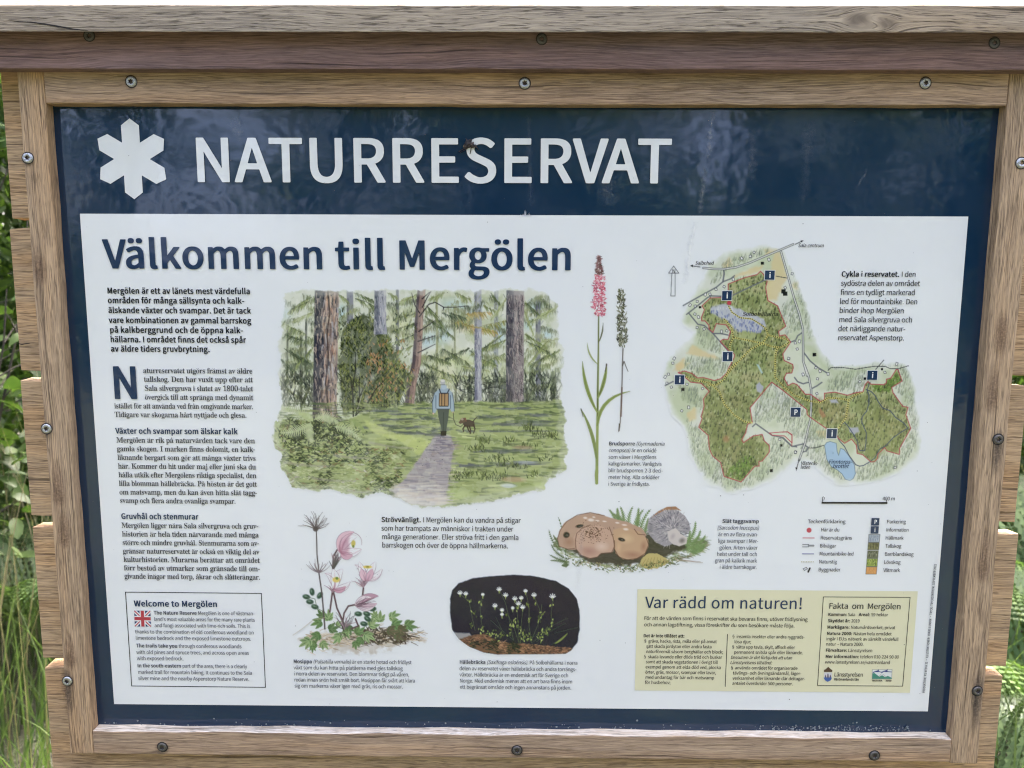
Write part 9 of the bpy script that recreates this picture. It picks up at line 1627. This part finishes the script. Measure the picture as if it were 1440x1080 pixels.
t = NT('insect_shell'); g = t.noise(t.new('ShaderNodeTexCoord').outputs['Object'], 300.0, 3.0)
t.link(t.ramp(g, [(0.4, (0.012, 0.010, 0.012)), (0.58, (0.05, 0.035, 0.03)), (0.72, (0.22, 0.15, 0.11))]), t.b.inputs['Base Color']); t.b.inputs['Roughness'].default_value = 0.55
me.materials.append(t.m)
tag(link('dead_insect', me), 'crumpled dark dead insect stuck on the S of the white title', 'insect')

glint = print_mat('painted_glint', (0.86, 0.86, 0.90))  # slivers painting a bright reflection where navy meets the white sheet
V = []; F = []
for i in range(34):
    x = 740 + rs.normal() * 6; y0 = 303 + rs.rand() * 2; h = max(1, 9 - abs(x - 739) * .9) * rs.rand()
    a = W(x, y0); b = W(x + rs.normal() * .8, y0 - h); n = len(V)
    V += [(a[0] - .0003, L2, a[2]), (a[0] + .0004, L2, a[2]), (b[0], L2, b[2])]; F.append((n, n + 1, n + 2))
link('painted_glint', mesh_np('painted_glint', V, F, glint), panel)

rs = np.random.RandomState(15)
streak_m = stain_mat('pale_streaks', (0.62, 0.63, 0.66), 0.30)
def streak(P, w, k, seed):
    """a pale, see-through streak down the sheet"""
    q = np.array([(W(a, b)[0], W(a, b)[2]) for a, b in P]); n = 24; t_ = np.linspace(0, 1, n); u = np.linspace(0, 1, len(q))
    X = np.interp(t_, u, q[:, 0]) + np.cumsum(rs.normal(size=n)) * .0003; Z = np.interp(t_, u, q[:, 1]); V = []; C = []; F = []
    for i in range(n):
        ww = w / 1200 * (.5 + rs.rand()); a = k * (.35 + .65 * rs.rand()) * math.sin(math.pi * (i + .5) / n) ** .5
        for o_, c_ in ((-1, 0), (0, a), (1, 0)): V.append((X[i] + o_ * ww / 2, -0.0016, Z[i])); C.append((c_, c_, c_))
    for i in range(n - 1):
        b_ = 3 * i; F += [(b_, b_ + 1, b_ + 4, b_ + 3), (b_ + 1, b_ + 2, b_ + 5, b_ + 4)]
    link('pale_streak', mesh_np('pale_streak', V, F, streak_m, np.array(C)), panel)
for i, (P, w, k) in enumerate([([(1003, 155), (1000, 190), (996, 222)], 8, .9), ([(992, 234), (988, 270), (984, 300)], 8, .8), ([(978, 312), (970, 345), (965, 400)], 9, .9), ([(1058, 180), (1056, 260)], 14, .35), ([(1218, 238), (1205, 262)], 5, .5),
                               ([(742, 160), (748, 290)], 10, .25), ([(330, 165), (338, 200)], 16, .4), ([(1140, 170), (1128, 285)], 18, .25), ([(860, 180), (850, 290)], 22, .25), ([(820, 735), (812, 830)], 12, .5)]): streak(P, w, k, i)
V = []; F = []
for i in range(130):
    x, y = 115 + rs.rand() * 1240, 160 + rs.rand() ** .8 * 840; p = W(x, y); r_ = (.25 + .5 * rs.rand() ** 3) / 1200; n = len(V)
    V += [(p[0] + r_ * math.cos(a) * (1 + .3 * rs.rand()), -0.00155, p[2] + r_ * math.sin(a)) for a in (0, 1.05, 2.1, 3.14, 4.2, 5.24)]; F += [(n, n + 1, n + 2, n + 3), (n, n + 3, n + 4, n + 5)]
tag(link('dust_specks', mesh_np('dust_specks', V, F, plain('grit', (0.12, 0.11, 0.10), 0.9).m), panel), kind='stuff')
V = []; F = []
for i in range(300):                      # grime gathered along the lower edge of the sheet
    x = 135 + rs.rand() * 1195; x = x if rs.rand() < .4 else 1080 + rs.rand() * 200; y = 1019 + (x - 130) * .0075 - abs(rs.normal()) * 4; p = W(x, y); r_ = (.3 + .9 * rs.rand() ** 2) / 1200; n = len(V)
    V += [(p[0] + r_ * math.cos(a) * (1 + .6 * rs.rand()), -0.0012, p[2] + r_ * 1.4 * math.sin(a)) for a in (0, 1.05, 2.1, 3.14, 4.2, 5.24)]; F += [(n, n + 1, n + 2, n + 3), (n, n + 3, n + 4, n + 5)]
tag(link('edge_grime', mesh_np('edge_grime', V, F, plain('pale_grime', (0.20, 0.24, 0.26), 0.9).m), panel), kind='stuff')

# ---------------------------------------------------------------- ground and plants
def ground():
    n = 90; r = 60.0
    g = np.linspace(-1, 1, n); g = np.sign(g) * np.abs(g) ** 2.2 * r
    X, Y = np.meshgrid(g, g); R_ = np.random.RandomState(3)
    Z = 0.04 * np.sin(X * 1.3) * np.cos(Y * 1.1) + 0.02 * np.sin(X * 3.1 + Y * 2.3)
    Z *= np.clip((np.hypot(X - .5, Y) - .2) / 2, 0, 1)
    idx = np.arange(n * n).reshape(n, n)
    F = np.stack([idx[:-1, :-1], idx[:-1, 1:], idx[1:, 1:], idx[1:, :-1]], -1).reshape(-1, 4)
    t = NT('forest_soil'); p = t.new('ShaderNodeTexCoord').outputs['Object']
    a = t.noise(p, 2.5, 6.0, 0.65); b = t.noise(p, 60.0, 4.0, 0.6)
    c = t.mix(t.ramp(a, [(0.4, 0.0), (0.6, 1.0)]), (0.026, 0.022, 0.014), (0.026, 0.042, 0.012))
    c = t.mix(t.ramp(b, [(0.4, 0.0), (0.7, 0.7)]), c, (0.055, 0.048, 0.028))
    t.link(c, t.b.inputs['Base Color']); t.b.inputs['Roughness'].default_value = 0.95
    t.link(t.bump(b, 0.8, 0.02), t.b.inputs['Normal'])
    return tag(link('ground', mesh_np('ground', np.c_[X.ravel(), Y.ravel(), Z.ravel()], F, t.m)), kind='structure')
ground()

def leafmat(name, a, b, transl=0.35, rough=0.45):
    t = NT(name)
    oi = t.new('ShaderNodeObjectInfo'); g = t.new('ShaderNodeNewGeometry')
    n = t.noise(g.outputs['Position'], 7.0, 3.0)
    f = t.math('ADD', t.math('MULTIPLY', n, 0.9), t.math('MULTIPLY', t.math('SUBTRACT', g.outputs['Random Per Island'], 0.5), 0.5))
    f = t.math('ADD', f, t.math('MULTIPLY', t.math('SUBTRACT', oi.outputs['Random'], 0.5), 0.3))
    c = t.ramp(f, [(0.25, a), (0.7, b)])
    t.link(c, t.b.inputs['Base Color']); t.b.inputs['Roughness'].default_value = rough
    t.b.inputs['Specular IOR Level'].default_value = 0.4
    tr = t.new('ShaderNodeBsdfTranslucent'); t.link(t.mix(1.0, c, (1.3, 1.5, 0.7), 'MULTIPLY'), tr.inputs[0])
    mx = t.new('ShaderNodeMixShader'); mx.inputs[0].default_value = transl
    t.link(t.b.outputs[0], mx.inputs[1]); t.link(tr.outputs[0], mx.inputs[2])
    t.link(mx.outputs[0], t.n['Material Output'].inputs[0])
    return t.m
M_leaf = leafmat('broad_leaf', (0.030, 0.062, 0.016), (0.105, 0.165, 0.040))
M_fern = leafmat('fern_green', (0.055, 0.105, 0.035), (0.170, 0.250, 0.095))
M_grass = leafmat('grass_green', (0.040, 0.070, 0.024), (0.115, 0.160, 0.060))
M_straw = leafmat('dry_straw', (0.17, 0.15, 0.085), (0.32, 0.28, 0.17), 0.2, 0.6)
M_wood = leafmat('woodland_green', (0.014, 0.026, 0.010), (0.042, 0.066, 0.022), 0.25)
M_bark = plain('bark', (0.05, 0.042, 0.034), 0.9).m

def leaf_mesh(name, L, Wd, mat, fold=0.25, droop=0.3):
    n = 7; V = []; F = []
    for i in range(n):
        t = i / (n - 1); w = Wd * math.sin(math.pi * min(1, t * 0.93 + 0.04)) ** 0.75 * 0.5 * (1 - 0.25 * t)
        y = L * t; z = -droop * L * t * t
        V += [(-w, y, z + w * fold), (0, y, z), (w, y, z + w * fold)]
    for i in range(n - 1):
        a = 3 * i; F += [(a, a + 1, a + 4, a + 3), (a + 1, a + 2, a + 5, a + 4)]
    me = mesh_np(name, V, F, mat)
    me.polygons.foreach_set('use_smooth', [True] * len(F))
    return me
def tube(P, r0, r1, k=5):
    V = []; F = []; P = np.asarray(P, float)
    for i, p in enumerate(P):
        d = P[min(i + 1, len(P) - 1)] - P[max(i - 1, 0)]; d /= np.linalg.norm(d) + 1e-9
        a = np.cross(d, (0.3, 0.9, 0.1)); a /= np.linalg.norm(a); b = np.cross(d, a); r = r0 + (r1 - r0) * i / (len(P) - 1)
        for j in range(k): V.append(p + r * (a * math.cos(6.283 * j / k) + b * math.sin(6.283 * j / k)))
    for i in range(len(P) - 1):
        for j in range(k): F.append((i * k + j, i * k + (j + 1) % k, (i + 1) * k + (j + 1) % k, (i + 1) * k + j))
    return V, F
LEAVES = [leaf_mesh('leaf', 0.060, 0.040, M_leaf), leaf_mesh('leaf', 0.048, 0.030, M_leaf, 0.1, 0.5), leaf_mesh('leaf', 0.072, 0.046, M_leaf, 0.3, 0.2)]
def shrub(x, y, h, n, seed, label, spread=0.35):
    r = np.random.RandomState(seed)
    root = tag(empty('leafy_shrub', (x, y, 0)), label, 'shrub', 'broad leaved shrubs left of the board')
    V = []; F = []; tips = []
    for s in range(9):
        a = r.rand() * 6.28; sp = spread * r.rand() ** .6; hh = h * (0.65 + 0.4 * r.rand())
        P = [np.array([x, y, 0]) + np.array([math.cos(a) * sp * t ** 1.4 + .02 * math.sin(t * 9 + s), math.sin(a) * sp * t ** 1.4, hh * t]) for t in np.linspace(0, 1, 9)]
        v, f = tube(P, 0.008, 0.002); F += [tuple(i + len(V) for i in q) for q in f]; V += list(v); tips.append(P)
        for k in range(5):
            j = 3 + k; a2 = r.rand() * 6.28; q = P[j]; e = q + np.array([math.cos(a2), math.sin(a2), .5]) * 0.16
            v, f = tube([q, (q + e) / 2 + (0, 0, .01), e], 0.003, 0.001, 4); F += [tuple(i + len(V) for i in z) for z in f]; V += list(v); tips.append([q, (q + e) / 2, e])
    link('stem', mesh_np('stem', np.array(V) - np.array([x, y, 0]), F, M_bark), root, (x, y, 0))
    for i in range(n):
        P = tips[r.randint(len(tips))]; t = 0.25 + 0.75 * r.rand(); p = np.array(P[int(t * (len(P) - 1))]) + r.normal(size=3) * 0.045
        p[2] = max(p[2], 0.08)
        o = link('leaf', LEAVES[r.randint(3)], root, tuple(p))
        o.rotation_euler = (r.normal() * .5 - .1, r.normal() * .5, r.rand() * 6.28); s = 0.75 + r.rand() * .6; o.scale = (s, s, s)
    # the deep leaves, too many to pick apart
    return root
def leaf_mass(name, centre, rad, n, size, mat, seed, parent=None, shape=1.0):
    r = np.random.RandomState(seed)
    d = r.normal(size=(n, 3)); d /= np.linalg.norm(d, axis=1)[:, None]; d *= (r.rand(n, 1) ** 0.45)
    lump = 0.72 + 0.35 * np.sin(d[:, :1] * 5 + seed) * np.cos(d[:, 1:2] * 4 + seed * 2) + 0.2 * np.sin(d[:, 2:] * 9)
    p = np.array(centre) + d * lump * np.array(rad)
    u = r.normal(size=(n, 3)); u /= np.linalg.norm(u, axis=1)[:, None]; w = np.cross(u, r.normal(size=(n, 3))); w /= np.linalg.norm(w, axis=1)[:, None]
    s = size * (0.6 + 0.8 * r.rand(n, 1))
    return np.stack([p - u * s, p + w * s * .45, p + u * s, p - w * s * .45], 1).reshape(-1, 3)
def quads(V): return np.arange(len(V)).reshape(-1, 4)

# left strip: shrubs
sx = [(-1.25, 1.45, 1.62, 190, 41, 'bushy broad leaved shrub nearest the left plank ends, leaves catching the sun', .34),
      (-1.95, 2.10, 1.95, 60, 42, 'taller broad leaved shrub further back left of the board', .5)]
for a in sx: shrub(*a[:5], a[5], a[6])
def frond_mesh(L, np_, mat, seed):
    r = np.random.RandomState(seed); V = []; F = []
    pts = [np.array([0, L * t * (1 - .18 * t * t), L * (0.62 * t - 0.62 * t * t)]) for t in np.linspace(0, 1, np_)]
    v, f = tube(pts, 0.003, 0.0008, 4); V += list(v); F += f
    for i in range(2, np_):
        t = i / (np_ - 1); l = 0.30 * L * math.sin(math.pi * min(1, (1 - t) * .80 + .10)) * (1 if t > .12 else .4)
        d = pts[i] - pts[i - 1]; d /= np.linalg.norm(d); sd = np.array([1.0, 0, 0]); up = np.cross(sd, d)
        for sg in (-1, 1):
            ax = sd * sg * .93 + d * .35; ax /= np.linalg.norm(ax)
            m = 8
            for k in range(1, m + 1):      # leaflets of the pinna
                q = pts[i] + ax * l * k / (m + 1) - np.array([0, 0, 1]) * (l * k / m) ** 2 * .8; q2 = 0.26 * l * (1 - k / (m + 2)) * .62
                for s2 in (-1, 1):
                    e = q + (d * s2 * .9 + ax * .35) * q2 * 1.15; n = len(V)
                    V += [q - ax * l * .05, e, q + ax * l * .055]; F.append((n, n + 1, n + 2, n + 2))
            n = len(V); e = pts[i] + ax * l - np.array([0, 0, 1]) * l * l * .8
            V += [pts[i] - d * .0015, e, pts[i] + d * .0015]; F.append((n, n + 1, n + 2, n + 2))
    me = bpy.data.meshes.new('frond'); me.from_pydata([tuple(a) for a in V], [], [tuple(dict.fromkeys(f)) for f in F]); me.materials.append(mat)
    return me
FR_ = [frond_mesh(0.72, 26, M_fern, 1), frond_mesh(0.60, 24, M_fern, 2)]
def fern(x, y, n, seed, label, s=1.0):
    r = np.random.RandomState(seed); root = tag(empty('fern', (x, y, 0)), label, 'fern', 'ferns right of the board')
    V, F = tube([(0, 0, 0), (0, 0, .06), (0, 0, .1)], .03, .02, 7); link('crown', mesh_np('crown', V, F, M_bark), root, (x, y, 0))
    for i in range(n):
        o = link('frond', FR_[i % 2], root, (x, y, 0.08)); a = 6.283 * i / n + r.normal() * .2
        o.rotation_euler = (0.35 + r.rand() * .5, r.normal() * .15, a); k = s * (0.8 + .4 * r.rand()); o.scale = (k, k, k)
fern(2.02, 1.22, 10, 61, 'sunlit fern close behind the lower right plank ends', 1.0)
fern(2.42, 1.75, 11, 62, 'large pale green fern arching over the others right of the board', 1.25)
fern(1.62, 0.80, 9, 63, 'small low fern beside the foot of the board', .75)
fern(2.55, 2.9, 11, 64, 'fern furthest back at the right edge', 1.4)
fern(-1.35, 1.9, 10, 65, 'fern among tall grass left of the board', 1.2)
fern(-1.75, 2.6, 10, 66, 'fern under the shrubs left of the board', 1.3)

def blades(name, n, xr, yr, h0, h1, wd, mat, seed, label, lean=.35, head=False):
    r = np.random.RandomState(seed)
    x = xr[0] + r.rand(n) * (xr[1] - xr[0]); y = yr[0] + r.rand(n) * (yr[1] - yr[0])
    h = h0 + r.rand(n) * (h1 - h0); a = r.rand(n) * 6.283; ln = lean * (0.3 + r.rand(n)) * h; w = wd * (0.6 + 0.8 * r.rand(n)); K = 7
    V = np.zeros((n, K, 2, 3)); f = r.rand(n) * 6.283
    for k in range(K):
        t = k / (K - 1); cx = x + np.cos(a) * ln * t * t; cy = y + np.sin(a) * ln * t * t; cz = h * (t - .18 * lean * t ** 3)
        ww = w * (1 - t) ** .7 + 0.0004
        for s_, sg in enumerate((-1, 1)):
            V[:, k, s_, 0] = cx + sg * ww * np.cos(f) / 2; V[:, k, s_, 1] = cy + sg * ww * np.sin(f) / 2; V[:, k, s_, 2] = cz
    idx = np.arange(n * K * 2).reshape(n, K, 2)
    F = np.stack([idx[:, :-1, 0], idx[:, :-1, 1], idx[:, 1:, 1], idx[:, 1:, 0]], -1).reshape(-1, 4)
    return tag(link(name, mesh_np(name, V.reshape(-1, 3), F, mat)), label, kind='stuff')
blades('grass', 9000, (-2.6, 3.4), (0.35, 3.6), .18, .62, .007, M_grass, 71, 'long green grass behind the board')
blades('grass', 5000, (-6, 7), (-7.5, -3.4), .06, .22, .005, M_grass, 72, 'short grass in front of the board')
blades('dry_grass_stalks', 130, (-1.7, -0.75), (0.75, 1.9), .85, 1.35, .0042, M_straw, 73, 'tall pale dry grass stalks left of the board', .22)
blades('dry_grass_stalks', 160, (-2.6, 3.4), (0.9, 3.2), .6, 1.0, .004, M_straw, 74, 'scattered dry grass stalks behind the board', .3)

# undergrowth and woodland all round, seen past the board and mirrored in the panel
r = np.random.RandomState(9)
V = []
for i in range(46):
    x = -5.5 + 12.5 * r.rand(); y = 2.4 + 3.0 * r.rand()
    V.append(leaf_mass('', (x, y, .3 + .25 * r.rand()), (.5, .5, .45), 420, .035, None, 100 + i))
for (x, y, z0, z1, n) in [(-1.8, 2.45, .5, 2.7, 14), (-2.3, 3.1, .5, 3.2, 14), (-2.9, 2.9, .5, 3.0, 10), (-1.5, 2.9, .4, 2.6, 8), (3.1, 2.6, .3, 1.9, 10), (3.3, 3.5, .3, 2.4, 12), (4.4, 3.6, .3, 2.6, 10), (2.7, 3.2, .3, 2.0, 8)]:
    for k in range(n): V.append(leaf_mass('', (x + .3 * r.normal(), y + .2 * r.normal(), z0 + (z1 - z0) * k / n), (.55, .45, .35), 330, .042, None, 700 + k + int(x * 10)))
V = np.concatenate(V); V[:, 2] = np.maximum(V[:, 2], .01)
tag(link('undergrowth', mesh_np('undergrowth', V, quads(V), M_leaf)), 'leafy undergrowth behind the board', kind='stuff')
V = []; TV = []; TF = []
for i in range(120):
    a = 6.283 * (i + r.rand()) / 120; R_ = 6.0 + 9 * r.rand()
    if math.sin(a) < 0.1: R_ += 3.5
    if math.sin(a) > 0 and abs(math.cos(a)) < .55: R_ += 4
    x, y = .5 + R_ * math.cos(a), R_ * math.sin(a); h = (5 + 6 * r.rand()) if math.sin(a) > 0.1 else R_ * (.36 + .18 * r.rand()) + 1.2
    dirx = (x - .5) / max(-y, .1)
    gap = y < 0 and -0.58 < dirx < -0.34
    if gap: continue
    v, f = tube([(x, y, -.1), (x + r.normal() * .1, y, h * .5), (x, y, h)], .05 + .08 * r.rand(), .03, 6)
    TF += [tuple(j + len(TV) for j in q) for q in f]; TV += list(v)
    for k in range(9):
        z = h * (.12 + .86 * k / 8); w = (1.35 - .9 * k / 8) * (1 + .3 * r.normal())
        V.append(leaf_mass('', (x + r.normal() * .3, y + r.normal() * .3, z), (w, w, .75), 230, .10, None, 300 + i * 9 + k))
for k in range(26):                       # a ragged opening between two trees
    u, q = r.rand(), r.rand()
    V.append(leaf_mass('', (-5.4 + 3.4 * u, -8.0 - r.rand() * 1.5, 2.1 + 2.2 * q), (.42, .3, .16), 80, .075, None, 1900 + k))
for k in range(90):
    V.append(leaf_mass('', (-1.6 + 9.5 * r.rand(), -7.2 - r.rand() * 2.5, .4 + 4.6 * r.rand()), (1.0, .6, .5), 300, .08, None, 3100 + k))
for k in range(26):
    V.append(leaf_mass('', (-6.2 + 5.0 * r.rand(), -9.5 - r.rand() * 1.5, .3 + 1.5 * r.rand()), (.9, .6, .45), 200, .09, None, 2000 + k))
# tall crowns added to shade the ground close behind the board
for (x, y, h) in [(-3.2, 4.4, 9.5), (-1.2, 5.2, 11.5), (1.0, 4.9, 11.0), (3.0, 5.0, 11.5), (4.8, 4.2, 9.0), (-4.8, 3.4, 8.0), (2.0, 6.2, 12), (-.2, 6.6, 12)]:
    v, f = tube([(x, y, -.1), (x + .1, y, h * .5), (x, y, h)], .13, .04, 8)
    TF += [tuple(j + len(TV) for j in q) for q in f]; TV += list(v)
    for k in range(16):
        a = r.rand() * 6.28; V.append(leaf_mass('', (x + math.cos(a) * 1.1 * r.rand(), y + math.sin(a) * 1.1 * r.rand(), h * (.5 + .5 * r.rand())), (1.0, 1.0, .5), 150, .080, None, 2500 + k + int(x * 40)))
V = np.concatenate(V); V[:, 2] = np.maximum(V[:, 2], 0)
me1 = mesh_np('woodland', V, quads(V), M_wood)
wood_o = tag(link('woodland', me1), 'green woodland closing off the view all round the board', kind='stuff')
link('trunks', mesh_np('trunks', TV, TF, M_bark), wood_o)
bpy.context.view_layer.update()
